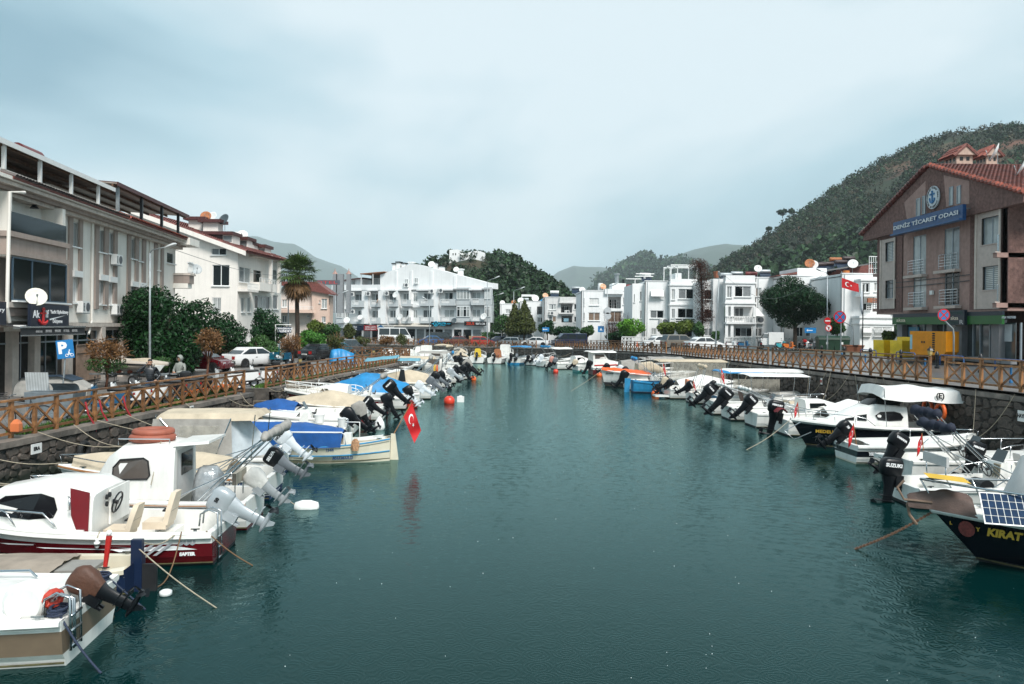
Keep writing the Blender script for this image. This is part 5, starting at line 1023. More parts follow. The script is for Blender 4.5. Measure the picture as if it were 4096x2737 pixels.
 for i in range(160): x, y = r.uniform(-1.6, 2.2), r.uniform(-.5, .5); mb.tube([(x * .4, y, 0), (x * .8, y, h * .6), (x + r.uniform(-.5, .5), y, h * r.uniform(.9, 1.5))], [.03, .02, .01], 4)
 mb.build('twigs', MAT['vine_brown'], t)
 # flowers and planting at the fence foot
 mb = MB(); fl = MB(); r = random.Random(6)
 for i in range(900):
  d = r.uniform(31.5, 35.6); x = LQ(d) - r.uniform(.2, .8); leaves(mb, [(x, d, LZ + r.uniform(.05, .3), .06, .06, .05)], 2, .06, r)
  if i % 4 == 0: fl.ball((x, d, LZ + r.uniform(.25, .42)), .035, 5, 4)
 t = thing('flower_bed', 'bed of orange marigolds behind the left quay fence', 'flower bed'); mb.build('foliage', LF_M, t); fl.build('blossoms', mk('marigold', (.75, .16, .01), .7), t)
plants()

# ------------------------------------------------------------------ hills and woods
def hill(name, prof, D, ext, seed, m, amp=4, nu=70, nv=16, back=.6):
 def zx(x): y = interp(prof, x); q = P(x, y, D); return q.x, q.z
 x0, x1 = prof[0][0], prof[-1][0]; vs = {}
 def f_(a, b):
  x = lerp(x0, x1, a); X, zt = zx(x); v = b * 1.35; s_ = min(1, v); k = math.sin(min(v, 1) * math.pi / 2) if v <= 1 else 1 - (v - 1) * back; y = D - ext * (1 - s_) + (max(0, v - 1)) * ext * 1.5; edge = min(1, a * 8, (1 - a) * 8)
  nz_ = noise.fractal(Vector((X * .9 / ext * 4, y / ext * 4, seed)), 1, 2, 4) * amp * (1 if v < .9 else .4)
  return (X * (y / D) ** .5, y, max(-.5, 1.0 + (zt - 1) * k ** 1.15 * (.3 + .7 * edge) + nz_ * min(1, v * 2) * (v < 1)))
 o = MB().grid(nu, nv, f_).build(name, m, None, True); struct(o); return f_
def wood(name, fs, n, size, m, seed, per=16, lo=.02, hi=1.02, asp=.7, keep=None, hs=1., lf=.19):
 r = random.Random(seed); mb = MB()
 for i in range(n):
  a, b = r.uniform(.01, .99), lerp(lo, hi, r.random()) / 1.35
  if keep and not keep(a, b, r): continue
  p = fs(a, b); s_ = size * r.choice((.45, .6, .8, 1, 1.2, 1.5))
  leaves(mb, [(p[0], p[1], p[2] + s_ * .7 * hs, s_ * .62, s_ * .62, s_ * .75 * hs)], per, s_ * lf, r, .4, asp)
 stuff(mb.build(name, m))
def hills():
 SOIL = mk('hill_soil', (.026, .038, .018), .95, var=.5, scale=.02, col2=(.12, .055, .035), c2lo=.48, c2hi=.6); FAR = mk('far_hill', (.028, .05, .028), .95, var=.4, scale=.012)
 W1 = leafmat('scrub', (.020, .042, .017), .6, sc=.02, var=.5); W2 = leafmat('pine_wood', (.018, .045, .014), .6, sc=.03, var=.5); W3 = leafmat('scrub_dry', (.045, .042, .022), .6, sc=.02, var=.5)
 h1 = hill('hill', [(2600, 1260), (2720, 1120), (2800, 1085), (2880, 1065), (3000, 1008), (3100, 935), (3200, 866), (3310, 790), (3420, 726), (3560, 656), (3690, 614), (3800, 578), (3870, 564), (3960, 564), (4096, 566), (4500, 620), (4900, 800)], 720, 420, 1, SOIL, 5, 90, 22)
 wood('scrub', h1, 8500, 3.7, W1, 11, 26, .05, 1.0, keep=lambda a, b, r: noise.noise(Vector((a * 14, b * 9, 3))) > -.2 + .25 * b * r.random()); wood('scrub', h1, 3000, 3.2, W3, 12, 22, .3, 1.0); wood('wood', h1, 2600, 7.2, W2, 13, 60, .0, .42)
 h2 = hill('hill', [(1500, 1280), (1600, 1180), (1700, 1108), (1740, 1086), (1790, 1060), (1900, 1048), (1990, 1064), (2060, 1076), (2110, 1104), (2160, 1136), (2200, 1160), (2290, 1212), (2350, 1270)], 320, 130, 2, SOIL, 2.5, 60, 16)
 wood('wood', h2, 2600, 2.5, W2, 21, 70, .05, 1.0, keep=lambda a, b, r: a > .56 or (a < .31 and r.random() < .3)); wood('scrub', h2, 1500, 1.5, W1, 22, 40, .1, 1.0, keep=lambda a, b, r: a < .66)
 wood('wood', hill('hill', [(2300, 1270), (2340, 1185), (2400, 1132), (2470, 1092), (2530, 1068), (2570, 1060), (2640, 1086), (2700, 1078), (2760, 1100), (2860, 1130), (3000, 1250)], 2500, 800, 3, FAR, 18, 50, 12), 2400, 20, W2, 31, 34)
 for i, (pr, D) in enumerate((([(700, 1260), (850, 1005), (960, 965), (1040, 952), (1120, 975), (1200, 986), (1270, 1030), (1370, 1062), (1440, 1112), (1520, 1165), (1640, 1280)], 7600), ([(2080, 1270), (2150, 1155), (2230, 1088), (2290, 1066), (2340, 1072), (2450, 1082), (2520, 1105), (2700, 1260)], 7200), ([(2500, 1250), (2600, 1085), (2700, 1022), (2780, 1002), (2880, 988), (3000, 1000), (3300, 1250)], 5600))):
  hill('mountain', pr, D, 2200, 4 + i, FAR, 60, 90, 18)
 # ridge trees
 for i, (x, y, s_, l) in enumerate(((3130, 805, 22, 'small umbrella pine on the hill slope left of its neighbour'), (3165, 800, 14, 'small pine close beside the umbrella pine on the slope'), (3710, 548, 15, 'wind bent pine on the upper ridge'), (3768, 535, 16, 'pine in front of the hill summit'), (3870, 508, 16, 'pine on the hill summit'), (3955, 508, 20, 'broad pine right of the summit pine'), (3075, 870, 12, 'low pine on the lower ridge'), (2905, 1010, 14, 'single pine where the ridge meets the wood'))):
  b = P(x, y + 44 + s_ * 1.1, 714); k = 714 / F; tree(l, b, (0, 0, s_ * 1.1 * k), (s_ * k, s_ * k, s_ * .75 * k), W2, n=260, size=1.2, tr=.3, seed=90 + i, lobes=4, limbs=3, asp=.6)
 for i, (x, y, s_, l) in enumerate(((1800, 1008, 16, 'round dark tree beside the hilltop fort'), (1960, 1022, 12, 'umbrella pine right of the hilltop fort'))):
  b = P(x, y + s_ * 1.6, 318); k = 318 / F; tree(l, b, (0, 0, s_ * 1.6 * k), (s_ * k, s_ * k, s_ * .8 * k), W2, n=500, size=.45, tr=.15, seed=120 + i, lobes=4, limbs=2)
 b = Bld('hilltop_fort', 'whitewashed fort wall on the wooded hilltop', P(1800, 1030, 284)[:2], (1, 0), P(1800, 1075, 284).z, 'fort'); b.poly('wall', PL_W, [b.px(x, y) for x, y in ((1796, 1075), (1935, 1075), (1940, 1012), (1910, 1003), (1850, 1014), (1848, 1004), (1830, 998), (1798, 1000))], 0, 8)
 for x in (1810, 1820): b.window(b.rect(x, 1012, x + 5, 1022), 'dark', y=-.05, n=1, sill=False)
hills()
def haze():
 m = bpy.data.materials.new('haze'); m.use_nodes = True; nt = m.node_tree; nt.nodes.clear(); out = nt.nodes.new('ShaderNodeOutputMaterial'); v = nt.nodes.new('ShaderNodeVolumePrincipled')
 v.inputs['Color'].default_value = (.80, .90, .95, 1); v.inputs['Density'].default_value = HAZE; v.inputs['Anisotropy'].default_value = 0.; nt.links.new(v.outputs[0], out.inputs['Volume'])
 o = MB().box(-4600, -80, -2.5, 4600, 12500, 960).build('haze', m); stuff(o)
HAZE = .00011
haze()
# ------------------------------------------------------------------ boats
DKRED = mk('dark_red_gelcoat', (.115, .006, .010), .25, var=.15, coat=.3)
BOOT = mk('antifoul_black', (.012, .012, .014), .7, var=.4)
BOOTB = mk('antifoul_blue', (.012, .03, .09), .6, var=.3)
HBLACK = mk('black_gelcoat', (.006, .008, .012), .2, coat=.3, var=.2)
CANVAS = mk('beige_canvas', (.50, .42, .31), .85, var=.15, scale=2, bump=.3, bscale=15, streak=.15)
CANVG = mk('grey_canvas', (.30, .285, .26), .85, var=.2, scale=3, bump=.3, bscale=15)
CANVL = mk('light_grey_canvas', (.50, .50, .49), .8, var=.12, scale=2, bump=.2)
CANVW = mk('white_canvas', (.72, .71, .68), .75, var=.1, scale=2, bump=.2)
BTARP = mk('blue_tarp_cloth', (.006, .075, .27), .6, var=.2, scale=3, bump=.3, bscale=12)
CTARP = mk('bright_blue_tarp', (.012, .20, .44), .45, var=.2, scale=3, bump=.4, bscale=10)
OTARP = mk('orange_tarp', (.70, .10, .012), .5, var=.15, scale=3, bump=.3)
BRTARP = mk('brown_tarp', (.10, .062, .05), .6, var=.2, scale=3, bump=.4)
TEALC = mk('teal_canvas', (.12, .30, .38), .7, var=.15)
CLEAR = mk('clear_vinyl', (.42, .40, .34), .25, var=.35, scale=3, spec=.6, alpha=.5)
SILVER = mk('silver_cowl', (.42, .45, .47), .3, .3, var=.05)
EWHITE = mk('white_cowl', (.62, .66, .69), .25, coat=.3, var=.05)
EGREY = mk('grey_cowl', (.12, .135, .15), .35, var=.1)
EBLACK = mk('black_cowl', (.005, .006, .008), .35, spec=.3, var=.1)
BAG = mk('plastic_bag', (.40, .42, .43), .18, .4, var=.3, scale=5, bump=1.0, bscale=9)
SEATC = mk('cream_vinyl', (.66, .55, .42), .5, var=.08)
RUBR = mk('wood_rubrail', (.36, .16, .06), .4, var=.25, scale=8)
TXW = mk('boat_letter_white', (.8, .8, .8), .4, var=0); TXB = mk('boat_letter_blue', (.02, .06, .16), .4, var=0); TXG = mk('boat_letter_gold', (.55, .33, .03), .4, var=0); TXK = mk('boat_letter_black', (.01, .01, .01), .4, var=0); TXGR = mk('boat_letter_grey', (.35, .36, .38), .4, var=0)
FLAGR = mk('flag_red', (.52, .008, .012), .7, var=.1)
ORANGE = mk('orange_plastic', (.72, .12, .02), .45, var=.1)
LBLUE = mk('light_blue_paint', (.02, .22, .42), .5, var=.2, streak=.2)
def ellr(cx, cy, z, a, b, n=12, p=2.6):
 o = []
 for j in range(n):
  t = 6.28318 * (j + .5) / n; c, s_ = math.cos(t), math.sin(t)
  o.append((cx + a * math.copysign(abs(c) ** (2 / p), c), cy + b * math.copysign(abs(s_) ** (2 / p), s_), z))
 return o
ENG = {}
def eng_mesh(kind, m):
 k = (kind, m.name)
 if k in ENG: return ENG[k]
 mb = MB()
 if kind == 'cowl':
  mb.loft([ellr(-.27 + dx, 0, z, a, b, 16, 4.2) for z, a, b, dx in ((.04, .22, .12, 0), (.08, .27, .15, 0), (.28, .30, .165, 0), (.42, .285, .16, .005), (.49, .25, .135, .015), (.525, .19, .10, .03))])
 elif kind == 'cover':
  mb.loft([[(x + .02 * math.sin(7 * j + i * 2), y + .015 * math.cos(5 * j + i), z) for j, (x, y, z) in enumerate(ellr(-.27 + dx, 0, zz, a, b, 16, 2.6))] for i, (zz, a, b, dx) in enumerate(((-.10, .18, .12, 0), (.0, .24, .14, 0), (.14, .29, .175, 0), (.34, .31, .185, 0), (.46, .28, .165, .01), (.54, .2, .11, .04)))])
 elif kind == 'leg':
  mb.loft([ellr(-.27 + dx, 0, z, a, b, 10) for z, a, b, dx in ((.07, .23, .13, 0), (-.06, .20, .115, 0), (-.2, .15, .085, 0), (-.45, .125, .065, -.01), (-.62, .12, .055, -.02), (-.80, .11, .035, -.03))])
  mb.box(-.60, -.11, -.64, -.12, .11, -.62); mb.box(-.50, -.07, -.50, -.16, .07, -.485)
  mb.lathe([(.012, -.62), (.05, -.55), (.062, -.4), (.058, -.22), (.03, -.1), (.008, -.06)], 10, (0, 0, -.82), 'X')
  mb.prism([(-.40, -.86), (-.22, -.86), (-.34, -1.02), (-.42, -1.02)], lambda a, b: (a, -.012, b), lambda a, b: (a, .012, b))
  mb.box(-.16, -.13, -.24, .04, .13, .08); mb.box(.0, -.10, -.34, .05, -.05, .05); mb.box(.0, .05, -.34, .05, .10, .05)
 elif kind == 'prop':
  mb.lathe([(.045, -.70), (.055, -.62), (.05, -.60)], 8, (0, 0, -.82), 'X')
  for i in range(3):
   a = i * 2.094 + .4; o = len(mb.v)
   mb.add([(-.62, -.02, .04), (-.70, .03, .04), (-.72, .10, .14), (-.67, .06, .19), (-.61, -.03, .18), (-.60, -.07, .11)], [(0, 1, 2, 3, 4, 5), (5, 4, 3, 2, 1, 0)])
   mb.xf(Matrix.Translation((0, 0, -.82)) @ Matrix.Rotation(a, 4, 'X'), o)
 ENG[k] = mb.mesh({'cowl': 'cowl', 'cover': 'motor_cover', 'leg': 'outboard_motor', 'prop': 'propeller'}[kind], m, 45); return ENG[k]
class Boat:
 def __init__(s, label, pos, rz, L, B, H, near, name='motorboat', **kw):
  s.r = thing(name, label, 'boat', (pos[0], pos[1], 0), R(rz), 'boats moored in the harbour'); s.L, s.B, s.H, s.near = L, B, H, near; s.rz = R(rz); s.pos = Vector((pos[0], pos[1], 0)); s.hull(**kw)
 def w(s, t):
  t = min(max(t, 0), 1)
  if t < .4: return s.B / 2 * (s.fs + (1 - s.fs) * math.sin(math.pi / 2 * t / .4))
  return s.B / 2 * max(0.0, 1 - ((t - .4) / .6) ** s.p)
 def zs(s, t): return s.H * (1 + s.rise * t * t + s.rise0 * (1 - t) ** 4)
 def P(s, x, y, z):   # world -> local
  return Matrix.Rotation(-s.rz, 3, 'Z') @ (Vector((x, y, z)) - s.pos)
 def hull(s, boot=BOOT, low=WHITE, band=WHITE, up=WHITE, deck=WHITE, tc=.6, fs=.88, p=2.2, rake=.5, rise=.35, rise0=0., floor=.12, rim=.13, tub=None, nose=.97, laps=False, zb=(.07, .34, .72)):
  s.fs, s.p, s.rise, s.rise0, s.tc, s.rake = fs, p, rise, rise0, tc, rake; L = s.L; n = 18; mb = MB(); ts = [i / n for i in range(n + 1)]
  zf = [-.9, -.35, zb[0] / s.H * 1, zb[1], zb[2], 1.0]
  def sec(t):
   w = max(s.w(t), .015); zz = s.zs(t); fl = 1 - .45 * t ** 2; pts = []
   for k, f_ in enumerate(zf):
    yy = w * [0, .78 * fl, .86 * fl + .0, .93 * lerp(fl, 1, .4), .98 * lerp(fl, 1, .75), 1.0][k]
    z_ = (-.28 if k == 0 else -.10) if k < 2 else zz * f_
    x = L * t - rake * (1 - max(0, (z_ + .28) / (zz + .28))) * t ** 3
    pts.append((x, yy, z_))
   return pts
  secs = [sec(t) for t in ts]; mats = [boot, low, band, up]
  for sd_ in (1, -1):
   for k in range(5):
    mb.mi = [0, 0, 1, 2, 3][k]
    rings = [[(q[k][0], sd_ * q[k][1], q[k][2]), (q[k + 1][0], sd_ * q[k + 1][1], q[k + 1][2])] for q in secs]
    mb.loft(rings, wrap=False, cap=False)
    a, b = secs[0][k], secs[0][k + 1]; mb.add([(a[0], sd_ * a[1], a[2]), (b[0], sd_ * b[1], b[2]), (b[0], 0, b[2]), (a[0], 0, a[2])], [(0, 1, 2, 3)])
  s.hb = mb.build('hull', mats, s.r, 35)
  # gunwale, side decks and cockpit tub
  mb = MB(); tub_t = [t for t in ts if t <= tc + 1e-6]
  for sd_ in (1, -1):
   mb.loft([[(L * t, sd_ * (max(s.w(t), .01) + .035), s.zs(t) - .07), (L * t, sd_ * (max(s.w(t), .01) + .04), s.zs(t)), (L * t, sd_ * max(s.w(t) - .02, 0), s.zs(t) + .025), (L * t, sd_ * max(s.w(t) - rim, 0), s.zs(t) + .02)] for t in ts], wrap=False, cap=False)
   mb.loft([[(L * max(t, .02), sd_ * max(s.w(t) - rim, 0), s.zs(t) + .02), (L * max(t, .02), sd_ * max(s.w(t) - rim - .03, 0), floor), (L * max(t, .02), 0, floor)] for t in tub_t], wrap=False, cap=False)
  t = tub_t[-1]; w = s.w(t) - rim
  mb.add([(L * t, -w, floor), (L * t, w, floor), (L * t, w, s.zs(t) + .02), (L * t, -w, s.zs(t) + .02)], [(0, 1, 2, 3)])
  w = s.w(0) - rim; mb.add([(0, -s.w(0), s.H), (0, s.w(0), s.H), (.1, s.w(0), s.H + .015), (.1, -s.w(0), s.H + .015), (.1, -w, floor), (.1, w, floor)], [(0, 1, 2, 3), (3, 2, 5, 4)])
  mb.build('cockpit', tub or deck, s.r, 40)
  fd = [t] + [q for q in ts if q > t + .01]
  if len(fd) > 1: MB().loft([[(L * q, sgn * max(s.w(q) - rim, 0) * f_, s.zs(q) + .02 + .08 * (1 - f_ * f_) * min(1, s.w(q) * 2)) for sgn, f_ in ((-1, 1), (-1, .6), (-1, .2), (1, .2), (1, .6), (1, 1))] for q in fd], wrap=False, cap=False).build('foredeck', deck, s.r, 40)
  s.strake(.06 / s.H, mk('weed_line', (.06, .055, .02), .8, var=.5, scale=8), .014, 'weed_line', -.02); mb = MB()
  for t in (.06, .86):
   for sd_ in (1, -1): x, y, z = L * t, sd_ * max(s.w(t) - .07, .03), s.zs(t) + .03; mb.box(x - .08, y - .012, z + .03, x + .08, y + .012, z + .05); mb.box(x - .03, y - .01, z, x + .03, y + .01, z + .03)
  mb.build('cleats', STEEL, s.r)
  if laps:
   mb = MB()
   for f_ in (.25, .42, .58, .74):
    for sd_ in (1, -1): mb.tube([(L * t - .02, sd_ * (s.w(t) * lerp(.88, 1, f_) * (1 - .3 * (1 - f_) * t * t) + .002), s.zs(t) * f_) for t in ts[:15]], .008, 4)
   mb.build('planking_lines', TXGR, s.r)
 def strake(s, f_, m, r=.03, name='rubrail', off=.02):
  mb = MB(); n = 18
  for sd_ in (1, -1): mb.tube([(s.L * i / n - s.rake * (1 - (s.zs(i / n) * f_ + .28) / (s.zs(i / n) + .28)) * (i / n) ** 3, sd_ * (max(s.w(i / n), .01) * lerp(.9, 1., f_) + off), s.zs(i / n) * f_) for i in range(n + 1)], r, 6)
  return mb.build(name, m, s.r)
 def engine(s, y=0., z=None, sc=1., tilt=55, cowl=EBLACK, leg=None, text='', tm=None, cover=None, x=0., ts=.085, prop=None, yaw=0.):
  leg = leg or cowl; z = s.H * (1 + s.rise0) + .02 if z is None else z; sc *= .72; M = Matrix.Translation((x, y, z)) @ Matrix.Rotation(R(yaw), 4, 'Z') @ Matrix.Rotation(R(tilt), 4, 'Y') @ Matrix.Diagonal((sc, sc, sc, 1))
  o = obj('outboard_motor', eng_mesh('leg', leg), s.r, M); me = eng_mesh('cover', cover) if cover else eng_mesh('cowl', cowl); obj('motor_cover' if cover else 'cowl', me, o); obj('propeller', eng_mesh('prop', prop or leg), o)
  if text:
   for sd_ in (1, -1): txt(text, ts, o, fr((-.28, sd_ * (.17 if not cover else .19), .34), (-sd_, 0, 0)), tm or TXW, .006)
  return o
 def house(s, st, m=WHITE, name='cabin', n=4):
  """lofted superstructure; st = (x, half width bottom, half width top, z0, z1)"""
  rings = []
  for x, wb, wt, z0, z1 in st:
   h = z1 - z0; r_ = min(.12, wt * .4, h * .4)
   pr = [(wb, z0), (lerp(wb, wt, .5), z0 + h * .5), (wt, z1 - r_), (wt - r_ * .3, z1 - r_ * .3), (wt - r_, z1), (wt * .4, z1 + .02)]
   rings.append([(x, y, z) for y, z in pr] + [(x, -y, z) for y, z in reversed(pr)])
  s.hs = st; return MB().loft(rings).build(name, m, s.r, 40)
 def swin(s, pts, st=None, m=None, off=.012, side=None, name='cabin_window', parent=None, frame=True):
  st = st or s.hs; m = m or GLASS
  def yy(x, z):
   for a, b in zip(st, st[1:]):
    lo, hi = min(a[0], b[0]), max(a[0], b[0])
    if lo - 1e-6 <= x <= hi + 1e-6 or (b is st[-1]):
     q = (x - a[0]) / (b[0] - a[0]); wb, wt, z0, z1 = [lerp(a[i], b[i], q) for i in (1, 2, 3, 4)]
     return lerp(wb, wt, min(1, max(0, (z - z0) / (z1 - z0))))
  for sd_ in ((1, -1) if side is None else (side,)):
   P_ = [(x, sd_ * (yy(x, z) + off), z) for x, z in pts]; mb = MB(); mb.add(P_, [tuple(range(len(P_)))]); o = mb.build(name, m, parent or s.r)
   if frame: MB().tube(P_, .018, 5, True).build('window_seal', RUB, o)
 def tarp(s, t0, t1, prof, m, drop=.12, name='tarp', seed=1, wr=.035, nu=26, nv=14, pw=1.2, out=.06, flat=0.):
  def f_(a, b):
   t = lerp(t0, t1, a); q = b * 2 - 1; w = s.w(t) + out; zr = interp(prof, t); ze = s.zs(t) - drop; k = abs(q)
   kk = max(0, (k - flat) / (1 - flat)); z = lerp(zr, ze, kk ** pw) if zr > ze else ze
   nn = noise.noise(Vector((t * 9 + seed, q * 3, seed * 3.1))) + .6 * noise.noise(Vector((t * 25, q * 7 + seed, 1.7)))
   return (s.L * t + nn * wr * .4, q * w + (nn * wr * .8 if k > .9 else 0), z + nn * wr * (1 if k < .95 else .5) + (.03 if t0 < t < t1 else 0) * (1 - k))
  return MB().grid(nu, nv, f_).build(name, m, s.r, True)
 def canopy(s, x0, x1, w, z, m=CANVW, arch=.10, sag=.03, zb=None, tilt=0., drop=.10, legs=True, seed=1, xb=None, lean=0.):
  def f_(a, b):
   q = b * 2 - 1; x = lerp(x0, x1, a); nn = noise.noise(Vector((a * 5 + seed, q * 2, seed))) * .02
   e = 0 if abs(q) < .93 and .02 < a < .98 else -drop
   return (x, q * w, z + tilt * (a - .5) + arch * (1 - q * q) - sag * abs(math.sin(a * math.pi * 2)) * (1 - abs(q) * .4) + e + nn)
  o = MB().grid(20, 14, f_).build('canopy', m, s.r, 50)
  if legs:
   zb = s.zs(.3) if zb is None else zb; mb = MB()
   for sd_ in (1, -1):
    for xa, xc in ((x0 + .05, xb if xb is not None else x0 + .15), (x1 - .05, xb if xb is not None else x1 - .15)): mb.tube([(xc, sd_ * w * .98, zb), (xa + lean, sd_ * w * .97, z + tilt * (0 if x1 == x0 else (xa - x0) / (x1 - x0) - .5))], .016, 6)
   mb.build('canopy_frame', STEEL, s.r)
  return o
 def folded(s, xb, xt, zt, w, m=CANVG, r=.10, zb=None, span=None, poles=2):
  zb = s.zs(.3) if zb is None else zb; w2 = span or w * .95
  mb = MB(); k = 14
  mb.tube([(xt + .02 * math.sin(i * 2.1), lerp(-w2, w2, i / k), zt + .03 * math.sin(i * 1.7)) for i in range(k + 1)], [r * (.6 if i in (0, k) else 1 + .2 * math.sin(i * 2.7)) for i in range(k + 1)], 8); o = mb.build('folded_bimini', m, s.r, True)
  mb = MB()
  for sd_ in (1, -1):
   for a, c in [((xb + .12 * j, sd_ * w, zb), (xt + .1 * (j - .5), sd_ * w2 * .97, zt - .02)) for j in range(poles)] + [((xb + (xt - xb) * -.6, sd_ * w, zb), (lerp(xb, xt, .45), sd_ * w, lerp(zb, zt, .45)))]: MB().tube([a, c], .015, 6).build('bimini_pole', STEEL, s.r)
 def rail(s, t0=.5, h=.38, m=None, r=.016, n=8, bow=1.0, inset=.06, mid=False, sides=(1, -1)):
  mb = MB(); m = m or STEEL
  for sd_ in sides:
   pts = []
   for i in range(n + 1):
    t = lerp(t0, .985, i / n); hh = h * min(1, i / 1.2) if i < 2 else h; base = (s.L * t, sd_ * max(s.w(t) - inset, .0), s.zs(t) + .02); q = (base[0] + bow * .06 * i / n, base[1] * 1.02, base[2] + hh); pts.append(q)
    if i % 2 == 0 and i: mb.tube([base, q], r * .8, 5)
   mb.tube(pts, r, 6)
   if mid: mb.tube([(p[0], p[1], p[2] - h * .45) for p in pts[1:]], r * .8, 5)
  return mb.build('bow_rail', m, s.r, True)
 def ladder(s, y, z=None, h=.75, w=.3, x=-.06):
  z = s.H + .25 if z is None else z; mb = MB()
  for k in (0, w): mb.tube([(x + .35, y + k, z - .3), (x + .33, y + k, z - .08), (x + .18, y + k, z), (x + .02, y + k, z - .06), (x, y + k, z - h)], .018, 6)
  for i in range(3): mb.tube([(x, y, z - h + .05 + .2 * i), (x, y + w, z - h + .05 + .2 * i)], .02, 6)
  return mb.build('boarding_ladder', STEEL, s.r, True)
 def fender(s, t, side, m=None, r=.1, h=.5, z=None):
  y = side * (s.w(t) + r + .03); z = s.zs(t) - .05 if z is None else z; o = MB().lathe([(.02, -h), (r * .7, -h + .03), (r, -h + .12), (r, -.12), (r * .6, -.04), (.03, 0)], 10, (s.L * t, y, z)).build('fender', m or WPAINT, s.r, True)
  MB().tube([(s.L * t, y, z), (s.L * t, side * (s.w(t) - .03), s.zs(t) + .05)], .012, 5).build('fender_line', ROPE, o)
 def seat(s, x, y, z, m=SEATC, h=.55, w=.45, face=1):
  mb = MB(); mb.box(x - .22, y - w / 2, z - .08, x + .22, y + w / 2, z + .06); o = mb.build('seat', m, s.r)
  rings = []
  for k in range(7):
   q = k / 6; ww = w / 2 * (1 - .35 * q ** 3); xx = x - face * (.2 + .14 * q); rings.append([(xx - .05, y - ww, z + h * q), (xx + .05, y - ww, z + h * q), (xx + .05, y + ww, z + h * q), (xx - .05, y + ww, z + h * q)])
  MB().loft(rings).build('backrest', m, o, 40); MB().tube([(x, y, .12), (x, y, z - .08)], .06, 8).build('pedestal', STEEL, o); MB().box(x - face * .2 - .11, y - w * .46, z + h * .42, x - face * .2 - .02 + .07, y + w * .46, z + h * .48).build('seat_stripe', RUB, o)
  return o
 def wheel(s, x, y, z, r=.19, yaw=0., face=-1):
  mb = MB(); mb.tube([(0, r * math.cos(i * .449), r * math.sin(i * .449)) for i in range(14)], .017, 6, True)
  for i in range(3): mb.tube([(0, 0, 0), (0, r * math.cos(i * 2.094 + .5), r * math.sin(i * 2.094 + .5))], .012, 5)
  mb.lathe([(.04, -.02), (.04, .08), (.02, .14)], 8, (0, 0, 0), 'X'); return mb.build('steering_wheel', BLACK, s.r, False, Matrix.Translation((x, y, z)) @ Matrix.Rotation(R(yaw), 4, 'Z') @ Matrix.Rotation(R(15 * face), 4, 'Y'))
 def console(s, x, y, z0=.12, h=.85, w=.7, d=.5, m=WHITE, screen=True):
  MB().loft([[(x - d / 2, y - w / 2, z0), (x + d / 2, y - w / 2, z0), (x + d / 2, y + w / 2, z0), (x - d / 2, y + w / 2, z0)], [(x - d / 2 + .05, y - w / 2, z0 + h * .7), (x + d / 2, y - w / 2, z0 + h * .7), (x + d / 2, y + w / 2, z0 + h * .7), (x - d / 2 + .05, y + w / 2, z0 + h * .7)], [(x - d * .1, y - w * .45, z0 + h), (x + d * .45, y - w * .45, z0 + h), (x + d * .45, y + w * .45, z0 + h), (x - d * .1, y + w * .45, z0 + h)]]).build('console', m, s.r)
  if screen: MB().add([(x + .02, y - w * .42, z0 + h), (x + .02, y + w * .42, z0 + h), (x + .18, y + w * .36, z0 + h + .3), (x + .18, y - w * .36, z0 + h + .3)], [(0, 1, 2, 3)]).build('windscreen', mk('tinted_screen', (.05, .06, .065), .08), s.r)
  s.wheel(x - d / 2 - .06, y, z0 + h * .78)
 def wtext(s, body, t, f_, size, m, bold=.004, side=None, shear=0., xs=1., z=None):
  side = side or s.near; e = .01; w0, w1 = s.w(t - e), s.w(t + e); kk = lerp(.9, 1., f_); dy = (w1 - w0) * kk / (2 * e * s.L); z = s.zs(t) * f_ if z is None else z
  fl = 1 - .45 * t ** 2; yy = s.w(t) * interp([(.07 / s.H, .86 * fl), (.34, .93 * lerp(fl, 1, .4)), (.72, .98 * lerp(fl, 1, .75)), (1, 1)], f_) + .012
  return txt(body, size, s.r, fr((s.L * t, side * yy, z), (-side, -dy, 0), (0, side * .06, 1)), m, bold, shear=shear, xs=xs)
 def rope(s, a, b, sag=.15, r=.012, m=None, n=8, world_b=True, name='mooring_rope'):
  b = s.P(*b) if world_b else Vector(b); a = Vector(a)
  MB().tube([a.lerp(b, i / n) - Vector((0, 0, sag * math.sin(math.pi * i / n))) for i in range(n + 1)], r, 5, cap=False).build(name, m or ROPE, s.r, True)
 def moor(s, to_left, n=2):
  """lines from the quay end of the boat to the quay edge"""
  for k in range(n):
   sg = 1 if k else -1; tip = s.L * .97 if s.bowin else .1; a = Vector((tip, sg * .12 if s.bowin else sg * s.w(0) * .8, s.zs(.97 if s.bowin else 0) + .05)); wp = Matrix.Rotation(s.rz, 3, 'Z') @ a + s.pos
   yq = wp.y + sg * .9
   if to_left: b = (LQ(yq) + .3, yq, LZ + .1)
   else: b = (interp([(14, 17.2), (26, 16.8), (40, 16.3), (54, 15.5), (74, 14.9)], yq) - .1, yq, interp([(14, 2.36), (40, 2.2), (74, 1.85)], yq) + .1)
   s.rope(a, b, .2)
 bowin = True
 def flag(s, base, d, h, size=(.55, .8), hang=True, seed=1, m=None, staff=None):
  base = Vector(base); d = Vector(d).normalized(); tip = base + d * h; o = MB().tube([base, tip], .014, 6).build('flag_staff', staff or RUBR, s.r)
  flag_cloth(o, tip, Vector((-.35 if d.x < 0 else .35, 0, -1)) if hang else Vector((1, 0, -.1)), -d, size, seed)
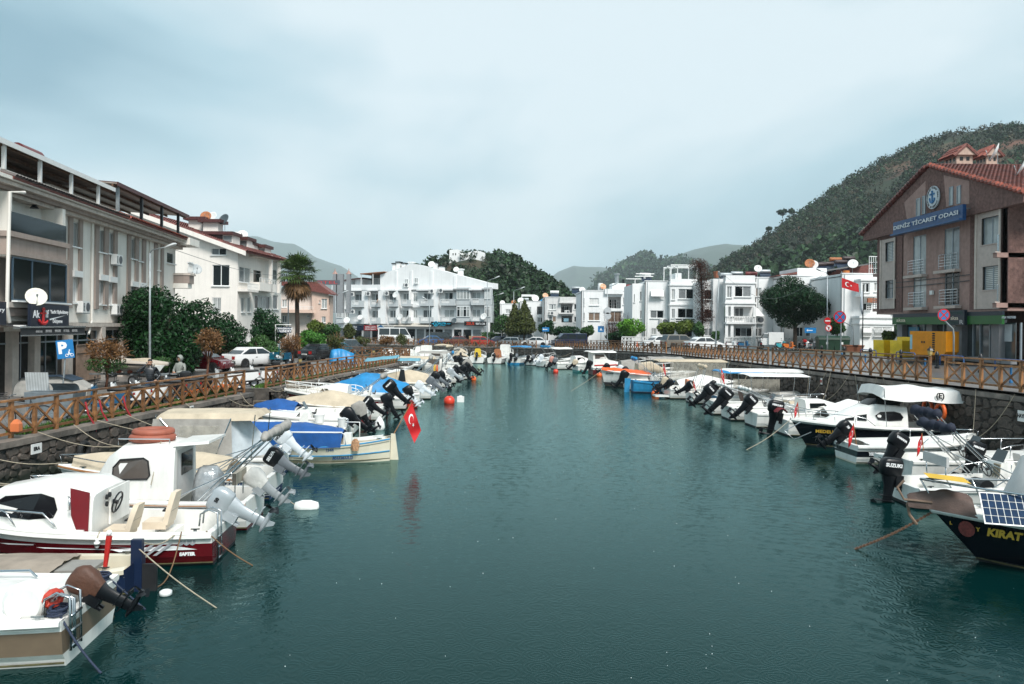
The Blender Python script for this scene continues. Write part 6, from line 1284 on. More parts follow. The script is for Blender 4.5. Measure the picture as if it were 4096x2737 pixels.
def flag_cloth(parent, tip, fly, hoist, size, seed=1):
 """red cloth with white crescent and star; fly = direction of the long side, hoist = along the staff"""
 fly = Vector(fly).normalized(); hoist = Vector(hoist).normalized(); nrm = fly.cross(hoist).normalized(); hh, ll = size
 def f_(a, b, off=0.):
  k = a * (1 - .25 * a * b); amp = .09 * ll * math.sin(a * 7 + b * 2 + seed) * a
  return tuple(tip + fly * (ll * a) + hoist * (hh * b * (1 - .15 * a)) + nrm * (amp + off))
 o = MB().grid(14, 8, f_).build('flag', FLAGR, parent, True)
 mb = MB(); ar = hh / ll
 for off in (.012, -.012):
  n = 14; out = []; inn = []
  for i in range(n + 1):
   t = .45 + (6.283 - .9) * i / n; out.append((.34 + .25 * ar * math.cos(t), .5 + .25 * math.sin(t)))
  for i in range(n + 1):
   t = .62 + (6.283 - 1.24) * i / n; inn.append((.34 + .0625 * ar + .2 * ar * math.cos(t), .5 + .2 * math.sin(t)))
  for i in range(n): mb.add([f_(*out[i], off), f_(*out[i + 1], off), f_(*inn[i + 1], off), f_(*inn[i], off)], [(0, 1, 2, 3)])
  cx = .34 + .40 * ar; star = [f_(cx + (.125 if k % 2 == 0 else .05) * ar * math.cos(math.pi + k * .628), .5 + (.125 if k % 2 == 0 else .05) * math.sin(math.pi + k * .628), off) for k in range(10)]; mb.add([f_(cx, .5, off)] + star, [(0, 1 + k, 1 + (k + 1) % 10) for k in range(10)])
 mb.build('crescent_and_star', mk('flag_white', (.8, .8, .8), .7, var=0), parent)

# ---- left quay, from the bridge outwards
def boats_left():
 TAU = mk('taupe_band', (.17, .125, .085), .35)
 b = Boat('white motorboat with taupe stripe and brown hooded motor beside the navy boat', (-5.85, 10.85), 186, 5, 2.05, .62, 1, boot=WHITE, low=WHITE, band=TAU, up=WHITE, tc=.16, rim=.16, zb=(.10, .30, .80))
 b.engine(.1, None, .95, 58, EBLACK, EBLACK, cover=mk('brown_hood', (.085, .035, .02), .6, var=.2, scale=6, bump=.5, bscale=14)); b.ladder(.45, .95); b.ladder(.62, .9, .7, .05); b.strake(.98, WHITE, .05, 'gunwale', .03)
 MB().loft([ellr(.55, 0, .70, .32, .6, 16, 3), ellr(.52, 0, .82, .27, .52, 16, 3)]).build('engine_hatch', WHITE, b.r, 40)
 MB().lathe([(.02, -.16), (.28, -.16), (.28, .0), (.22, .06), (.02, .06)], 18, (.55, .68, .80), 'Y').build('storage_locker', WHITE, b.r, 40); mb = MB(); mb.tube([(.22 + .06 * math.cos(i * .63), .62 + .09 * math.cos(i * .63) , .84 + .09 * math.sin(i * .63)) for i in range(10)], .045, 7, True); mb.build('red_line_reel', mk('red_line', (.45, .04, .02), .5), b.r)
 for cx, cy in ((.12, .7), (.12, -.62)):
  mb = MB(); mb.tube([(cx + .11 * math.cos(i * .8) * (1 + .2 * math.sin(i)), cy + .13 * math.sin(i * .8), .67 + .004 * i) for i in range(26)], .018, 5); mb.build('rope_coil', mk('navy_rope', (.02, .03, .06), .8, var=.6, scale=60), b.r)
 b.rope((.05, .8, .66), (-5.2, 9.9, 0), .05, .016, MAT['navy_rope']); b.rope((.1, -.8, .66), (-5.3, 11.3, .3), .0, .014, MAT['navy_rope']); MB().tube([(1.9, -.8, .68), (1.8, -.8, .78), (1.2, -.8, .78), (1.1, -.8, .68)], .02, 6).build('grab_rail', STEEL, b.r)
 b = Boat('navy boat under a taupe sheet with bare transom and rudder head', (-6.25, 12.95), 184, 5.2, 1.55, .36, 1, boot=BOOT, low=NAVY, band=NAVY, up=NAVY, deck=CREAM, tc=.55, fs=.55, rise0=.35)
 b.tarp(.22, .98, [(0, .46), (.3, .52), (1, .6)], mk('taupe_sheet', (.27, .225, .18), .85, var=.2, scale=3, bump=.4), .0, seed=3); MB().box(-.12, -.05, -.2, .06, .05, .86).build('rudder_head', NAVY, b.r); MB().box(-.35, -.03, -.25, -.1, .03, .45).build('rudder', BOOT, b.r); MB().tube([(.35, .35, .4), (.3, .3, 1.0)], [.03, .05], 7).build('wrapped_pole', RED, b.r); MB().ball((.3, .3, 1.05), .05).build('pole_lamp', WPAINT, b.r)
 b.rope((.0, 0, .75), (-4.6, 12.2, 0.0), .05); b.rope((.05, -.4, .7), (-6.1, 14.1, .62), .1); MB().lathe([(.06, -.05), (.1, -.03), (.1, .03), (.06, .05)], 12, tuple(b.P(-5.65, 12.75, .04))).build('ring_float', WPAINT, b.r, True); MB().box(.6, -.3, .38, 1.2, .3, .44).build('floor_board', mk('grey_board', (.25, .24, .22), .8), b.r)
 b = Boat('dark red cabin boat with silver motor, two cream seats and white streak graphics', (-5.55, 15.1), 184.5, 5.1, 1.95, .62, 1, boot=BOOT, low=DKRED, band=DKRED, up=WHITE, tc=.46, p=2.6, zb=(.06, .3, .70), rim=.1)
 b.strake(.9, WHITE, .045, 'gunwale', .03); b.engine(-.05, .70, 1.2, 60, SILVER, SILVER, '50', TXK, prop=BLACK, ts=.11); b.ladder(.42, 1.0, .95, .22)
 b.house([(2.15, .80, .74, .6, 1.30), (2.45, .80, .72, .6, 1.46), (3.2, .74, .62, .62, 1.50), (4.0, .58, .45, .68, 1.36), (4.6, .34, .2, .78, 1.0)], WHITE, 'cabin'); b.swin([(2.85, .90), (2.78, 1.05), (2.85, 1.26), (3.1, 1.33), (3.8, 1.26), (4.1, 1.08), (3.9, .90), (3.3, .86)], m=mk('black_window', (.008, .008, .010), .1), frame=False)
 b.swin([(2.2, .64), (2.2, 1.36), (2.56, 1.44), (2.52, .95), (2.4, .66)], m=mk('red_door', (.16, .008, .012), .35, var=.15), off=.02, side=1, name='cabin_door', frame=False); MB().box(2.1, -.75, .62, 2.14, .12, 1.28).build('bulkhead', WHITE, b.r); b.wheel(2.02, .02, 1.02, .2); mb = MB()
 for y, z in ((.3, 1.18), (.18, 1.2), (.3, 1.05)): mb.lathe([(.05, -.01), (.05, .02)], 10, (2.09, y, z), 'X')
 mb.build('gauges', BLACK, b.r); b.seat(1.85, .28, .55, h=.5); b.seat(1.35, -.25, .55, h=.62); MB().box(1.0, -.7, .12, 1.3, .7, .4).build('bench', WHITE, b.r)
 mb = MB(); mb.tube([(2.75, .80, .68), (2.8, .83, .80), (3.0, .80, 1.0), (3.9, .68, 1.05)], .02, 6); mb.tube([(2.55, .82, 1.05), (2.5, .88, 1.08), (2.5, .88, 1.28), (2.56, .80, 1.3)], .016, 6); mb.build('grab_rails', STEEL, b.r, True); b.rail(.68, .3)
 mb = MB(); yy = lambda x: b.w(x / b.L) * .965 + .016
 for x0, x1, z0, z1, h in ((.25, 1.6, .33, .37, .05), (1.2, 3.6, .37, .47, .03), (1.1, 2.9, .33, .42, .025)): mb.add([(x0, yy(x0), z0), (x1, yy(x1), z1 - h), (x1 + .15, yy(x1), z1), (x0 + .4, yy(x0 + .4), z0 + h * 1.6)], [(0, 1, 2, 3)])
 mb.build('streak_graphic', TXW, b.r); mb = MB()
 for x in (.95, 1.1, 1.25, 1.4): mb.add([(x, yy(x) + .004, .24), (x + .07, yy(x) + .004, .24), (x - .22, yy(x) + .004, .46), (x - .29, yy(x) + .004, .46)], [(0, 1, 2, 3)])
 mb.build('slash_graphic', TXGR, b.r); b.wtext('500', .085, .72, .17, TXGR, .008, z=.47, xs=1.2); b.wtext('SAFTER', .085, .4, .08, TXW, .006, z=.24)
 b.rope((.5, .96, .68), (-5.9, 13.0, .05), .25, m=mk('brown_rope', (.16, .09, .045), .9)); b.rope((.1, .85, .66), (-4.75, 14.35, 0), .05, m=MAT['brown_rope']); b.fender(.38, 1, r=.05, h=.18)
 b = Boat('white wheelhouse boat with a red liferaft on its roof and folded canvas', (-5.75, 17.5), 184, 4.9, 1.9, .62, 1, boot=DKRED, tc=.5, p=2.3); b.strake(.93, RUBR, .03)
 st = [(1.55, .74, .66, .6, 1.80), (1.95, .76, .66, .6, 1.84), (2.7, .72, .60, .62, 1.80), (3.05, .64, .45, .64, 1.55), (3.45, .52, .3, .68, .95)]; b.house(st, WHITE, 'wheelhouse'); b.swin([(2.1, 1.12), (2.05, 1.2), (2.1, 1.5), (2.2, 1.56), (2.7, 1.52), (2.86, 1.35), (2.86, 1.18), (2.75, 1.1)], st, mk('smoked_glass', (.10, .085, .075), .1), .02)
 MB().add([(1.54, -.55, .65), (1.54, .55, .65), (1.54, .5, 1.7), (1.54, -.5, 1.7)], [(0, 1, 2, 3)]).build('cabin_opening', CANVL, b.r); MB().add([(1.53, -.42, 1.12), (1.53, .3, 1.12), (1.53, .3, 1.6), (1.53, -.42, 1.6)], [(0, 1, 2, 3)]).build('aft_window', GLASS, b.r)
 MB().loft([[(.85, -.62, 1.86), (.85, .62, 1.86), (.85, .6, 1.91), (.85, -.6, 1.91)], [(1.6, -.64, 1.8), (1.6, .64, 1.8), (1.6, .62, 1.86), (1.6, -.62, 1.86)]]).build('roof_overhang', WHITE, b.r)
 mb = MB(); mb.tube([(2.25 + .42 * math.cos(i * .45), .05 + .36 * math.sin(i * .45), 1.92) for i in range(14)], .085, 8, True); mb.tube([(2.25 + .38 * math.cos(i * .45), .0 + .33 * math.sin(i * .45), 2.04) for i in range(14)], .08, 8, True); mb.build('liferaft', mk('faded_red_raft', (.30, .085, .05), .6, var=.15), b.r, True); b.rail(.72, .2, r=.02)
 mb = MB(); mb.tube([(1.7, .55, 1.86), (1.7, .55, 1.95), (2.8, .5, 1.95), (2.8, .5, 1.82)], .014, 5); mb.build('roof_rail', STEEL, b.r)
 MB().loft([[(x + .03 * math.sin(j * 3 + i), y + .03 * math.cos(j * 2.3 + i * 2), z) for j, (x, y, z) in enumerate(ellr(1.0, .1, zz, a, a * .9, 14, 3))] for i, (zz, a) in enumerate(((.2, .30), (.5, .34), (.85, .30), (1.1, .27), (1.28, .18)))]).build('bagged_seat', BAG, b.r, True)
 b.folded(.9, -.35, 2.0, .8, CANVG, .09, .66); MB().loft([[(0.35 + dx, -.25, z), (.35 + dx, .6, z), (.27 + dx, .6, z), (.27 + dx, -.25, z)] for dx, z in ((0, .95), (.0, 1.2))]).build('striped_cushion', mk('striped_cushion', (.55, .5, .4), .7, wave=(3.2, 'Y', .95)), b.r); MB().tube([(.32, -.15, .62), (.32, -.15, .95)], .015, 5).tube([(.32, .5, .62), (.32, .5, .95)], .015, 5).build('cushion_frame', STEEL, b.r)
 b.engine(0, .72, 1.05, 50, EBLACK, mk('grey_leg', (.25, .27, .28), .4), cover=mk('pale_motor_bag', (.55, .54, .51), .5, var=.15, bump=.8, bscale=8)); b.moor(True)
 b.rope((1.9, .5, 1.9), (2.0, .78, 1.0), 0, .01, world_b=False)
 b = Boat('white clinker motorboat with beige sheet, wood rubrail and tilted black motor', (-6.15, 20.35), 184, 5.5, 1.95, .58, 1, boot=BOOTB, tc=.5, laps=True, zb=(.16, .34, .75)); b.strake(.97, RUBR, .035); b.tarp(.2, .93, [(0, .8), (.3, 1.05), (.6, 1.2), (1, .95)], CANVAS, .0, seed=7, out=-.08)
 b.wtext('SEAMAN 575', .2, .72, .155, TXB, .003, xs=1.15); b.engine(.0, .68, 1.15, 58, EBLACK, EGREY, 'SELVA', TXW, ts=.13); b.folded(1.5, -.15, 1.75, .82, CANVG, .11, .6); b.rail(.1, .25, n=4); b.moor(True, 1)
 MB().lathe([(.02, -.3), (.12, -.27), (.17, -.1), (.17, .1), (.12, .27), (.02, .3)], 12, (0, 0, 0), 'X').build('float', WPAINT, b.r, True, Matrix.Translation(b.P(-4.95, 18.85, .03))); b.rope((.2, .7, .6), (-5.2, 18.9, .04), .05)
 # tented boat
 b = Boat('white boat with beige canvas tent, clear panels and tilted white motor', (-6.75, 23.0), 184, 4.5, 1.85, .6, 1, boot=BOOTB, tc=.62); b.strake(.95, WHITE, .03)
 x0, x1, w = .55, 3.4, .92; zt = 1.88
 b.canopy(x0, x1, w, zt, CANVAS, .06, .03, .62, drop=.16)
 mb = MB(); mb.grid(14, 8, lambda a, c: (lerp(x0 + .7, x1, a) + .15 * (1 - c) * (a - .5), .95 + .05 * math.sin(a * 14) * (1 - c) + .12 * (1 - c), lerp(.75, zt - .12, c))); mb.build('side_curtain', CANVG, b.r, True); MB().grid(10, 6, lambda a, c: (lerp(x0 + 1.0, x1 - .75, a), 1.0 + .045 * math.sin(a * 14) * (1 - c) + .12 * (1 - c), lerp(.82, zt - .3, c))).build('clear_panel', CLEAR, b.r, True)
 MB().grid(10, 8, lambda a, c: (x0 + .75 - .95 * (1 - c) * a - a * .2, lerp(.95, -.9, a * .55) + .06 * math.sin(a * 17 + c * 4), lerp(.62, zt - .1, c))).build('plastic_sheet', mk('milky_sheet', (.48, .53, .56), .3, var=.15, bump=.5, bscale=6), b.r, True)
 mb = MB(); mb.tube([(x1 - .2, .99, zt - .1), (x1 - 1.2, 1.12, .7)], .018, 6); mb.tube([(x0 + .7, .97, zt - .1), (x0 + 1.1, 1.1, .7)], .018, 6); mb.build('tent_pole', STEEL, b.r)
 b.engine(.0, .82, 1.2, 48, EWHITE, EWHITE, 'HONDA', TXK, ts=.12, prop=BLACK); b.ladder(.35, .95, .6, .2); b.moor(True)
 # cream wooden boat with flag
 b = Boat('cream wooden boat with blue tarp tent, blue strakes and red flag', (-4.0, 25.75), 184, 5.6, 1.85, .52, 1, name='wooden_boat', boot=CREAM, low=CREAM, band=CREAM, up=CREAM, deck=WHITE, tc=.95, fs=.28, p=2.6, rise=.4, rise0=.42, rake=.3, tub=CREAM); b.strake(.98, LBLUE, .03, 'blue_strake'); b.strake(.45, LBLUE, .022, 'blue_strake', .012)
 b.tarp(.27, .82, [(.27, .98), (.5, 1.2), (.8, 1.22)], BTARP, .05, seed=4, pw=2.2, wr=.05); MB().grid(16, 4, lambda a, c: (lerp(1.5, 3.9, a), b.w(lerp(1.5, 3.9, a) / b.L) + .05 + .015 * math.sin(a * 22), lerp(.56, 1.0, c))).build('side_dodger', BTARP, b.r, True); MB().tube([(1.45, .9, 1.02), (3.9, .95, 1.04)], .025, 6).tube([(1.35, .8, .55), (1.38, .86, .95), (1.5, .9, 1.02)], .02, 6).tube([(1.1, -.7, .6), (1.1, -.7, 1.15), (1.6, -.75, 1.15)], .02, 6).build('dodger_rail', WPAINT, b.r, True)
 MB().prism([(-.30, -.2), (.0, -.2), (-.02, .86), (-.16, .86)], lambda a, c: (a, -.035, c), lambda a, c: (a, .035, c)).build('rudder', CREAM, b.r); b.flag((-.08, 0, .8), (-.55, -.1, 1), 1.25, (.55, 1.0));
 for x, y, l in ((.6, .2, .9), (.75, -.15, 1.0), (.9, .0, .7)): MB().cbox((x, y, .72), (l, .22, .04), Matrix.Rotation(.15 * x, 3, 'Y')).build('loose_board', WHITE, b.r)
 b.wtext('1544', .33, .78, .13, TXB); b.wtext('MARMARİS', .26, .3, .13, TXB, shear=.2); b.fender(.55, 1, r=.09, h=.42, z=.8); MB().box(1.2, .3, .5, 1.45, .6, .95).build('post_box', WHITE, b.r); b.moor(True)
 MB().loft([ellr(1.05, .78, z, a, .08, 8) for z, a in ((.42, .1), (.6, .14), (.72, .12), (.8, .05))]).build('rope_bundle', mk('tan_bundle', (.4, .22, .12), .9, var=.5, scale=20), b.r)
 b = Boat('white motorboat with black hooded motor and buckets on its side deck', (-6.2, 29.6), 184, 4.8, 1.85, .62, 1, tc=.5); b.engine(.1, .75, 1.2, 50, EBLACK, cover=EBLACK); b.ladder(.45, .98, .6, .22); b.strake(.95, CREAM, .03); b.tarp(.7, .98, [(.7, 1.05), (.85, 1.2), (1, 1.0)], CANVAS, .0, seed=9)
 for x, y, r_, h in ((-.05, .75, .15, .32), (1.0, -.55, .2, .3)): MB().lathe([(r_ * .8, 0), (r_, h), (r_ * 1.06, h), (r_ * 1.06, h + .03), (r_ * .9, h + .03)], 12, (x + .2, y, .64)).build('bucket', WPAINT, b.r, 40)
 b.wtext('YOGURT', .0, .5, .01, TXB); MB().prism([(1.4, .6), (1.9, .6), (1.6, 1.15), (1.45, 1.15)], lambda a, c: (a, .5, c), lambda a, c: (a, .55, c)).build('backrest', WHITE, b.r); b.moor(True)
 b = Boat('white motorboat with red band and blue bow cover next to the net-railed cabin boat', (-6.3, 34.4), 184, 5.0, 1.95, .62, 1, boot=CREAM, low=CREAM, band=mk('bright_red_band', (.20, .012, .012), .3), up=WHITE, tc=.66, zb=(.12, .22, .66)); b.engine(.05, .74, 1.15, 52, EBLACK, text='MERCURY', ts=.075); b.tarp(.62, 1., [(.62, 1.0), (.8, 1.15), (1, .9)], BTARP, .02, seed=5); b.house([(1.5, .5, .42, .12, .7), (1.95, .5, .42, .12, .7)], WHITE, 'bench'); b.ladder(-.5, .95, .5, .2); b.moor(True)
 b = Boat('dark red cabin boat with white deck, rope net bow rail and large black motor', (-6.1, 38.9), 183, 5.2, 2.05, .85, 1, boot=BOOT, low=DKRED, band=DKRED, up=WHITE, tc=.42, zb=(.05, .3, .82), rake=.9, rise=.45); b.strake(.95, WHITE, .05, 'gunwale', .03)
 b.house([(2.0, .72, .6, .9, 1.42), (2.6, .72, .58, .92, 1.50), (3.4, .58, .42, .98, 1.36), (4.3, .3, .15, 1.1, 1.18)], WHITE); b.swin([(3.0, 1.1), (2.9, 1.18), (3.0, 1.27), (3.25, 1.26), (3.35, 1.17), (3.25, 1.09)]); b.engine(.0, 1.0, 1.5, 45, EBLACK, text='SUZUKI', ts=.09); b.ladder(.5, 1.1, .95, .25); b.rail(.55, .38, WPAINT, .02, mid=True)
 for t in (.42, .72): b.fender(t, 1, r=.12, h=.6)
 b.folded(1.6, .3, 1.9, .85, CANVG, .12, .9); b.seat(1.2, .3, .9, WHITE); b.moor(True); mb = MB()
 for i in range(26): t = .56 + .42 * i / 26; mb.tube([(b.L * t, b.w(t), b.zs(t)), (b.L * (t + .03), b.w(t + .03), b.zs(t) + .36)], .006, 3); mb.tube([(b.L * (t + .03), b.w(t + .03), b.zs(t)), (b.L * t, b.w(t), b.zs(t) + .36)], .006, 3)
 mb.build('rail_net', CANVAS, b.r)
 b = Boat('white motorboat under a bright blue ridged tarp with white motor', (-5.2, 44.2), 184, 5.2, 1.95, .62, 1, tc=.5); b.tarp(.12, .98, [(.1, 1.05), (.35, 1.5), (.6, 1.75), (.85, 1.2), (1, .9)], CTARP, .15, seed=6, wr=.07); b.engine(.0, .72, 1.2, 55, EWHITE, EWHITE); b.moor(True)
 b = Boat('white open motorboat with grey motor behind the blue ridged tarp', (-4.9, 47.3), 184, 5.0, 1.9, .62, 1, tc=.55); b.engine(0, .74, 1.25, 52, EGREY, EGREY); b.house([(1.2, .5, .5, .12, .75), (1.8, .5, .5, .12, .75)], WHITE, 'bench'); b.ladder(.4); b.moor(True)
 b = Boat('white motorboat with beige cockpit cover and black hooded motor under teal bimini', (-5.0, 51.2), 184, 5.6, 2.05, .7, 1, tc=.4, band=HBLACK, zb=(.07, .4, .75)); b.tarp(.08, .7, [(0, 1.1), (.3, 1.5), (.7, 1.1)], CANVAS, .05, seed=8); b.canopy(2.4, 4.6, .95, 2.3, TEALC, .08, .04, .8, tilt=-.25); b.engine(.0, .82, 1.25, 52, EGREY, EGREY, cover=EBLACK); b.rail(.55); b.moor(True); MB().prism([(1.9, .8), (2.4, .8), (2.25, 1.6), (2.0, 1.55)], lambda a, c: (a, .96, c), lambda a, c: (a, 1.0, c)).build('black_flap', BLACK, b.r)
 b = Boat('white motorboat with yellow backrest, orange lifebuoy and silver motor', (-4.4, 56.3), 184, 5.4, 2.0, .68, 1, tc=.45, band=HBLACK, zb=(.07, .5, .8)); b.engine(0, .8, 1.25, 55, SILVER, SILVER); b.house([(1.1, .25, .2, .7, 1.6), (1.25, .25, .2, .7, 1.55)], mk('yellow_pad', (.62, .38, .03), .6), 'backrest'); MB().tube([(1.0, .15 + .3 * math.cos(i * .45), 1.25 + .3 * math.sin(i * .45)) for i in range(14)], .06, 7, True).build('lifebuoy', ORANGE, b.r, True); b.canopy(2.2, 3.8, .9, 2.0, TEALC, .08, .03, .75); b.rail(.5); b.folded(2.0, .7, 2.2, .9, CANVG, .1); b.moor(True)
 b = Boat('white cuddy boat with two black motors ahead of the navy striped boat', (-4.3, 60.2), 184, 5.4, 2.0, .7, 1, tc=.42); b.engine(.35, .8, 1.2, 55); b.engine(-.35, .8, 1.2, 50); b.house([(2.4, .7, .6, .7, 1.4), (3.2, .6, .5, .75, 1.4), (4.2, .3, .2, .9, 1.0)]); b.swin([(2.6, 1.0), (2.6, 1.25), (3.2, 1.25), (3.4, 1.02)]); b.canopy(1.0, 2.6, .9, 2.0, CANVG, .08, .03, .8); b.moor(True)
 b = Boat('white motorboat with navy side stripe and grey hooded black motor', (-3.7, 64.6), 184, 5.6, 2.1, .72, 1, band=NAVY, zb=(.07, .35, .72), tc=.45); b.engine(0, .85, 1.7, 45, EBLACK, cover=CANVG); b.engine(.5, .8, 1.3, 50); b.console(2.0, 0); b.rail(.5); b.flag((.2, -.6, .8), (-.3, 0, 1), .9, (.35, .5)); b.folded(2.2, 1.2, 2.2, .9, CTARP, .1); b.moor(True)
 for t_, lab in (((-3.55, 44.4, .32), 'red spherical mooring buoy beside the grey motor'), ((-5.35, 41.9, .30), 'red mooring buoy by the blue ridged tarp')):
  o = MB().ball((0, 0, .12), t_[2], 14, 10).build('mooring_buoy', mk('buoy_red', (.62, .045, .02), .35, var=.1), None, True); o.location = (t_[0], t_[1], 0); tag(o, lab, 'buoy')
  MB().lathe([(.05, 0), (.05, .09)], 8, (0, 0, t_[2] + .1)).build('buoy_eye', BLACK, o)
 o = MB().lathe([(.02, -.1), (.18, -.05), (.24, .1), (.2, .32), (.09, .5), (.03, .56)], 14).build('mooring_buoy', WPAINT, None, True); o.location = (-5.6, 33.0, 0); tag(o, 'white pear shaped mooring buoy near the cream wooden boat', 'buoy')
 o = MB().box(-.2, -.15, -.05, .2, .15, .32).box(-.08, -.05, .32, .08, .05, .38).build('float_canister', WPAINT); o.location = (-2.95, 45.2, 0); tag(o, 'white square float canister beyond the red buoy', 'float')
 o = MB().ball((0, 0, .1), .25, 12, 8).build('mooring_buoy', ORANGE, None, True); o.location = (-3.1, 63.0, 0); tag(o, 'small orange mooring buoy by the grey hooded motor', 'buoy')
boats_left()

# ---- right quay
def boats_right():
 b = Boat('black hulled boat with gold name, solar panel and grey canvas dodger', (15.0, 13.2), 162, 7.0, 2.5, .84, 1, name='fishing_boat', boot=BOOT, low=HBLACK, band=HBLACK, up=HBLACK, tc=.5, p=2.0, rake=1.1, rise=.15, rim=.2); b.strake(.99, WHITE, .07, 'gunwale', .02)
 b.wtext('KIRAT', .84, .83, .2, TXG, .01, shear=.15, z=.68); b.wtext('Y', .895, .8, .1, TXG, z=.7); b.wtext('L', .955, .8, .08, TXG, z=.74)
 mb = MB(); t = .92; mb.lathe([(.01, 0), (.15, 0), (.15, .01), (.01, .012)], 18, (0, 0, 0)); mb.build('round_badge', mk('badge_red', (.16, .03, .025), .5, var=.5, scale=20), b.r, False, fr((b.L * t, b.w(t) * .94 + .02, .68), (-1, .75, 0), (0, .1, 1)))
 b.rail(.3, .55, STEEL, .022, 10, inset=.05, bow=5); b.tarp(.9, 1.06, [(.9, 1.25), (.96, 1.38), (1.06, 1.15)], BRTARP, .0, seed=12, wr=.07, out=.12)
 sp = b.r; M = Matrix.Translation((5.8, .85, 1.22)) @ Matrix.Rotation(R(-48), 4, 'X'); o = MB().box(-.52, -.33, -.02, .52, .33, .0).build('solar_panel', mk('panel_frame', (.6, .6, .58), .4, .3), b.r, False, M); mb = MB()
 for i in range(9):
  for j in range(4): mb.box(-.5 + .112 * i, -.31 + .156 * j, .002, -.5 + .112 * i + .1, -.31 + .156 * j + .145, .006)
 mb.build('solar_cells', mk('solar_cell', (.012, .03, .07), .12, var=.3, scale=8), o)
 MB().loft([[(x, y, z) for y, z in ((-w, z0), (-w * .9, z0 + h * .5), (-w * .55, z0 + h), (w * .55, z0 + h), (w * .9, z0 + h * .5), (w, z0))] for x, w, z0, h in ((5.75, .5, .9, .3), (5.35, .7, .9, 1.15), (4.8, .95, .9, 1.3), (1.5, 1.2, .9, 1.35))]).build('canvas_dodger', CANVL, b.r, 60); MB().box(1.4, -.7, 2.26, 4.8, .7, 2.33).build('dodger_roof', mk('dark_hatch', (.02, .022, .025), .3), b.r)
 mb = MB(); mb.add([(7.1, -.25, 1.62), (7.1, .3, 1.62), (6.4, .45, 1.58), (6.4, -.2, 1.58)], [(0, 1, 2, 3)]); mb.build('yellow_pad', mk('yellow_pad', (.62, .38, .03)), b.r); mb = MB(); mb.tube([(7.35, .0, 1.15), (7.42, 0, 1.0), (7.38, 0, .8), (7.25, 0, .62)], .03, 6); mb.tube([(7.0, .1, 1.1), (7.5, .1, 1.12), (7.62, .1, 1.35), (7.5, .1, 1.5)], .025, 6); mb.bar((6.8, 0, 1.08), (7.4, 0, 1.05), .12, .06); mb.build('anchor', mk('rusty_anchor', (.20, .13, .09), .7, var=.4), b.r)
 a = Vector((6.9, 0, .95)); e = b.P(7.06, 15.85, 0); o = MB(); n = 46
 for i in range(n):
  p = a.lerp(e, i / n) - Vector((0, 0, .06 * math.sin(math.pi * i / n))); q = a.lerp(e, (i + 1.25) / n) - Vector((0, 0, .06 * math.sin(math.pi * (i + 1) / n))); o.bar(p, q, .05 if i % 2 else .02, .02 if i % 2 else .05)
 o.build('anchor_chain', mk('rusty_chain', (.14, .07, .04), .8, var=.5, scale=20), b.r); MB().loft([ellr(4.35, 1.2, .93, .12, .02, 10), ellr(4.35, 1.22, .93, .1, .03, 10)]).build('side_lamp', WPAINT, b.r)
 b = Boat('white open motorboat with upright black motor, wheel and bench backrest', (10.15, 20.15), 2, 5.2, 1.95, .52, -1, boot=BOOT, tc=.6, p=2.4, rise=.4); b.engine(.05, .62, 1.35, 6, EBLACK, text='SUZUKI', tm=TXW, ts=.13); b.console(2.6, .1, .12, .95, .6, .4); b.folded(2.3, .9, 2.0, .8, NAVY if False else mk('navy_canvas', (.01, .014, .03), .8), .13, .6)
 mb = MB(); mb.box(.75, -.75, 1.05, .82, .3, 1.3); mb.build('bench_backrest', CANVL, b.r); mb = MB()
 for y in (-.65, .2): mb.tube([(1.3, y, .4), (.95, y, .5), (.8, y, .75), (.79, y, 1.1)], .018, 6)
 mb.build('bench_frame', STEEL, b.r, True); b.house([(1.0, .7, .7, .12, .5), (1.7, .7, .7, .12, .5)], WHITE, 'bench'); b.rail(.35, .3); mb = MB(); mb.lathe([(.2, -.25), (.22, 0), (.2, .25)], 14, (1.9, -.35, .5), 'Y'); mb.build('rope_reel', BLACK, b.r); mb = MB()
 for k in range(9): mb.tube([(2.45, -.28 + .03 * k, 1.05), (2.42, -.3 + .035 * k, .75 - .03 * (k % 3)), (2.47, -.27 + .03 * k, 1.05)], .012, 4)
 mb.build('rope_hank', ROPE, b.r); b.strake(.95, mk('grey_rubrail', (.35, .36, .36), .5), .03); b.moor(False)
 b = Boat('small pale dinghy with brand-marked black motor between two white motorboats', (13.2, 21.95), 2, 3.6, 1.55, .6, -1, boot=WHITE, tc=.7, low=mk('pale_blue_hull', (.4, .47, .52), .4), band=WHITE); b.engine(0, .82, 1.25, 20, EBLACK, text='MERCURY', x=.1, ts=.08); b.ladder(-.5, .9, .5, .3); b.seat(1.6, .1, .6, CANVL, .4); b.moor(False, 1)
 b = Boat('white motorboat with navy wrapped canvas and half tilted black motor', (11.9, 23.75), 2, 4.8, 1.75, .58, -1, boot=WHITE, tc=.55); b.engine(-.1, .75, 1.35, 32, EBLACK, text='YAMAHA', ts=.09); b.folded(1.9, .8, 1.95, .75, MAT['navy_canvas'], .16, .6); b.flag((.5, -.5, .6), (-.1, 0, 1), .8, (.3, .5)); b.console(2.4, .2, .12, .8, .6, .45); b.rail(.5); b.moor(False); MB().box(-.35, .3, .45, .05, .85, .58).build('swim_platform', WHITE, b.r)
 b = Boat('white motorboat with navy lettered band and tilted black motor', (11.45, 26.5), 3, 4.7, 1.9, .62, -1, boot=CREAM, low=WHITE, band=HBLACK, up=WHITE, tc=.5, zb=(.05, .40, .72), rise=.2); b.strake(.93, WHITE, .05, 'gunwale'); b.engine(.15, .75, 1.25, 52, EBLACK, text='50', ts=.12); b.wtext('ST▲R 450', .14, .86, .1, TXK, .002, z=.55); b.wtext('YILDIZ', .12, .55, .13, TXW, .012, z=.36, shear=.15); b.wtext('MARIN', .25, .55, .12, TXGR, .003, z=.36, shear=.15)
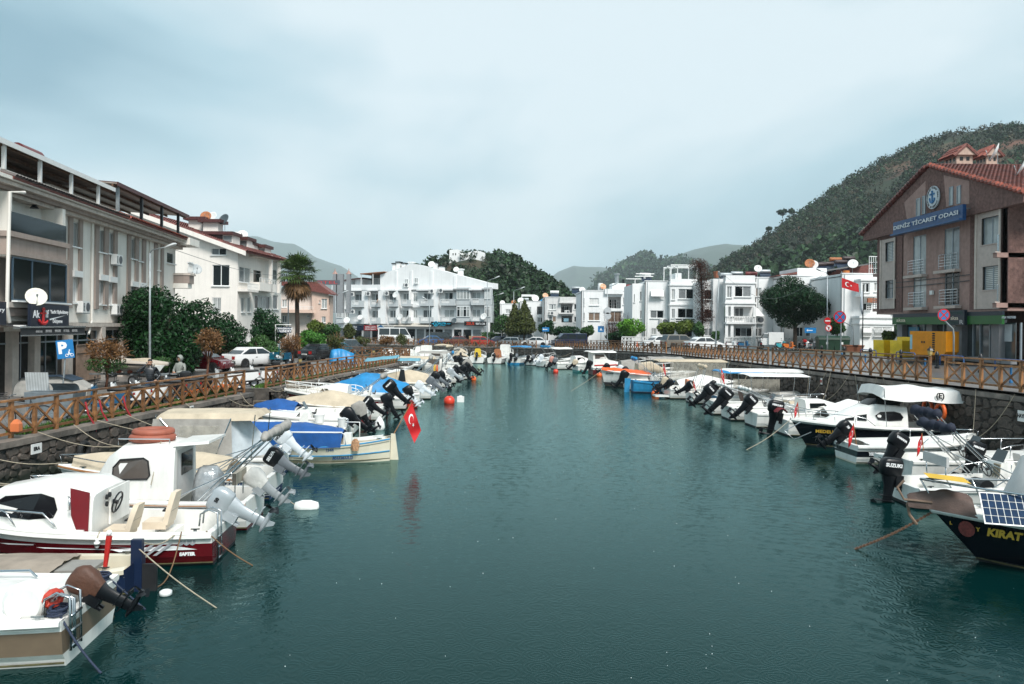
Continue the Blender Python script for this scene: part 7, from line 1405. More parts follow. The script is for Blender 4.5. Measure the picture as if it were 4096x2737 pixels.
 mb = MB(); t = .22; mb.add([(b.L * t + (.16 if k % 2 == 0 else .05) * math.cos(k * .628 + .2), -(b.w(t) + .02), .25 + (.1 if k % 2 == 0 else .03) * math.sin(k * .628 + .2)) for k in range(10)], [tuple(range(10))]); mb.build('star_mark', TXW, b.r); b.flag((.1, -.55, .6), (-.15, 0, 1), .75, (.32, .6)); b.ladder(.5, .9, .6, .25); b.tarp(.1, .98, [(0, .68), (.5, .78), (1, .95)], WHITE, -.01, wr=.01, out=-.1, name='deck_cover'); b.rail(.45, .3); b.moor(False)
 for f_ in (.15, .3): b.strake(f_, mk('grey_rubrail', (.35, .36, .36), .5), .008, 'hull_line', .004)
 b = Boat('black cabin boat with white sheet canopy, oval windows and orange lifebuoys', (16.3, 29.7), 180, 5.6, 2.15, .82, 1, name='fishing_boat', boot=BOOT, low=HBLACK, band=HBLACK, up=WHITE, tc=.5, p=2.0, rake=.8, rise=.3, zb=(.06, .3, .86)); b.strake(.95, WHITE, .05, 'gunwale')
 st = [(1.5, .85, .74, .85, 1.62), (2.6, .82, .70, .86, 1.68), (3.3, .66, .52, .9, 1.42), (4.0, .48, .34, .95, 1.15), (4.2, .3, .2, 1.0, 1.05)]; b.house(st, WHITE); b.swin([(1.75, 1.12), (1.68, 1.22), (1.78, 1.36), (2.0, 1.42), (2.5, 1.40), (2.68, 1.27), (2.6, 1.13), (2.2, 1.09)], st, mk('black_window', (.008, .008, .01)))
 for x in (3.0, 3.42): b.swin([(x, 1.08), (x - .02, 1.3 - .3 * (x - 3)), (x + .28, 1.24 - .3 * (x - 3)), (x + .3, 1.08)], st)
 b.house([(1.7, .6, .5, 1.6, 2.0), (2.4, .6, .5, 1.6, 2.0), (2.8, .55, .4, 1.55, 1.62)], GLASS, 'windscreen'); b.canopy(-.6, 2.6, 1.15, 2.25, CANVW, .14, .10, .9, tilt=.1, drop=.38, seed=5)
 txt('(E)', .28, b.r, fr((.5, 1.16, 2.06), (-1, 0, 0)), TXK, .01); b.rail(.5, .32); b.wtext('MEDELLİN', .78, .6, .16, TXG, .004, z=.62, xs=1.2); b.flag((5.3, .1, 1.1), (.1, 0, 1), .6, (.3, .42))
 for x, y in ((.35, .9), (-.1, -.8)): MB().tube([(x, y + .3 * math.cos(i * .45), 1.45 + .3 * math.sin(i * .45)) for i in range(14)], .07, 7, True).build('lifebuoy', ORANGE, b.r, True)
 b.rope((5.6, 0, 1.0), (8.7, 28.6, 0), .1); MB().tube([(5.3, .3, .95), (5.9, .25, .6), (5.6, .45, .3), (5.0, .55, .6)], .02, 6).build('bow_ladder', STEEL, b.r)
 b = Boat('white motorboat with beige sheet, red towel and black motor beside the black cabin boat', (11.5, 33.0), 2, 5.2, 1.95, .65, -1, tc=.4); b.engine(.0, .8, 1.55, 12, EBLACK, text='MERCURY', ts=.09); b.tarp(.35, .95, [(.3, 1.0), (.55, 1.5), (1, 1.0)], CANVW, .0, seed=15); b.rail(.45, .45, mid=True); MB().grid(6, 6, lambda a, c: (.1 - .5 * a, -.6 + .5 * c, .95 + .18 * math.sin(a * 3) + .03 * math.sin(c * 9))).build('red_towel', mk('towel_red', (.13, .015, .02), .9, var=.4, scale=12), b.r); b.moor(False)
 b = Boat('white cuddy motorboat with stern poles and black badge-lettered motor', (11.0, 35.6), 2, 5.4, 2.0, .65, -1, tc=.45); b.engine(0, .8, 1.4, 45, EBLACK, text='SUZUKI', ts=.1); b.house([(2.3, .7, .62, .65, 1.25), (3.2, .6, .5, .7, 1.25), (4.3, .3, .2, .85, .95)]); b.swin([(2.5, .9), (2.5, 1.1), (3.2, 1.1), (3.4, .92)]); b.folded(2.0, -.3, 1.7, .85, CANVW, .08); b.moor(False)
 b = Boat('white open motorboat with heavy black motor lettered in red', (10.6, 38.2), 2, 5.0, 1.95, .65, -1, tc=.55); b.engine(0, .8, 1.6, 42, EBLACK, text='TOHATSU', ts=.07); b.console(2.2, 0); b.house([(3.0, .6, .5, .6, .9), (4.2, .3, .2, .75, .85)], CANVAS, 'cover'); b.rail(.5); b.moor(False)
 b = Boat('white motorboat with large tilted black motor and crossed canopy poles', (10.4, 40.7), 2, 5.4, 2.0, .68, -1, tc=.5); b.engine(0, .82, 1.5, 48, EBLACK, text='SUZUKI', ts=.09); b.canopy(1.8, 5.0, 1.0, 2.05, WPAINT, .06, .0, .75, drop=.05); b.seat(2.0, .2, .7, BRTARP); b.folded(3.0, .6, 1.5, .9, CANVW, .07); b.moor(False)
 b = Boat('bright blue hulled boat under a white flat canopy on posts', (11.3, 43.4), 2, 5.6, 2.0, .72, -1, boot=WHITE, low=LBLUE, band=LBLUE, up=LBLUE, tc=.6); b.canopy(.6, 5.0, 1.05, 2.15, CANVW, .05, .0, .8, drop=.08); b.engine(0, .85, 1.4, 50, EBLACK); b.flag((.2, -.8, .8), (0, 0, 1), 1.5, (.5, .6), hang=True); MB().grid(8, 4, lambda a, c: (lerp(.8, 3.4, a), -1.0, lerp(.8, 1.7, c))).build('side_curtain', CLEAR, b.r); b.moor(False)
 b = Boat('white motorboat with squat black motor and small red flag on the stern', (10.6, 46.2), 2, 4.8, 1.85, .62, -1, tc=.55); b.engine(0, .75, 1.2, 58, EBLACK, text='YAMAHA'); b.flag((.1, -.5, .6), (0, 0, 1), .8, (.3, .45)); b.canopy(1.6, 4.2, .95, 1.95, CTARP, .08, .05, .7); b.moor(False)
 b = Boat('white motorboat with bagged beige motor and swim platform', (9.9, 49.2), 2, 4.9, 1.9, .62, -1, tc=.55); b.engine(.3, .75, 1.2, 35, EBLACK, cover=CANVAS); b.engine(-.4, .72, 1.1, 60, EBLACK); MB().box(-.9, -.7, .12, 0, .2, .22).build('swim_platform', WHITE, b.r); b.folded(1.8, 2.2, 2.0, .85, CANVAS, .14); b.house([(1.2, .35, .3, .5, 1.2), (1.4, .35, .3, .5, 1.15)], mk('faded_orange', (.55, .2, .1), .7), 'backrest'); b.moor(False)
 b = Boat('blue wooden boat with rudder and long cream canopy with clear curtains', (8.3, 53.3), 2, 6.2, 2.0, .62, -1, name='wooden_boat', boot=BOOTB, low=LBLUE, band=LBLUE, up=LBLUE, deck=LBLUE, tc=.85, fs=.6, rise0=.3); MB().prism([(-.55, -.2), (-.2, -.2), (-.1, .95), (-.5, .95)], lambda a, c: (a, -.05, c), lambda a, c: (a, .05, c)).build('rudder', LBLUE, b.r); b.canopy(1.6, 6.4, 1.05, 2.25, CANVAS, .05, .02, .8, drop=.1); MB().grid(12, 4, lambda a, c: (lerp(2.4, 6.2, a), -1.02, lerp(.9, 2.2, c))).build('side_curtain', CLEAR, b.r); b.flag((1.9, -1.0, 1.0), (0, 0, 1), 1.1, (.45, .6)); b.fender(.3, -1, r=.1); b.moor(False)
 b = Boat('white double ended boat with orange tarp and black boot stripe', (13.0, 58.2), 180, 6.3, 2.1, .85, 1, name='wooden_boat', boot=BOOT, tc=.6, zb=(.22, .4, .8), fs=.5, rise=.5, rise0=.3, rake=.4); b.tarp(.42, .99, [(.4, 1.15), (.7, 1.3), (1, 1.4)], OTARP, .05, seed=17, wr=.08); b.wtext('BAHADIR', .9, .8, .14, TXK, .003, z=1.0); b.canopy(.2, 2.8, 1.0, 2.2, CANVG, .1, .05, .9); b.rope((6.2, 0, 1.2), (4.1, 53.5, 0), .05)
 for x, y, lab in ((9.45, 50.9, 'orange mooring buoy by the blue rudder'), (11.2, 41.9, 'pale pink mooring buoy by the black motors'), (4.25, 74.5, 'red mooring buoy near the far motors'), (7.9, 69.7, 'orange mooring buoy under the bagged motor')):
  o = MB().ball((0, 0, .1), .26, 12, 8).build('mooring_buoy', ORANGE if 'orange' in lab else (mk('pink_buoy', (.55, .25, .2), .5) if 'pink' in lab else mk('buoy_red', (.62, .045, .02))), None, True); o.location = (x, y, 0); tag(o, lab, 'buoy')
boats_right()
def boats_far():
 YEL = mk('yellow_cover', (.65, .45, .04), .6); MAROON = mk('maroon_hull', (.10, .012, .015), .3); TEALH = mk('teal_hull', (.03, .28, .27), .4); TERRA = mk('terracotta_cover', (.36, .14, .06), .7)
 # (x, y, heading, length, label, hull colours, extras)
 T = [(4.4, 80.5, 22, 5.2, 'small white boat with pink hooded motor and grey hooded motor at the bend', {}, 'e:pink e2 c'),
   (6.2, 75.6, 15, 5.6, 'turquoise bottomed white boat with square wheelhouse and beige motor bag', dict(boot=TEALH, low=TEALH), 'w e:beige b:white'),
   (7.3, 71.6, 10, 5.4, 'maroon boat with black motor and red boom near the bend', dict(low=MAROON, band=MAROON), 'e r p:red'),
   (8.2, 67.2, 6, 6.0, 'white boat with grey arched spray hood behind the maroon boat', {}, 'h:grey e r'),
   (9.0, 63.2, 4, 6.0, 'white boat with clear sided beige tent behind the orange tarp', {}, 'h:beige e:white'),
   (3.2, 84.6, 40, 5.6, 'white boat with long white canopy and blue folded canvas', {}, 'b:white f:blue e:white k'),
   (2.1, 87.5, 55, 5.4, 'white boat with two black motors under a steel arch', {}, 'e e2 k r'),
   (.2, 88.8, 70, 5.8, 'low white boat with blue bottom and striped blue canopy', dict(boot=LBLUE, low=LBLUE), 'b:blue e e2'),
   (-2.0, 90.0, 80, 6.0, 'white bow railed boat with terracotta cover and red flag', {}, 'r k:terra e g'),
   (-4.1, 90.6, 88, 5.6, 'white bow railed boat with yellow cover and black motor', {}, 'r k:yellow e'),
   (-6.0, 91.2, 95, 5.6, 'white boat with beige sheet beside the yellow cover', dict(band=MAROON), 't:beige e'),
   (-7.9, 92.0, 100, 5.6, 'white boat with beige canopy at the harbour head', {}, 'b:beige e k'),
   (-10.2, 93.6, 100, 6.2, 'white cabin cruiser with swept window at the harbour head', {}, 'w r'),
   (-12.6, 95.2, 100, 5.6, 'white boat with big black hooded motor near the quay corner', {}, 'e c'),
   (-15.0, 97.0, 104, 5.6, 'white boat with tall rail at the inlet mouth', {}, 'r k'),
   (-4.3, 69.0, 168, 5.4, 'white cuddy boat with dark grey canopy off the quay corner', {}, 'c b:grey e'),
   (-4.6, 73.2, 165, 5.4, 'white boat with slanted poles and long grey canvas roll', {}, 'f:grey e k'),
   (-5.2, 77.4, 162, 5.6, 'white cabin boat with black side windows off the quay corner', {}, 'w e'),
   (-6.0, 81.6, 160, 5.4, 'white boat with beige boom cover at the inlet', {}, 'f:beige t:white e'),
   (-7.0, 85.6, 158, 5.4, 'white boat with red fire bottle and silver motor at the inlet', {}, 'k e:white r'),
   (-1.0, 101.5, 85, 6.5, 'white cruiser moored close under the far quay wall', {}, 'w r'),
   (-6.8, 103.5, 95, 6.0, 'white boat with brown sheet close under the far quay wall', {}, 't:beige r'),
   (-12.5, 106.0, 98, 6.0, 'white cuddy boat close under the far quay wall near the corner', {}, 'c r'),
   (-19.5, 88.0, 110, 5.4, 'white boat half hidden behind the rear quay fence', {}, 'w'),
   (-6.4, 32.1, 184, 4.6, 'white open motorboat with grey motor beside the bucket boat', {}, 'e:grey k'), (-6.0, 36.7, 184, 4.8, 'white motorboat with beige sheet between red hulled boats', {}, 't:beige e'), (-5.6, 41.5, 184, 4.8, 'white motorboat with white motor behind the net-railed boat', {}, 'k e:white r'), (-5.0, 53.8, 184, 5.0, 'white motorboat with grey boom canvas behind the beige cockpit cover', {}, 'f:grey e c'), (-4.5, 58.3, 184, 5.0, 'white motorboat with beige bimini beside the yellow backrest', {}, 'b:beige e'), (-4.0, 62.4, 184, 5.0, 'white motorboat with wheelhouse next to the navy striped boat', {}, 'w e'), (10.2, 51.3, 2, 4.8, 'white motorboat with white sheet beside the blue wooden boat', {}, 't:white e'), (8.2, 55.8, 2, 5.2, 'white motorboat with blue folded canvas behind the blue wooden boat', {}, 'f:blue e k r'), (8.9, 60.8, 4, 5.2, 'white motorboat with grey bimini behind the double ended boat', {}, 'b:grey e'),
   (-25.5, 91.0, 110, 5.4, 'white boat with blue sheet behind the rear quay fence', {}, 't:blue')]
 CM = dict(white=CANVW, beige=CANVAS, grey=CANVG, blue=CTARP, yellow=YEL, terra=TERRA, red=RED, pink=mk('pink_hood', (.5, .24, .19), .6))
 for i, (x, y, rz, L, lab, cols, ex) in enumerate(T):
  r_ = random.Random(i * 7 + 1); b = Boat(lab, (x, y), rz, L, 1.95, .62 + .1 * r_.random(), -1 if rz < 90 else 1, tc=.5, rise=.3 + .2 * r_.random(), **cols)
  for q in ex.split():
   k, _, c = q.partition(':'); m = CM.get(c)
   if k == 'e': b.engine(.25 if 'e2' in ex else 0, None, 1.2 + .25 * r_.random(), r_.uniform(25, 55), EWHITE if c == 'white' else EBLACK, cover=m if c and c != 'white' else (EBLACK if r_.random() < .3 else None))
   elif k == 'e2': b.engine(-.4, None, 1.2, r_.uniform(30, 55), EBLACK, cover=EGREY)
   elif k == 'c': b.house([(2.2, .72, .62, .62, 1.35), (3.0, .65, .52, .68, 1.38), (4.2, .3, .2, .85, .95)]); b.swin([(2.4, .95), (2.4, 1.2), (3.1, 1.2), (3.4, .98)])
   elif k == 'w': b.house([(1.6, .75, .68, .62, 1.95), (2.8, .72, .62, .65, 1.9), (3.3, .6, .45, .68, 1.25), (4.6, .25, .15, .85, .95)], WHITE, 'wheelhouse'); b.swin([(1.8, 1.35), (1.8, 1.75), (2.7, 1.72), (2.9, 1.35)], m=mk('smoked_glass', (.10, .085, .075)))
   elif k == 'k': b.console(2.0, 0); (b.house([(1.7, .4, .35, .7, 1.7), (2.5, .4, .3, .7, 1.55)], m, 'console_cover') if m else None)
   elif k == 'b': b.canopy(1.2, 4.0, .95, 2.05, m, .08, .03, .7)
   elif k == 't': b.tarp(.15, .95, [(.1, .9), (.5, 1.35), (1, .9)], m, .03, seed=i)
   elif k == 'f': b.folded(2.2, .6, 2.2, .85, m, .12)
   elif k == 'h': b.house([(1.2, .85, .6, .65, 1.5), (2.4, .85, .6, .65, 1.65), (3.7, .6, .3, .75, .95)], m, 'spray_hood')
   elif k == 'r': b.rail(.45, .42, WPAINT, .022)
   elif k == 'p': MB().tube([(.2, -.6, .9), (2.4, -.5, .95)], .07, 7).build('boom', m, b.r)
   elif k == 'g': b.flag((.1, -.5, .6), (-.1, 0, 1), .9, (.4, .6))
  e = b.P(x + 9 * math.cos(R(rz)), y + 9 * math.sin(R(rz)), 1.2); b.rope((b.L * .97, 0, b.zs(1)), e, .2, world_b=False)
boats_far()
# ------------------------------------------------------------------ vehicles
TYRE = mk('tyre', (.012, .012, .012), .8); RIM = mk('wheel_rim', (.35, .36, .37), .35, .6); TAIL = mk('tail_lamp', (.35, .012, .01), .2); LAMP = mk('head_lamp', (.6, .62, .62), .1); AUTOG = mk('car_glass', (.02, .028, .032), .06, spec=.7); TRIM = mk('black_trim', (.012, .013, .014), .5)
def paint(n, c, metal=.0): return mk('car_' + n, c, .22, metal, var=.03, coat=.5)
CARS = dict(sedan=(4.4, 1.7, 1.44, .92, (-.40, -.22, .08, .27), .98, .72), hatch=(3.95, 1.66, 1.46, .92, (-.485, -.40, .06, .26), .95, .74), suv=(4.4, 1.8, 1.66, 1.0, (-.49, -.42, .08, .26), 1.02, .85), van=(4.9, 1.88, 1.95, 1.1, (-.495, -.485, .22, .38), 1.1, .85), minibus=(6.0, 2.0, 2.65, 1.35, (-.497, -.49, .28, .42), 1.35, .95), pickup=(4.5, 1.66, 1.42, .9, (-.10, -.06, .12, .27), .9, .72))
def wheel_parts(par, x, y, r, w=.2, sgn=1):
 k = ('whl', round(r, 2), w)
 if k not in TXT: TXT[k] = (MB().lathe([(r * .62, -w / 2), (r * .93, -w / 2), (r, -w * .35), (r, w * .35), (r * .93, w / 2), (r * .62, w / 2)], 16, (0, 0, 0), 'Y', cap=False).mesh('wheel', TYRE, 40), MB().lathe([(.02, -w * .42), (r * .2, -w * .4), (r * .55, -w * .3), (r * .63, -w * .45), (r * .63, w * .45), (r * .5, w * .3), (.02, w * .38)], 12, (0, 0, 0), 'Y').mesh('rim', RIM, 40))
 o = obj('wheel', TXT[k][0], par, Matrix.Translation((x, y, r))); obj('rim', TXT[k][1], o)
def car(label, pos, rz, kind, m, name='parked_car', cat='car', white_rear=False, z=None, sc=1., plate='48 B 219'):
 L, Wd, H, belt, (g0, g1, g2, g3), deck, hood = CARS[kind]; L *= sc; Wd *= sc; w = Wd / 2
 t = thing(name, label, cat, pos, R(rz), 'vehicles parked around the harbour'); big = kind in ('van', 'minibus')
 st = [(-.5, .30, deck * .86, .86), (-.485, .22, deck * .97, .95), (-.40, .2, deck, 1), (g0, .2, deck if g0 > -.4 else belt, 1), (0, .2, belt, 1), (g3, .2, belt, 1), (g3 + .1, .2, lerp(belt, hood, .45), .98), (.44, .2, hood, .93), (.485, .24, hood * .86, .86), (.5, .32, hood * .7, .78)]
 st = sorted(st, key=lambda q: q[0]); MB().loft([[(x * L, s_ * w * k * f_, z_) for s_, k, z_ in ((1, .88, zl), (1, 1, zl + .14), (1, 1.0, lerp(zl, zt, .62)), (1, .95, zt), (-1, .95, zt), (-1, 1.0, lerp(zl, zt, .62)), (-1, 1, zl + .14), (-1, .88, zl))] for x, zl, zt, f_ in st]).build('body', m, t, 38)
 wb, wt = w * .94, w * (.80 if not big else .88); A = [(g0 * L, wb, belt - .02), (g1 * L, wt, H - .04), (g2 * L, wt, H - .04), (g3 * L, wb, belt - .02)]
 rg = [[(x, y, z_), (x * 1.0, y * .9, z_ + (.04 if z_ > belt else 0)), (x, -y * .9, z_ + (.04 if z_ > belt else 0)), (x, -y, z_)] for x, y, z_ in A]; MB().add([p for r_ in rg for p in r_], [(0, 4, 8, 12)] + [(i * 4 + j, i * 4 + j + 1, i * 4 + j + 5, i * 4 + j + 4) for i in range(3) for j in range(3)] + [(3, 15, 11, 7)]).build('roof', m, t, 30)
 def face(c, ins=.06, off=.012, nm='window'):
  c = [Vector(p) for p in c]; ce = sum(c, Vector()) / len(c); n = (c[1] - c[0]).cross(c[2] - c[0]).normalized(); n = n if n.dot(ce - Vector((0, 0, belt))) > 0 else -n; MB().add([p.lerp(ce, ins) + n * off for p in c], [tuple(range(len(c)))]).build(nm, AUTOG, t)
 face([(A[0][0], -wb, belt), (A[0][0], wb, belt), (A[1][0], wt, H - .04), (A[1][0], -wt, H - .04)], .1 if not big else .22, .014, 'rear_window'); face([(A[3][0], wb, belt), (A[3][0], -wb, belt), (A[2][0], -wt, H - .04), (A[2][0], wt, H - .04)], .08, .014, 'windscreen')
 xm = [lerp(A[0][0], A[3][0], f_) for f_ in ((.5,) if not big else (.36, .66))]
 for sg in (1, -1):
  lo = [A[0][0] + .1] + xm + [A[3][0] - .12]; hi = [A[1][0] + .08] + xm + [A[2][0] - .02]
  for i in range(len(lo) - 1): face([(lo[i], sg * wb, belt + .03), (lo[i + 1], sg * wb, belt + .03), (hi[i + 1], sg * wt, H - .09), (hi[i], sg * wt, H - .09)], .07)
  MB().box(-.5 * L - .012, sg * w * .86, deck * .6, -.465 * L, sg * w * .5 if not big else sg * w * .76, deck * (.84 if not big else 1.1)).build('tail_lamp', TAIL, t); MB().box(.455 * L, sg * w * .82, hood * .68, .492 * L, sg * w * .45, hood * .88).build('headlamp', LAMP, t); MB().box(g3 * L - .25, sg * w, belt, g3 * L - .1, sg * (w + .16), belt + .13).build('mirror', m if kind != 'van' else TRIM, t)
  for x in (-.31, .32):
   rr = .31 if not big else .34; wheel_parts(t, x * L, sg * (w - .08), rr); MB().lathe([(.02, 0), (rr + .06, 0), (rr + .06, .012), (.02, .013)], 16, (x * L, sg * (w - .005) - (0 if sg > 0 else .012), rr), 'Y').build('wheel_arch', TRIM, t)
   MB().box((x * .42 + .03) * L, sg * (w + .001), belt - .2, (x * .42 + .03) * L + .16, sg * (w + .02), belt - .17).build('door_handle', TRIM, t)
 MB().box(-.512 * L, -w * .9, .3, -.48 * L, w * .9, .48).build('rear_bumper', TRIM if kind != 'suv' else m, t); MB().box(.48 * L, -w * .8, .28, .508 * L, w * .8, .46).build('front_bumper', TRIM if kind == 'van' else m, t); pl = MB().box(-.516 * L, -.26, .5, -.505 * L, .26, .61).build('number_plate', WPAINT, t); txt(plate, .1, pl, fr((-.519 * L, 0, .555), (0, -1, 0)), TXK)
 return t
def gp(x, d, z): u, v = uv(x, 1400); return (u * d / F, d, z)
def cars():
 Wp, Gp, Rp = paint('white', (.75, .75, .74)), paint('grey', (.03, .032, .036), .4), paint('red', (.40, .012, .012)); Sv = paint('silver', (.38, .39, .39), .5); Tl = paint('teal', (.01, .12, .17)); Bk = paint('black', (.008, .009, .01)); Bl = paint('blue', (.012, .09, .24)); Nv = paint('navy', (.01, .02, .06)); Mr = paint('maroon', (.11, .012, .015)); Be = paint('beige', (.28, .25, .21), .5)
 z = LZ + .005; z2 = 1.235
 car('white saloon car with amber tail lamps seen from behind by the shrub', gp(1012, 57.5, z), 58, 'sedan', Wp); car('dark red hatchback under the ficus branches', gp(805, 51, z), -8, 'hatch', paint('dark_red', (.10, .006, .01))); car('dark grey saloon car with number plate beyond the cargo trike', gp(1283, 69, z), 66, 'sedan', Gp); car('teal pickup parked between the grey saloon and grey suv', gp(1345, 75, z), 66, 'pickup', Tl); car('grey suv parked at the end of the left quay', gp(1393, 79, z - 0), 70, 'suv', paint('gunmetal', (.11, .12, .13), .5))
 car('white high roofed minibus in front of the long white block', gp(1580, 134, z2), 14, 'minibus', Wp, 'minibus', 'minibus'); car('black van parked below the cyan lettered sign', gp(1760, 136, z2), 12, 'van', Bk, 'parked_van', 'van'); car('blue saloon car behind the far fence', gp(1720, 127, z2), -164, 'sedan', Bl); car('maroon saloon car behind the far fence', gp(1826, 124.5, z2), -166, 'sedan', Mr); car('bright red hatchback behind the far fence', gp(1930, 121.5, z2), 8, 'hatch', Rp); car('silver hatchback with red tail lamps behind the far fence', gp(2033, 119.5, z2), 168, 'hatch', Sv); car('white saloon car at the right end of the far fence', gp(2140, 118.5, z2 + .1), 168, 'sedan', Wp); car('white passenger van behind the silver hatchback', gp(2100, 126, z2 + .1), -8, 'van', Wp, 'parked_van', 'van'); car('navy van with pale rear window at the corner gap', gp(2275, 110, 1.5), 194, 'van', Nv, 'parked_van', 'van'); car('dark blue car left of the white passenger van', gp(2005, 128, z2), 10, 'sedan', Nv); car('white van beside the rental car shop', gp(2020, 138, z2), 60, 'van', Wp, 'parked_van', 'van')
 car('white hatchback in front of the white lattice wall', gp(2628, 95, 1.95), 200, 'hatch', Wp); car('beige suv beside the white hatchback', gp(2722, 90, 1.98), 14, 'suv', Be); car('white low saloon car in front of the scooters row', gp(2818, 85.5, 2.0), 16, 'sedan', Wp); car('pale blue compact car between the lattice wall and beige suv', gp(2668, 96, 1.95), 30, 'hatch', paint('pale', (.4, .46, .5)))
cars()
# ------------------------------------------------------------------ scooters, trikes, bicycle
def scooter(label, pos, rz, m, box=False, z=None, name='scooter', cat='scooter', moto=False):
 t = thing(name, label, cat, pos, R(rz), 'parked scooters'); r = .24 if not moto else .3
 for x in (-.62, .62): wheel_parts(t, x, 0, r, .12)
 pr = lambda pts, nm, mm, w: MB().prism(pts, lambda a, b: (a, -w, b), lambda a, b: (a, w, b)).build(nm, mm, t)
 pr([(-.85, .55), (-.80, .78), (-.1, .72), (-.05, .45), (-.25, .28), (-.6, .38)], 'tail_body', m, .14); pr([(-.1, .24), (.35, .22), (.42, .34), (-.05, .36)], 'footboard', m if not moto else TRIM, .15); pr([(.36, .3), (.30, .85), (.36, 1.0), (.48, .92), (.5, .35)], 'leg_shield', m, .17); pr([(.45, .5), (.85, .5), (.8, .58), (.5, .62)], 'front_mudguard', m, .08)
 MB().loft([ellr(-.42, 0, zz, a, b, 12) for zz, a, b in ((.76, .42, .13), (.84, .44, .14), (.88, .38, .11))]).build('seat', TRIM, t, True); mb = MB(); mb.tube([(.62, 0, r), (.48, 0, .6), (.38, 0, 1.02)], .03, 6); mb.tube([(.28, -.36, 1.06), (.4, -.1, 1.04), (.4, .1, 1.04), (.28, .36, 1.06)], .016, 6)
 for y in (-.25, .25): mb.tube([(.36, y, 1.05), (.34, y * 1.3, 1.25)], .01, 5); mb.ball((.34, y * 1.35, 1.29), (.02, .06, .05))
 mb.tube([(-.1, .16, .3), (-.95, .17, .36)], .045, 7); mb.tube([(-.2, -.1, .25), (-.15, -.25, .0)], .012, 5); mb.build('handlebar_and_fork', TRIM, t); MB().ball((.47, 0, .95), (.05, .1, .08), 10, 6).build('headlamp', LAMP, t); MB().box(-.9, -.08, .62, -.84, .08, .7).build('tail_lamp', TAIL, t)
 if box: MB().loft([ellr(-.82, 0, zz, a, a, 12, 4) for zz, a in ((.92, .18), (1.0, .22), (1.18, .21), (1.24, .14))]).build('top_box', TRIM if box is True else box, t, 40)
 return t
def two_wheels():
 Wp, Bk, Gy, Bl = paint('white', (.75,) * 3), paint('black', (.008,) * 3), paint('bike_grey', (.09, .1, .11)), paint('bike_blue', (.02, .1, .2)); z = LZ + .005
 L = [(1040, 40.6, 200, Wp, True, 'large white scooter with black seat beside the landing steps'), (965, 38.8, 205, Wp, 0, 'white scooter with pale seat left of the large scooter'), (905, 37.6, 200, Wp, 0, 'white scooter beside the marigold bed'), (770, 33.6, 200, Bk, 0, 'black scooter behind the fence near the hooded person'), (715, 32.4, 205, Gy, 0, 'dark grey scooter between two black scooters'), (655, 31.4, 200, Bk, True, 'black scooter with top box beside the man in the puffer jacket'), (600, 29.6, 205, Wp, 0, 'white scooter in front of the man in the puffer jacket'), (505, 28.5, 200, Wp, 0, 'white scooter with pale blue trim by the fence'), (430, 27.4, 200, Bl, 0, 'pale blue scooter beside the steel skip'), (1130, 45, 215, Bk, 0, 'dark motorcycle beyond the landing steps'), (1190, 48, 215, Bk, True, 'dark motorcycle with top box along the left fence'),
   (2925, 89, 30, Wp, 0, 'white scooter at the left end of the right row'), (2975, 89.5, 20, Bl, 0, 'blue motorcycle in the right row'), (3040, 90, 80, Bk, 0, 'black scooter by the white gate post'), (3125, 88, 25, paint('turq', (.05, .35, .4)), 0, 'turquoise scooter beside the cargo trike'), (3155, 87, 20, paint('orange', (.55, .14, .02)), 0, 'orange and white scooter in the right row'), (3205, 88, 95, Bk, paint('red', (.4, .012, .012)), 'black scooter with red top box'), (3235, 87.5, 85, Wp, True, 'white scooter with black top box'), (3262, 88.5, 80, Gy, 0, 'grey scooter next to the green container')]
 for x, d, rz, m, bx, l in L: p = gp(x, d, z if x < 2000 else 2.02); scooter(l, p, rz, m, bx)
 # cargo trikes
 t = thing('cargo_trike', 'white box cargo trike parked among the scooters', 'trike', gp(3098, 91, 2.02), R(170)); MB().box(-.9, -.75, .55, .75, .75, 2.0).build('cargo_box', WPAINT, t); MB().box(.75, -.5, .5, 1.6, .5, 1.3).build('cab', paint('white', (.75,) * 3), t); MB().add([(1.55, -.45, 1.3), (1.55, .45, 1.3), (1.2, .42, 1.85), (1.2, -.42, 1.85)], [(0, 1, 2, 3)]).build('windscreen', AUTOG, t); MB().box(.74, -.5, 1.8, 1.25, .5, 1.88).build('cab_roof', WPAINT, t); [wheel_parts(t, x, y, .27, .16) for x, y in ((-.5, -.6), (-.5, .6), (1.45, 0))]; MB().box(-.85, -.02, .7, -.905, .02, 1.9).build('door_gap', TRIM, t)
 t = thing('cargo_trike', 'teal open cargo trike below the laundry sign', 'trike', gp(1140, 58.5, LZ), R(80)); Tl = paint('teal', (.01, .12, .17)); mb = MB(); mb.box(-1.3, -.6, .55, .1, .6, .62)
 for y in (-.6, .57): mb.box(-1.3, y, .62, .1, y + .03, 1.05)
 mb.build('cargo_bed', Tl, t); MB().tube([(.1, -.55, .6), (.15, -.55, 1.75), (1.0, -.5, 1.8)], .03, 6).tube([(.1, .55, .6), (.15, .55, 1.75), (1.0, .5, 1.8)], .03, 6).build('roll_frame', Tl, t, True); MB().box(.2, -.3, .3, .9, .3, .8).build('seat_box', TRIM, t); MB().loft([ellr(.9, 0, z_, a, b, 10) for z_, a, b in ((.9, .2, .4), (1.3, .3, .42), (1.6, .2, .3))]).build('black_cover', mk('black_plastic_cover', (.012,) * 3, .4, bump=.8, bscale=8), t, True); [wheel_parts(t, x, y, .27, .16) for x, y in ((-.7, -.55), (-.7, .55), (1.2, 0))]
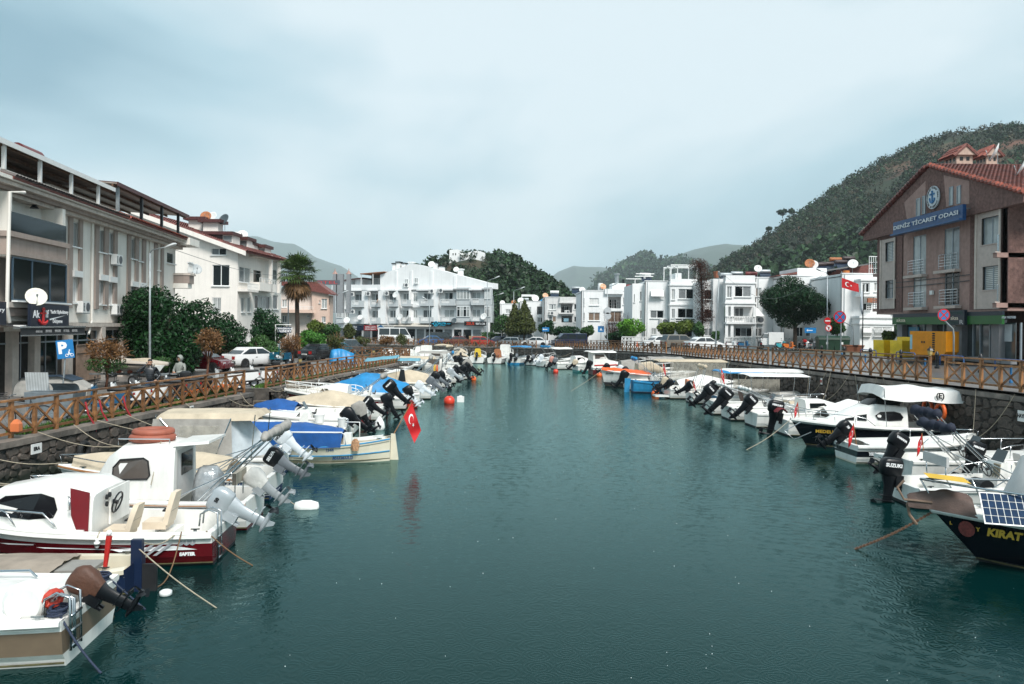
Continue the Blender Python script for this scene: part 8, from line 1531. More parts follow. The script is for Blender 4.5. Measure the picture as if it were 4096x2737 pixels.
 # tarp covered motorbike
 p = gp(1370, 62, LZ); t = thing('covered_motorbike', 'motorbike wrapped in a bright blue tarp behind the left fence', 'motorbike', p, R(20)); MB().grid(22, 14, lambda a, b: ((a * 2 - 1) * 1.05 * (1 + .06 * math.sin(b * 40)), (b * 2 - 1) * .48 + .03 * math.sin(a * 30), max(.05, (1.28 - .35 * abs(a - .35) * 2 - .9 * abs(b * 2 - 1) ** 2.2 + .10 * noise.noise(Vector((a * 6, b * 5, 2)))) * min(1, (1 - abs(a * 2 - 1)) * 5 + .1)))).build('tarp', CTARP, t, True); [wheel_parts(t, x, 0, .3, .12) for x in (-.75, .75)]
 # bicycle
 t = thing('bicycle', 'bicycle with basket leaning behind the left fence', 'bicycle', gp(95, 23.4, LZ), R(200)); mb = MB()
 for x in (-.52, .52): MB().tube([(x + .33 * math.cos(i * .35), 0, .33 + .33 * math.sin(i * .35)) for i in range(18)], .018, 6, True).build('wheel', TYRE, t); mb.tube([(x, 0, .33), (x + .31, 0, .33)], .004, 3); [mb.tube([(x, 0, .33), (x + .32 * math.cos(k * .7), 0, .33 + .32 * math.sin(k * .7))], .004, 3) for k in range(9)]
 for a, b in (((-.52, .33), (-.1, .3)), ((-.52, .33), (-.2, .8)), ((-.1, .3), (-.2, .85)), ((-.1, .3), (.38, .75)), ((-.18, .72), (.36, .82)), ((.52, .33), (.36, .95))): mb.tube([(a[0], 0, a[1]), (b[0], 0, b[1])], .018, 6)
 mb.tube([(.25, -.28, 1.0), (.38, 0, .98), (.25, .28, 1.0)], .014, 6); mb.build('frame', paint('bike_grey', (.09, .1, .11)), t); MB().loft([ellr(-.2, 0, z_, a, b, 10) for z_, a, b in ((.86, .13, .09), (.92, .14, .1))]).build('saddle', TRIM, t); mb = MB()
 for k in range(5): zz = .82 + .06 * k; mb.tube([(.45, -.17, zz), (.72, -.17, zz), (.72, .17, zz), (.45, .17, zz)], .008, 4, True)
 mb.build('basket', TRIM, t)
two_wheels()

# ------------------------------------------------------------------ street furniture
def lamp(label, x, ytop, xa, ya, d, z, xb=None, yaw=0):
 b = P(x if xb is None else xb, 1400, d); base = Vector((b.x, d, z)); top = P(x, ytop, d); arm = P(xa, ya, d - .6); t = thing('street_lamp', label, 'street lamp', base); tp, ar = top - base, arm - base
 MB().tube([(0, 0, 0), (0, 0, .8), tp * .5, tp], [.09, .075, .06, .05], 8).tube([tp, tp.lerp(ar, .15) + Vector((0, 0, .12)), ar], .032, 6).build('pole', GALV, t, True); dr = (ar - tp).normalized(); M = dr.to_track_quat('X', 'Z').to_matrix().to_4x4(); M.translation = ar; MB().loft([ellr(0, 0, 0, .01, .01, 8), ellr(0, 0, 0, .02, .02, 8)]) if False else None
 MB().loft([[(xx, y * w, z_ * h) for y, z_ in ((-1, -.4), (1, -.4), (.8, .5), (0, 1), (-.8, .5))] for xx, w, h in ((-.15, .05, .05), (.1, .12, .1), (.5, .14, .11), (.72, .06, .05))]).build('lamp_head', mk('lamp_head', (.6, .62, .62), .4), t, 40, M); return t
def plate(par, M, shape, m, s_, t=.02):
 pts = [(s_ * math.cos(i * .262), s_ * math.sin(i * .262)) for i in range(24)] if shape == 'o' else [(-s_[0], -s_[1]), (s_[0], -s_[1]), (s_[0], s_[1]), (-s_[0], s_[1])]
 return MB().prism(pts, lambda a, b: (a, b, -t), lambda a, b: (a, b, 0)).build('sign_plate', m, par, False, M)
SB, SRd, SWt = mk('sign_face_blue', (.012, .17, .42), .35, var=.03), mk('sign_face_red', (.5, .012, .015), .35, var=.03), mk('sign_face_white', (.8, .8, .8), .35, var=.02)
def ring(par, M, r0, r1, m, z): n = 24; MB().add([(r * math.cos(6.283 * i / n), r * math.sin(6.283 * i / n), z) for r in (r0, r1) for i in range(n)], [(i, (i + 1) % n, n + (i + 1) % n, n + i) for i in range(n)]).build('sign_border', m, par)
def signs():
 # lamps
 for a in (('tall grey street lamp in front of the ficus tree', 600, 1012, 668, 988, 44.5, LZ), ('street lamp beside the fan palm', 1153, 1124, 1195, 1106, 74, LZ), ('street lamp in front of the long white block left end', 1343, 1181, 1375, 1170, 98, LZ), ('tall street lamp at the right end of the long white block', 1949, 1127, 1983, 1112, 117.5, 1.23), ('street lamp right of the rental car shop', 1974, 1186, 2001, 1177, 140, 1.23), ('street lamp left of the golden conifers', 2055, 1166, 2085, 1154, 131, 1.23), ('street lamp with two round sign backs by the bright green tree', 2429, 1155, 2453, 1142, 105, 1.6), ('street lamp over the middle of the long white block', 1718, 1203, 1701, 1195, 119, 1.23), ('leaning street lamp at the white low saloon car', 2876, 1112, 2876, 1100, 82, 2.1, 2862), ('street lamp with no entry sign by the green container', 3309, 1098, 3283, 1084, 80, 2.2)): t = lamp(*a); SL = t;
 lt = [o for o in C.objects if o.name.startswith('street_lamp')]
 t = lt[6]
 for z_ in (3.0, 3.75): plate(t, fr((0, -.1, z_ + 1.3), (1, 0, 0)), 'o', mk('sign_back', (.5, .52, .53), .5, .3), .48)
 t = lt[-1]; b = t.location
 for (x, y), kind in (((3309, 1284), 'ne'), ((3313, 1312), 'nr')):
  q = P(x, y, 79.8) - b; o = plate(t, fr((q.x, q.y - .1, q.z), (1, 0, 0)), 'o', SRd if kind == 'ne' else SWt, .36)
  if kind == 'ne': MB().box(-.25, -.06, .004, .25, .06, .008).build('white_bar', SWt, o)
  else: ring(o, None, .27, .36, SRd, .004); MB().box(-.05, -.2, .004, .05, .1, .007).box(-.05, .04, .004, .17, .12, .007).build('turn_arrow', TXK, o); MB().bar((-.22, .2, .01), (.22, -.2, .01), .06, .004).build('slash', SRd, o)
 for l, (x, y), (xb, yb), d, z in (('no stopping sign on a curved pole by the green container', (3358, 1273), (3413, 1404), 77, 2.2), ('no stopping sign on a curved pole before the generator', (3772, 1267), (3814, 1462), 45.5, 2.4)):
  b = P(xb, yb, d); b.z = z; t = thing('traffic_sign', l, 'sign', b); q = P(x, y, d) - b; MB().tube([(0, 0, 0), (0, 0, q.z * .62), (-.05, 0, q.z * .75), (q.x * .85, 0, q.z * .92), (q.x, 0, q.z)], .05, 8).build('pole', GALV, t, True); rr = .62 if d > 60 else .36
  o = plate(t, fr((q.x, q.y - .08, q.z + .1), (1, 0, 0)), 'o', SB, rr); ring(o, None, rr * .8, rr, SRd, .004); MB().bar((-rr * .58, rr * .58, .006), (rr * .58, -rr * .58, .006), rr * .2, .004).bar((-rr * .58, -rr * .58, .010), (rr * .58, rr * .58, .010), rr * .2, .004).build('red_cross', SRd, o)
 # parking sign
 b = P(247, 1560, 31); b.z = LZ; t = thing('parking_sign', 'blue parking sign with motorcycle symbol on a leaning pole', 'sign', b); q = P(264, 1397, 31) - b; MB().tube([(0, 0, 0), (q.x, 0, q.z)], .035, 8).build('pole', GALV, t); M = fr((q.x, -.06, q.z), (1, .25, .12)); o = plate(t, M, 'r', SB, (.31, .37)); txt('P', .62, o, Matrix.Translation((-.1, .04, .006)), SWt, .03)
 mb = MB(); [mb.tube([(x + .055 * math.cos(i * .63), -.25 + .055 * math.sin(i * .63), .006) for i in range(10)], .012, 4, True) for x in (.04, .22)]; mb.bar((.04, -.22, .006), (.22, -.2, .006), .04, .01); mb.bar((.12, -.2, .006), (.13, -.1, .006), .05, .01); mb.ball((.15, -.06, .006), (.03, .03, .008)); mb.build('motorcycle_symbol', SWt, o)
 # laundry sign
 b = P(1101, 1400, 62); b.z = LZ; t = thing('hanging_sign', 'navy laundry sign hanging from a white steel frame', 'sign', b); q = P(1138, 1320, 62) - b; zt = P(1101, 1299, 62).z - LZ; MB().tube([(0, 0, 0), (0, 0, zt), (1.25, 0, zt)], .045, 6).build('frame', WPAINT, t); o = plate(t, fr((q.x, -.05, q.z), (1, 0, 0)), 'r', mk('sign_navy', (.006, .02, .06), .4, var=0), (.56, .24)); txt('ÇAMAŞIRHANE', .19, o, Matrix.Translation((0, .1, .005)), SWt, .006); txt('LAUNDRY', .24, o, Matrix.Translation((0, -.11, .005)), SWt, .01)
 for l, x, y, d, s_ in (('blue pedestrian sign by the shaded house', 2403, 1317, 106, (.42, .42)), ('blue direction arrow sign beside the navy van', 2182, 1318, 112, (.5, .3)), ('blue street name arrow in the scooter row', 3240, 1322, 87.5, (.65, .3))):
  b = P(x, 1390, d); b.z = 1.5 if x < 3000 else 2.0; t = thing('street_sign', l, 'sign', b); q = P(x, y, d) - b; MB().tube([(0, 0, 0), (0, 0, q.z + .5)], .045, 6).build('pole', GALV, t); o = plate(t, fr((0, -.08, q.z), (1, 0, 0)), 'r', SB, s_); MB().add([(-.2, -.18, .005), (.2, -.18, .005), (0, .2, .005)], [(0, 1, 2)]).build('symbol', SWt, o) if s_[0] == s_[1] else MB().box(-.3, -.04, .002, .25, .04, .006).add([(-.45, 0, .006), (-.28, .14, .006), (-.28, -.14, .006)], [(0, 1, 2)]).build('arrow', SWt, o)
 # flagpoles
 b = P(3363, 1405, 78); b.z = 2.2; t = thing('flagpole', 'flagpole flying a red flag by the green container', 'flagpole', b); h = P(3363, 1085, 78).z - 2.2; o = MB().tube([(0, 0, 0), (0, 0, h)], [.06, .035], 7).build('pole', GALV, t); tp = P(3365, 1111, 78) - b; flag_cloth(t, tp + Vector((.05, 0, 0)), (1, -.1, -.38), (0, 0, -1), (1.0, 1.75), 2)
 b = P(3450, 1412, 74); b.z = 2.3; t = thing('flagpole', 'thin dark pole with furled pale banner beside the brown building', 'flagpole', b); MB().tube([(0, 0, 0), (0, 0, P(3450, 1140, 74).z - 2.3)], .05, 6).build('pole', BLACK, t); MB().tube([(-.1, 0, 5.9), (-.14, 0, 5.0), (-.12, 0, 4.2), (-.1, 0, 3.6)], [.04, .1, .12, .03], 7).build('banner', mk('banner_pale', (.6, .65, .7), .8), t, True)
 # fence lanterns
 for l, x, y, z in (('black lantern on the right fence end post', 16.95, 31.4, 2.39 + 1.05), ('lantern on the left fence beside the landing steps', LQ(43), 43, LZ + 1.06), ('lantern on the left fence near the covered motorbike', LQ(58), 58, LZ + 1.06)):
  o = thing('fence_lantern', l, 'lantern', (x, y, z)); MB().lathe([(.05, 0), (.05, .04), (.09, .06), (.11, .22)], 6).build('glass', mk('lantern_glass', (.4, .3, .12), .2), o); MB().lathe([(.14, .22), (.09, .3), (.03, .34), (.015, .4)], 6).build('cap', BLACK, o)
 # bollards
 for i in range(7): x, y = 20.9 + .55 * i * .2, 29 + i * 3.6; o = MB().lathe([(.07, 0), (.07, .1), (.045, .14), (.045, .62), (.065, .66), (.05, .74), (.0, .76)], 10).build('bollard', mk('bollard_blue', (.015, .12, .28), .5, var=.2), None, 40); o.location = (x, y, 2.33 - .006 * (y - 26)); tag(o, 'short blue bollard along the right street kerb', 'bollard', 'blue kerb bollards')
 for i in range(8): x, y = 23.6, 31 + i * 4; o = MB().lathe([(.13, 0), (.13, .12), (.08, .16), (.08, .7), (.12, .75), (.1, .85), (.04, .95)], 10).build('bollard', BLACK, None, 40); o.location = (x, y, 2.42 - .004 * (y - 26)); tag(o, 'black cast bollard in front of the brown building pavement', 'bollard', 'black pavement bollards')
 for i in range(5): y = 34 + i * 5.2; t = thing('hoop_rail', 'blue tubular hoop rail along the pavement before the brown building', 'railing', (25.2, y, 2.43), R(90), 'blue hoop rails'); MB().tube([(-1.2, 0, 0), (-1.2, 0, .5), (-1.1, 0, .6), (1.1, 0, .6), (1.2, 0, .5), (1.2, 0, 0)], .035, 7).build('hoop', mk('rail_blue', (.02, .07, .22), .4), t, True)
signs()
def goods():
 # generator on its stand
 YG = mk('generator_yellow', (.80, .29, .008), .4, var=.08, streak=.1); YT = mk('yellow_wrap', (.85, .55, .015), .5, var=.15, scale=2, bump=.6, bscale=7)
 b = Vector((28.6, 52.6, 2.45)); t = thing('generator', 'yellow cabinet generator with black vents in front of the brown building', 'generator', b, R(-68)); MB().prism([(-1.35, .55), (-1.1, .35), (1.2, .35), (1.45, .6), (1.45, 1.95), (-1.35, 1.95)], lambda a, c: (a, -.6, c), lambda a, c: (a, .6, c)).build('cabinet', YG, t); mb = MB()
 for i in range(9): mb.box(.42, -.615, .55 + .15 * i, .62, -.603, .65 + .15 * i)
 mb.build('vent', BLACK, t); [MB().box(a, -.608, .6, a + .62, -.601, 1.85).build('door', mk('generator_door', (.76, .27, .008), .4), t) for a in (-1.0, -.34)]; mb = MB(); [mb.box(a, -.63, 1.15, a + .1, -.609, 1.28) for a in (-.42, -.24)]; mb.build('latch', BLACK, t); MB().box(-1.33, -.612, .7, -1.15, -.603, 1.7).build('info_label', mk('label_cyan', (.35, .6, .68), .4), t); [MB().box(a, -.5, 0, a + .12, .5, .35).build('stand_leg', RUBR, t) for a in (-.9, .2, 1.0)]
 for i, (x, y, sx, sy, h, l) in enumerate(((27.9, 58.2, 1.0, .95, 1.25, 'left yellow wrapped crate with taped edges'), (28.4, 56.6, 1.1, .9, 1.25, 'yellow wrapped crate with torn front sheet'), (29.4, 57.3, 1.3, 1.0, 1.5, 'tall yellow wrapped crate behind the torn one'))):
  t = thing('wrapped_crate', l, 'crate', (x, y, 2.45), R(-70), 'yellow wrapped crates'); MB().grid(1, 1, lambda a, c: (a, c, 0)) if False else None
  mb = MB(); mb.loft([[(sx * .5 * q * a + .02 * math.sin(k * 5 + a * 3), sy * .5 * q * c + .02 * math.cos(k * 3 + c * 4), z_) for a, c in ((-1, -1), (0, -1.02), (1, -1), (1.02, 0), (1, 1), (0, 1), (-1, 1), (-1, 0))] for k, (z_, q) in enumerate(((.02, 1.), (.3, 1.02), (h * .6, .99), (h - .03, 1.0), (h, .95)))]); mb.build('wrapping', YT, t, 40); mb = MB(); mb.box(-sx * .53, -sy * .53, .0, sx * .53, sy * .53, .06); mb.build('pallet', RUBR, t)
 # green containers
 for x, l in ((3300, 'left green waste container behind the lamp post'), (3360, 'right green waste container beside the flagpole')):
  p = gp(x, 82, 2.15); t = thing('waste_container', l, 'container', p, R(-4), 'green waste containers'); gm = mk('container_green', (.008, .035, .018), .5, var=.2); MB().loft([[(a * 1.0, c * .75, z_) for a, c in ((-q, -q), (q, -q), (q, q), (-q, q))] for z_, q in ((.1, .72), (1.15, .82), (1.2, .86))]).build('bin', gm, t); MB().prism([(-.66, 1.2), (.66, 1.2), (.6, 1.42), (0, 1.6), (-.6, 1.42)], lambda a, c: (-.86, a, c), lambda a, c: (.86, a, c)).build('lid', gm, t); MB().box(-.1, -.66, .7, .1, -.62, .95).build('label_plate', WPAINT, t)
 for x, l in ((3400, 'large terracotta planter left of its twin by the green fence'), (3425, 'large terracotta planter beside the dark railing')): p = gp(x, 76, 2.2); o = MB().loft([[(a * q * .5, c * q * .5, z_) for a, c in ((-1, -1), (1, -1), (1, 1), (-1, 1))] for z_, q in ((0, .8), (.6, 1.05), (.62, 1.12), (.72, 1.12))]).build('planter', mk('terracotta', (.35, .13, .07))); o.location = p; tag(o, l, 'planter')
 # white lattice walls
 for l, x0, x1, d, z in (('white pierced block garden wall by the bright green tree', 2487, 2600, 103, 1.7), ('white pierced block garden wall behind the scooters', 2898, 3018, 95.5, 1.85), ('white garden wall beneath the umbrella pine', 3095, 3265, 95.2, 1.85)):
  a, b = gp(x0, d, z), gp(x1, d, z); t = thing('garden_wall', l, 'wall', a); n = max(4, int((b[0] - a[0]) / .42)); w = (b[0] - a[0]) / n; MB().box(0, -.1, 0, b[0] - a[0], .1, .25).build('wall_base', WPAINT, t); MB().box(0, -.12, 1.38, b[0] - a[0], .12, 1.48).build('coping', WPAINT, t); mb = MB()
  for i in range(n + 1): mb.box(i * w - .05, -.08, .25, i * w + .05, .08, 1.38)
  for i in range(n):
   for k in range(3): c = ((i + .5) * w, 0, .44 + .37 * k); mb.bar((c[0] - w * .42, 0, c[2]), (c[0], 0, c[2] + .18), .1, .06); mb.bar((c[0], 0, c[2] + .18), (c[0] + w * .42, 0, c[2]), .1, .06); mb.bar((c[0] + w * .42, 0, c[2]), (c[0], 0, c[2] - .18), .1, .06); mb.bar((c[0], 0, c[2] - .18), (c[0] - w * .42, 0, c[2]), .1, .06)
  mb.build('pierced_blocks', WPAINT, t)
 # garden wall and gate behind the left street, ground dish
 a = gp(875, 63.5, LZ); t = thing('garden_wall', 'low tan garden wall behind the white saloon car', 'wall', a); MB().box(0, -.15, 0, 4.6, .15, 1.9).build('wall_face', mk('tan_wall', (.36, .28, .21), .9, var=.2, streak=.3), t); MB().box(-.05, -.2, 1.9, 4.65, .2, 2.0).build('coping', CONC, t)
 a = gp(712, 55, LZ); t = thing('iron_gate', 'white scrolled iron gate behind the hooded person', 'gate', a); mb = MB(); [mb.tube([(i * .14, 0, .2), (i * .14, 0, 2.1)], .014, 5) for i in range(19)]; [mb.tube([(0, 0, z_), (2.55, 0, z_)], .02, 5) for z_ in (.2, 1.5, 2.1)]; mb.tube([(1.27 + .25 * math.cos(i * .63), -.02, 1.8 + .25 * math.sin(i * .63)) for i in range(10)], .018, 5, True); mb.build('gate_bars', WPAINT, t)
 q = P(985, 1364, 61.5); t = thing('satellite_dish', 'large white satellite dish standing among the shrubs', 'satellite dish', (q.x, 61.5, LZ)); h = q.z - LZ; MB().lathe([(.01, 0), (.3, -.03), (.55, -.12), (.62, -.17), (.55, -.1), (.01, .03)], 20, (0, 0, 0), 'Y').build('reflector', DISHW, t, True, Matrix.Translation((0, 0, h)) @ Matrix.Rotation(R(-20), 4, 'X')); MB().tube([(0, .1, 0), (0, .1, h)], .04, 6).tube([(0, .05, h - .5), (-.1, -.5, h - .3)], .015, 5).build('mast', GALV, t)
 # steel skip
 t = thing('rubbish_skip', 'galvanised rubbish skip with open lid behind the left fence', 'skip', gp(225, 25.6, LZ), R(186)); t.scale = (.8,) * 3; GS = mk('dull_steel', (.22, .25, .27), .5, .5, var=.25, scale=3)
 MB().prism([(-.85, .3), (-.6, .12), (.6, .12), (.85, .3), (.95, 1.15), (-.95, 1.15)], lambda a, c: (a, -.6, c), lambda a, c: (a, .6, c)).build('tub', GS, t); MB().grid(10, 6, lambda a, c: (lerp(-.95, .1, a), .62 - .6 * math.cos(c * 1.57), 1.17 + .35 * math.sin(c * 1.57))).build('lid', GS, t, True); MB().grid(8, 2, lambda a, c: (lerp(.1, 1.0, a), .3 + .15 * c, 1.2 + .75 * c)).build('lid', mk('pale_lid', (.5, .52, .52), .5, wave=(3, 'X', .3)), t); [wheel_parts(t, x, y, .1, .06) for x, y in ((-.6, -.5), (.6, -.5), (-.6, .5), (.6, .5))]
 # covered vehicle by the shop, dinghy on trailer
 t = thing('covered_buggy', 'buggy under a dark blue and grey canvas cover by the shop', 'buggy', gp(225, 31.5, LZ), R(10)); t.scale = (.9, .9, .76); MB().loft([[(x, y * w, z_) for y, z_ in ((-1, .3), (-1.02, h * .6), (-.8, h), (.8, h), (1.02, h * .6), (1, .3))] for x, w, h in ((-1.5, .6, .8), (-1.2, .72, 1.25), (.4, .75, 1.32), (1.0, .72, 1.05), (1.5, .6, .7))]).build('cover', CANVG, t, 30); MB().loft([[(x, y * w, h + .02) for y in (-1, -.4, .4, 1)] for x, w, h in ((-1.3, .7, 1.16), (-1.1, .74, 1.27), (.4, .76, 1.33), (.95, .7, 1.1))], wrap=False, cap=False).build('cover_top', mk('navy_cover', (.012, .03, .055), .6, var=.2), t); [wheel_parts(t, x, y, .26, .18) for x in (-.9, .9) for y in (-.6, .6)]
 t = thing('dinghy_trailer', 'steel boat trailer under the inflatable dinghy', 'trailer', gp(530, 40, LZ), R(-8)); mb = MB(); mb.bar((-2.4, 0, .5), (2.2, -.5, .55), .08); mb.bar((-2.4, 0, .5), (2.2, .5, .55), .08); [mb.bar((x, -.7, .55), (x, .7, .55), .07) for x in (-.8, .4, 1.6)]; mb.build('frame', GALV, t); [wheel_parts(t, .6, y, .27, .16) for y in (-.8, .8)]; [MB().lathe([(.07, -.12), (.09, 0), (.07, .12)], 8, (x, -.2, .66), 'Y').build('roller', mk('roller_red', (.45, .15, .1), .6), t) for x in (-.6, 0, .6)]
 t = thing('inflatable_dinghy', 'beige and black inflatable dinghy on the trailer', 'dinghy', P(530, 1500, 40) * 0 + Vector(gp(530, 40, LZ + .75)), R(172)); pts = [(-1.6, .62), (-.6, .68), (.6, .62), (1.35, .35), (1.65, 0), (1.35, -.35), (.6, -.62), (-.6, -.68), (-1.6, -.62)]; RB = mk('hypalon_beige', (.42, .37, .31), .6, var=.1)
 MB().tube([(x, y, .3 + .18 * max(0, x / 1.65) ** 2) for x, y in pts], [.1, .22, .23, .22, .21, .22, .23, .22, .1], 12).build('tube', RB, t, True); MB().tube([(x * 1.02, y * 1.32, .33 + .18 * max(0, x / 1.65) ** 2) for x, y in pts], .045, 6).build('rub_strake', TRIM, t, True); MB().loft([[(x, -w, .25), (x, 0, zk), (x, w, .25)] for x, w, zk in ((-1.5, .5, -.1), (.5, .5, -.12), (1.5, .1, .25))]).build('keel', WHITE, t); MB().box(-.7, -.5, .3, -.3, .5, .6).build('seat', SEATC, t)
 # wall plates with berth names
 def plate_on(x, y, w, h, s_, label, col=None, side='L', tm=None):
  u, v = uv(x, y); k = u / F
  if side == 'L': d = (-13.62 - .0925 * 22.6 + .35 + .2) / (k - .0925); M = lambda p: fr(p, (.0925, 1, 0))
  else:
   d = 30
   for _ in range(12): d = interp([(14, 17.2), (26, 16.8), (40, 16.3), (54, 15.5), (74, 14.9)], d) / k - .16 / k
   M = lambda p: fr(p, (.03, -1, 0))
  w *= .55; h *= .55; q = P(x, y, d); o = thing('berth_plate', label, 'sign', q); o.rotation_euler = (0, 0, 0); mm = M((0, 0, 0)); pl = plate(o, mm, 'r', col or WPAINT, (w / 2, h / 2), .02); txt(s_, h * .5, pl, Matrix.Translation((0, 0, .004)), tm or TXK, .006, xs=min(1, w / (h * .5 * .65 * max(1, len(s_)))))
 plate_on(147, 1795, .75, .5, 'ERA', 'chipped white berth plate with three letters on the left wall'); plate_on(768, 1633, .5, .32, 'SALPA-3', 'white berth plate with numbered name near the landing steps'); plate_on(1142, 1558, .4, .35, 'YILDIZ', 'small white berth plate right of the landing steps'); plate_on(1277, 1530, .4, .6, 'DENİZ', 'tall white berth plate on the far left wall')
 plate_on(3676, 1589, .55, .42, 'HB', 'navy two letter berth plate above the white sheet canopy', WPAINT, 'R', TXB); plate_on(3533, 1567, .45, .75, 'BAMBAM', 'white berth plate with red name on the right wall', WPAINT, 'R', SIGNRED); plate_on(4086, 1665, .7, .65, 'HAYK', 'white berth plate with name and phone number on the right wall', WPAINT, 'R'); plate_on(3285, 1526, .4, .6, 'CANKAN', 'white berth plate with red lines on the right wall', WPAINT, 'R', SIGNRED); plate_on(3575, 1567, .5, .28, 'NESS', 'pale berth plate beside the red named plate', WPAINT, 'R'); plate_on(3105, 1488, .45, .4, 'ADA', 'white berth plate above the flat canopy', WPAINT, 'R'); plate_on(3030, 1486, .55, .55, 'KOC', 'blue painted berth plate on the right wall', mk('pale_blue_plate', (.1, .3, .42), .6), 'R', TXW)
 o = MB().loft([[(a * .12 * q, c * .08 * q, z_) for a, c in ((-1, -1), (1, -1), (1, 1), (-1, 1))] for z_, q in ((-.3, .9), (-.28, 1), (-.08, 1), (.02, .5), (.04, .25))]).build('plastic_canister', mk('orange_canister', (.60, .17, .06), .5)); o.location = (LQ(21.2) + .22, 21.2, LZ + .5); tag(o, 'orange plastic canister hanging from the left fence', 'canister')
 for d, l in ((23.6, 'dark tyre fender hanging on the left quay wall'), (42.5, 'tyre fender on the left wall beyond the landing steps'), (46.8, 'tyre fender behind the net-railed boat')): t = MB().tube([(0, .24 * math.cos(i * .45), .24 * math.sin(i * .45)) for i in range(14)], .085, 8, True).build('tyre_fender', TYRE, None, True); t.location = (LQ(d) + .35 + .18, d, .55); tag(t, l, 'tyre')
 mb = MB()
 for i, d in enumerate((24.4, 25.1, 26.4)): mb = MB(); mb.tube([(0, 0, .6), (.08, .02, .2), (.25, .05, -.1), (.32, .1, -.5)], .03, 5); o = mb.build('red_rag', mk('rag_red', (.28, .012, .02), .8), None, True); o.location = (LQ(d) + .05, d, LZ + .1); tag(o, 'red rag tied to the left quay fence', 'rag', 'red rags on the fence')
 o = MB().lathe([(.2, 0), (.2, .03), (.13, .05), (.03, .7), (.0, .72)], 12).build('traffic_cone', ORANGE, None, 40); o.location = gp(2548, 98, 1.95); tag(o, 'orange traffic cone behind the fence by the lattice wall', 'cone')
 t = thing('shop_pallets', 'stack of wooden pallets outside the rental car shop', 'pallets', gp(1902, 131, 1.23)); [MB().box(-1.1, -.5, .16 * i, 1.1, .5, .16 * i + .11).build('pallet', mk('raw_wood', (.42, .27, .14), .8, var=.2), t) for i in range(9)]

goods()
def cables():
 for l, a, b, sag in (('thin overhead cable from the tall lamp to the palm lamp', P(672, 990, 44.2), P(1195, 1106, 73.5), .5), ('sagging overhead cable across the umbrella pine', P(2905, 1108, 98), P(3290, 1100, 80), 2.6), ('cable sagging over the bay house roof', P(2690, 1065, 107), P(2905, 1108, 98), .8)):
  m = (a + b) / 2; o = MB().tube([a.lerp(b, i / 14) - m - Vector((0, 0, sag * math.sin(math.pi * i / 14))) for i in range(15)], .018, 4, cap=False).build('overhead_cable', mk('cable_grey', (.25, .25, .24), .6)); o.location = m; tag(o, l, 'cable')
cables()

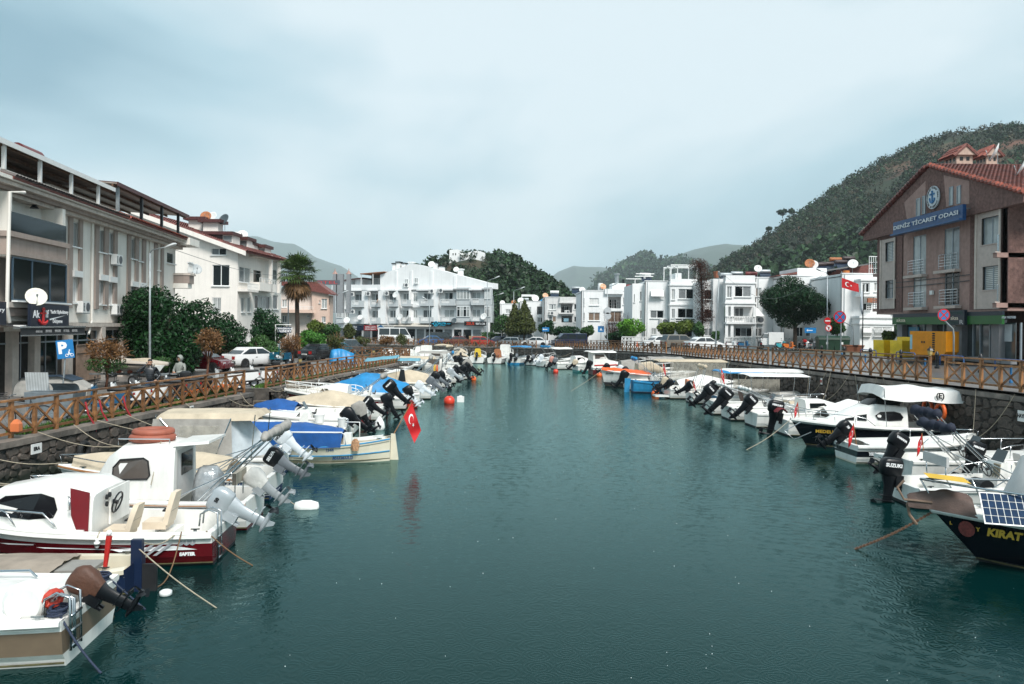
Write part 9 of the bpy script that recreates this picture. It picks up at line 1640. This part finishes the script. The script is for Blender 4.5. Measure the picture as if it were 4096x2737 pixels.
# ------------------------------------------------------------------ people
def person(label, pos, rz, jacket, legs, hair, hood=None, phone=True, puffer=False):
 t = thing('person', label, 'person', pos, R(rz)); SK = mk('skin', (.42, .23, .15), .6, var=.05)
 def skin(nm, ch, m, sub=2):
  v, e, rr = [], [], []
  for c in ch:
   base = len(v)
   for i, (p, r_) in enumerate(c):
    if i == 0 and isinstance(r_, int) and not isinstance(r_, bool) and r_ < 0: base_ref = -r_ - 1; idx = base_ref; prev = idx; continue
    v.append(p); rr.append(r_);
    if i: e.append((prev, len(v) - 1))
    prev = len(v) - 1
  me = bpy.data.meshes.new(nm); me.from_pydata(v, e, []); me.materials.append(m); o = obj(nm, me, t); sk = o.modifiers.new('s', 'SKIN'); sl_ = me.skin_vertices[0].data if me.skin_vertices else None
  if sl_ is None: me.skin_vertices;
  for i, d in enumerate(me.skin_vertices[0].data): d.radius = rr[i] if isinstance(rr[i], tuple) else (rr[i], rr[i]); d.use_root = i == 0
  sb = o.modifiers.new('b', 'SUBSURF'); sb.levels = sub; sb.render_levels = sub; return o
 # trunk and arms of the jacket, root at the pelvis (x forward, y left)
 Ls, Rs = Vector((0, .2, 1.40)), Vector((0, -.2, 1.40))
 eR, hR = (Vector((.16, -.44, 1.30)), Vector((.10, -.13, 1.56))) if phone else (Vector((.06, -.30, 1.12)), Vector((.30, -.06, 1.10))); eL, hL = (Vector((-.02, .36, 1.14)), Vector((.14, .24, .98))) if phone else (Vector((.06, .30, 1.12)), Vector((.31, .05, 1.07)))
 body = [[((0, 0, .92), (.19, .14)), ((0, 0, 1.10), (.19, .14)), ((0, 0, 1.30), (.21, .145)), ((0, 0, 1.43), (.13, .10)), ((.01, 0, 1.52), .062), ((.015, 0, 1.56), .058)], [(None, -3), (tuple(Ls), .085), (tuple(eL), .062), (tuple(hL), .04)], [(None, -3), (tuple(Rs), .085), (tuple(eR), .062), (tuple(hR), .04)]]
 o = skin('jacket', body, jacket)
 if puffer: md = o.modifiers.new('d', 'DISPLACE'); tx = bpy.data.textures.new('quilt', 'WOOD'); tx.wood_type = 'BANDS'; tx.noise_basis_2 = 'SIN'; md.texture = tx; md.strength = .03; md.texture_coords = 'OBJECT'; e = bpy.data.objects.new('quilt_axis', None); bpy.data.objects.remove(e); md.texture_coords = 'LOCAL'
 skin('trousers', [[((0, 0, .96), (.15, .12)), ((0, 0, .88), (.15, .12))], [(None, -2), ((.0, .10, .82), .105), ((.03, .11, .48), .075), ((.0, .12, .10), .055)], [(None, -2), ((.0, -.10, .82), .105), ((.02, -.11, .48), .075), ((-.02, -.12, .10), .055)]], legs)
 for y in (.12, -.12): MB().loft([ellr(.07, y, z_, a, b, 10) for z_, a, b in ((0, .13, .05), (.05, .135, .05), (.09, .09, .045), (.12, .05, .045))]).build('shoe', TRIM, t, True)
 # head with face
 M = Matrix.Translation((.03, 0, 1.655)) @ Matrix.Rotation(R(14 if phone else 22), 4, 'Y'); mb = MB(); mb.loft([ellr(dx, 0, z_, a, b, 14, 2.2) for z_, a, b, dx in ((-.115, .035, .03, .03), (-.095, .06, .05, .025), (-.04, .085, .07, .01), (.02, .095, .077, 0), (.07, .09, .072, -.005), (.105, .06, .05, -.01), (.118, .02, .02, -.01))]); mb.add([(.09, -.012, .02), (.09, .012, .02), (.122, .014, -.025), (.122, -.014, -.025), (.088, 0, -.032)], [(0, 1, 2, 3), (3, 2, 4), (0, 3, 4), (1, 4, 2)]); mb.ball((.0, .08, -.0), (.02, .012, .032), 6, 5); mb.ball((.0, -.08, -.0), (.02, .012, .032), 6, 5); h = mb.build('head', SK, t, 50, M)
 mb = MB(); [mb.ball((.088, y, .018), (.008, .014, .009), 6, 5) for y in (.03, -.03)]; mb.box(.085, -.024, -.062, .094, .024, -.055); mb.box(.086, .015, .036, .095, .046, .043); mb.box(.086, -.046, .036, .095, -.015, .043); mb.build('eyes_and_mouth', mk('face_dark', (.03, .018, .015), .5), h)
 MB().loft([ellr(dx, 0, z_, a, b, 14, 2.2) for z_, a, b, dx in ((-.02, .07, .083, -.035), (.04, .095, .084, -.018), (.09, .09, .076, -.008), (.122, .06, .052, -.01), (.132, .02, .02, -.01))]).build('hair', hair, h, True)
 if hood: MB().loft([[(x, math.cos(a) * w, .02 + math.sin(a) * hh) for a in [-1.0 + i * (math.pi + 2.0) / 10 for i in range(11)]] for x, w, hh in ((.085, .105, .135), (.0, .125, .155), (-.09, .115, .14), (-.135, .06, .08))], wrap=False, cap=False).build('hood', hood, h, True)
 for nm, p, e in (('right_hand', hR, eR), ('left_hand', hL, eL)):
  d = (p - e).normalized(); sd_ = d.cross(Vector((0, 0, 1))).normalized(); up = sd_.cross(d); mb = MB(); mb.cbox(p + d * .055, (.09, .075, .03), Matrix((d, sd_, up)).transposed())
  for k in range(4): a = p + d * .095 + sd_ * (-.028 + .019 * k); L_ = (.06, .07, .065, .05)[k]; mb.tube([a, a + d * L_ * .6 - up * .012, a + d * L_ * .85 - up * .04], [.010, .009, .007], 6)
  a = p + d * .03 + sd_ * .038; mb.tube([a, a + sd_ * .03 + d * .03, a + sd_ * .025 + d * .06 - up * .015], [.012, .010, .008], 6); mb.build(nm, SK, t, 50)
 if phone: MB().cbox(hR + Vector((.03, .03, .06)), (.02, .03, .13), Matrix.Rotation(.5, 3, 'X')).build('phone', BLACK, t)
 return t
person('person in a black quilted jacket holding a hand to the head behind the fence', gp(601, 30.3, LZ), -70, mk('puffer_black', (.03, .034, .04), .35, wave=(4.5, 'Z', .75)), mk('jeans', (.03, .06, .11), .9, var=.2), mk('dark_hair', (.008, .007, .006), .6), puffer=False)
person('person in a pale grey hooded jacket looking down at their hands', gp(722, 33.6, LZ), -110, mk('grey_parka', (.24, .25, .225), .8, var=.25, scale=6, bump=.4), mk('black_trousers', (.015, .018, .025), .9), mk('dark_hair', (.008, .007, .006)), hood=mk('grey_parka', (.36, .37, .33)), phone=False)
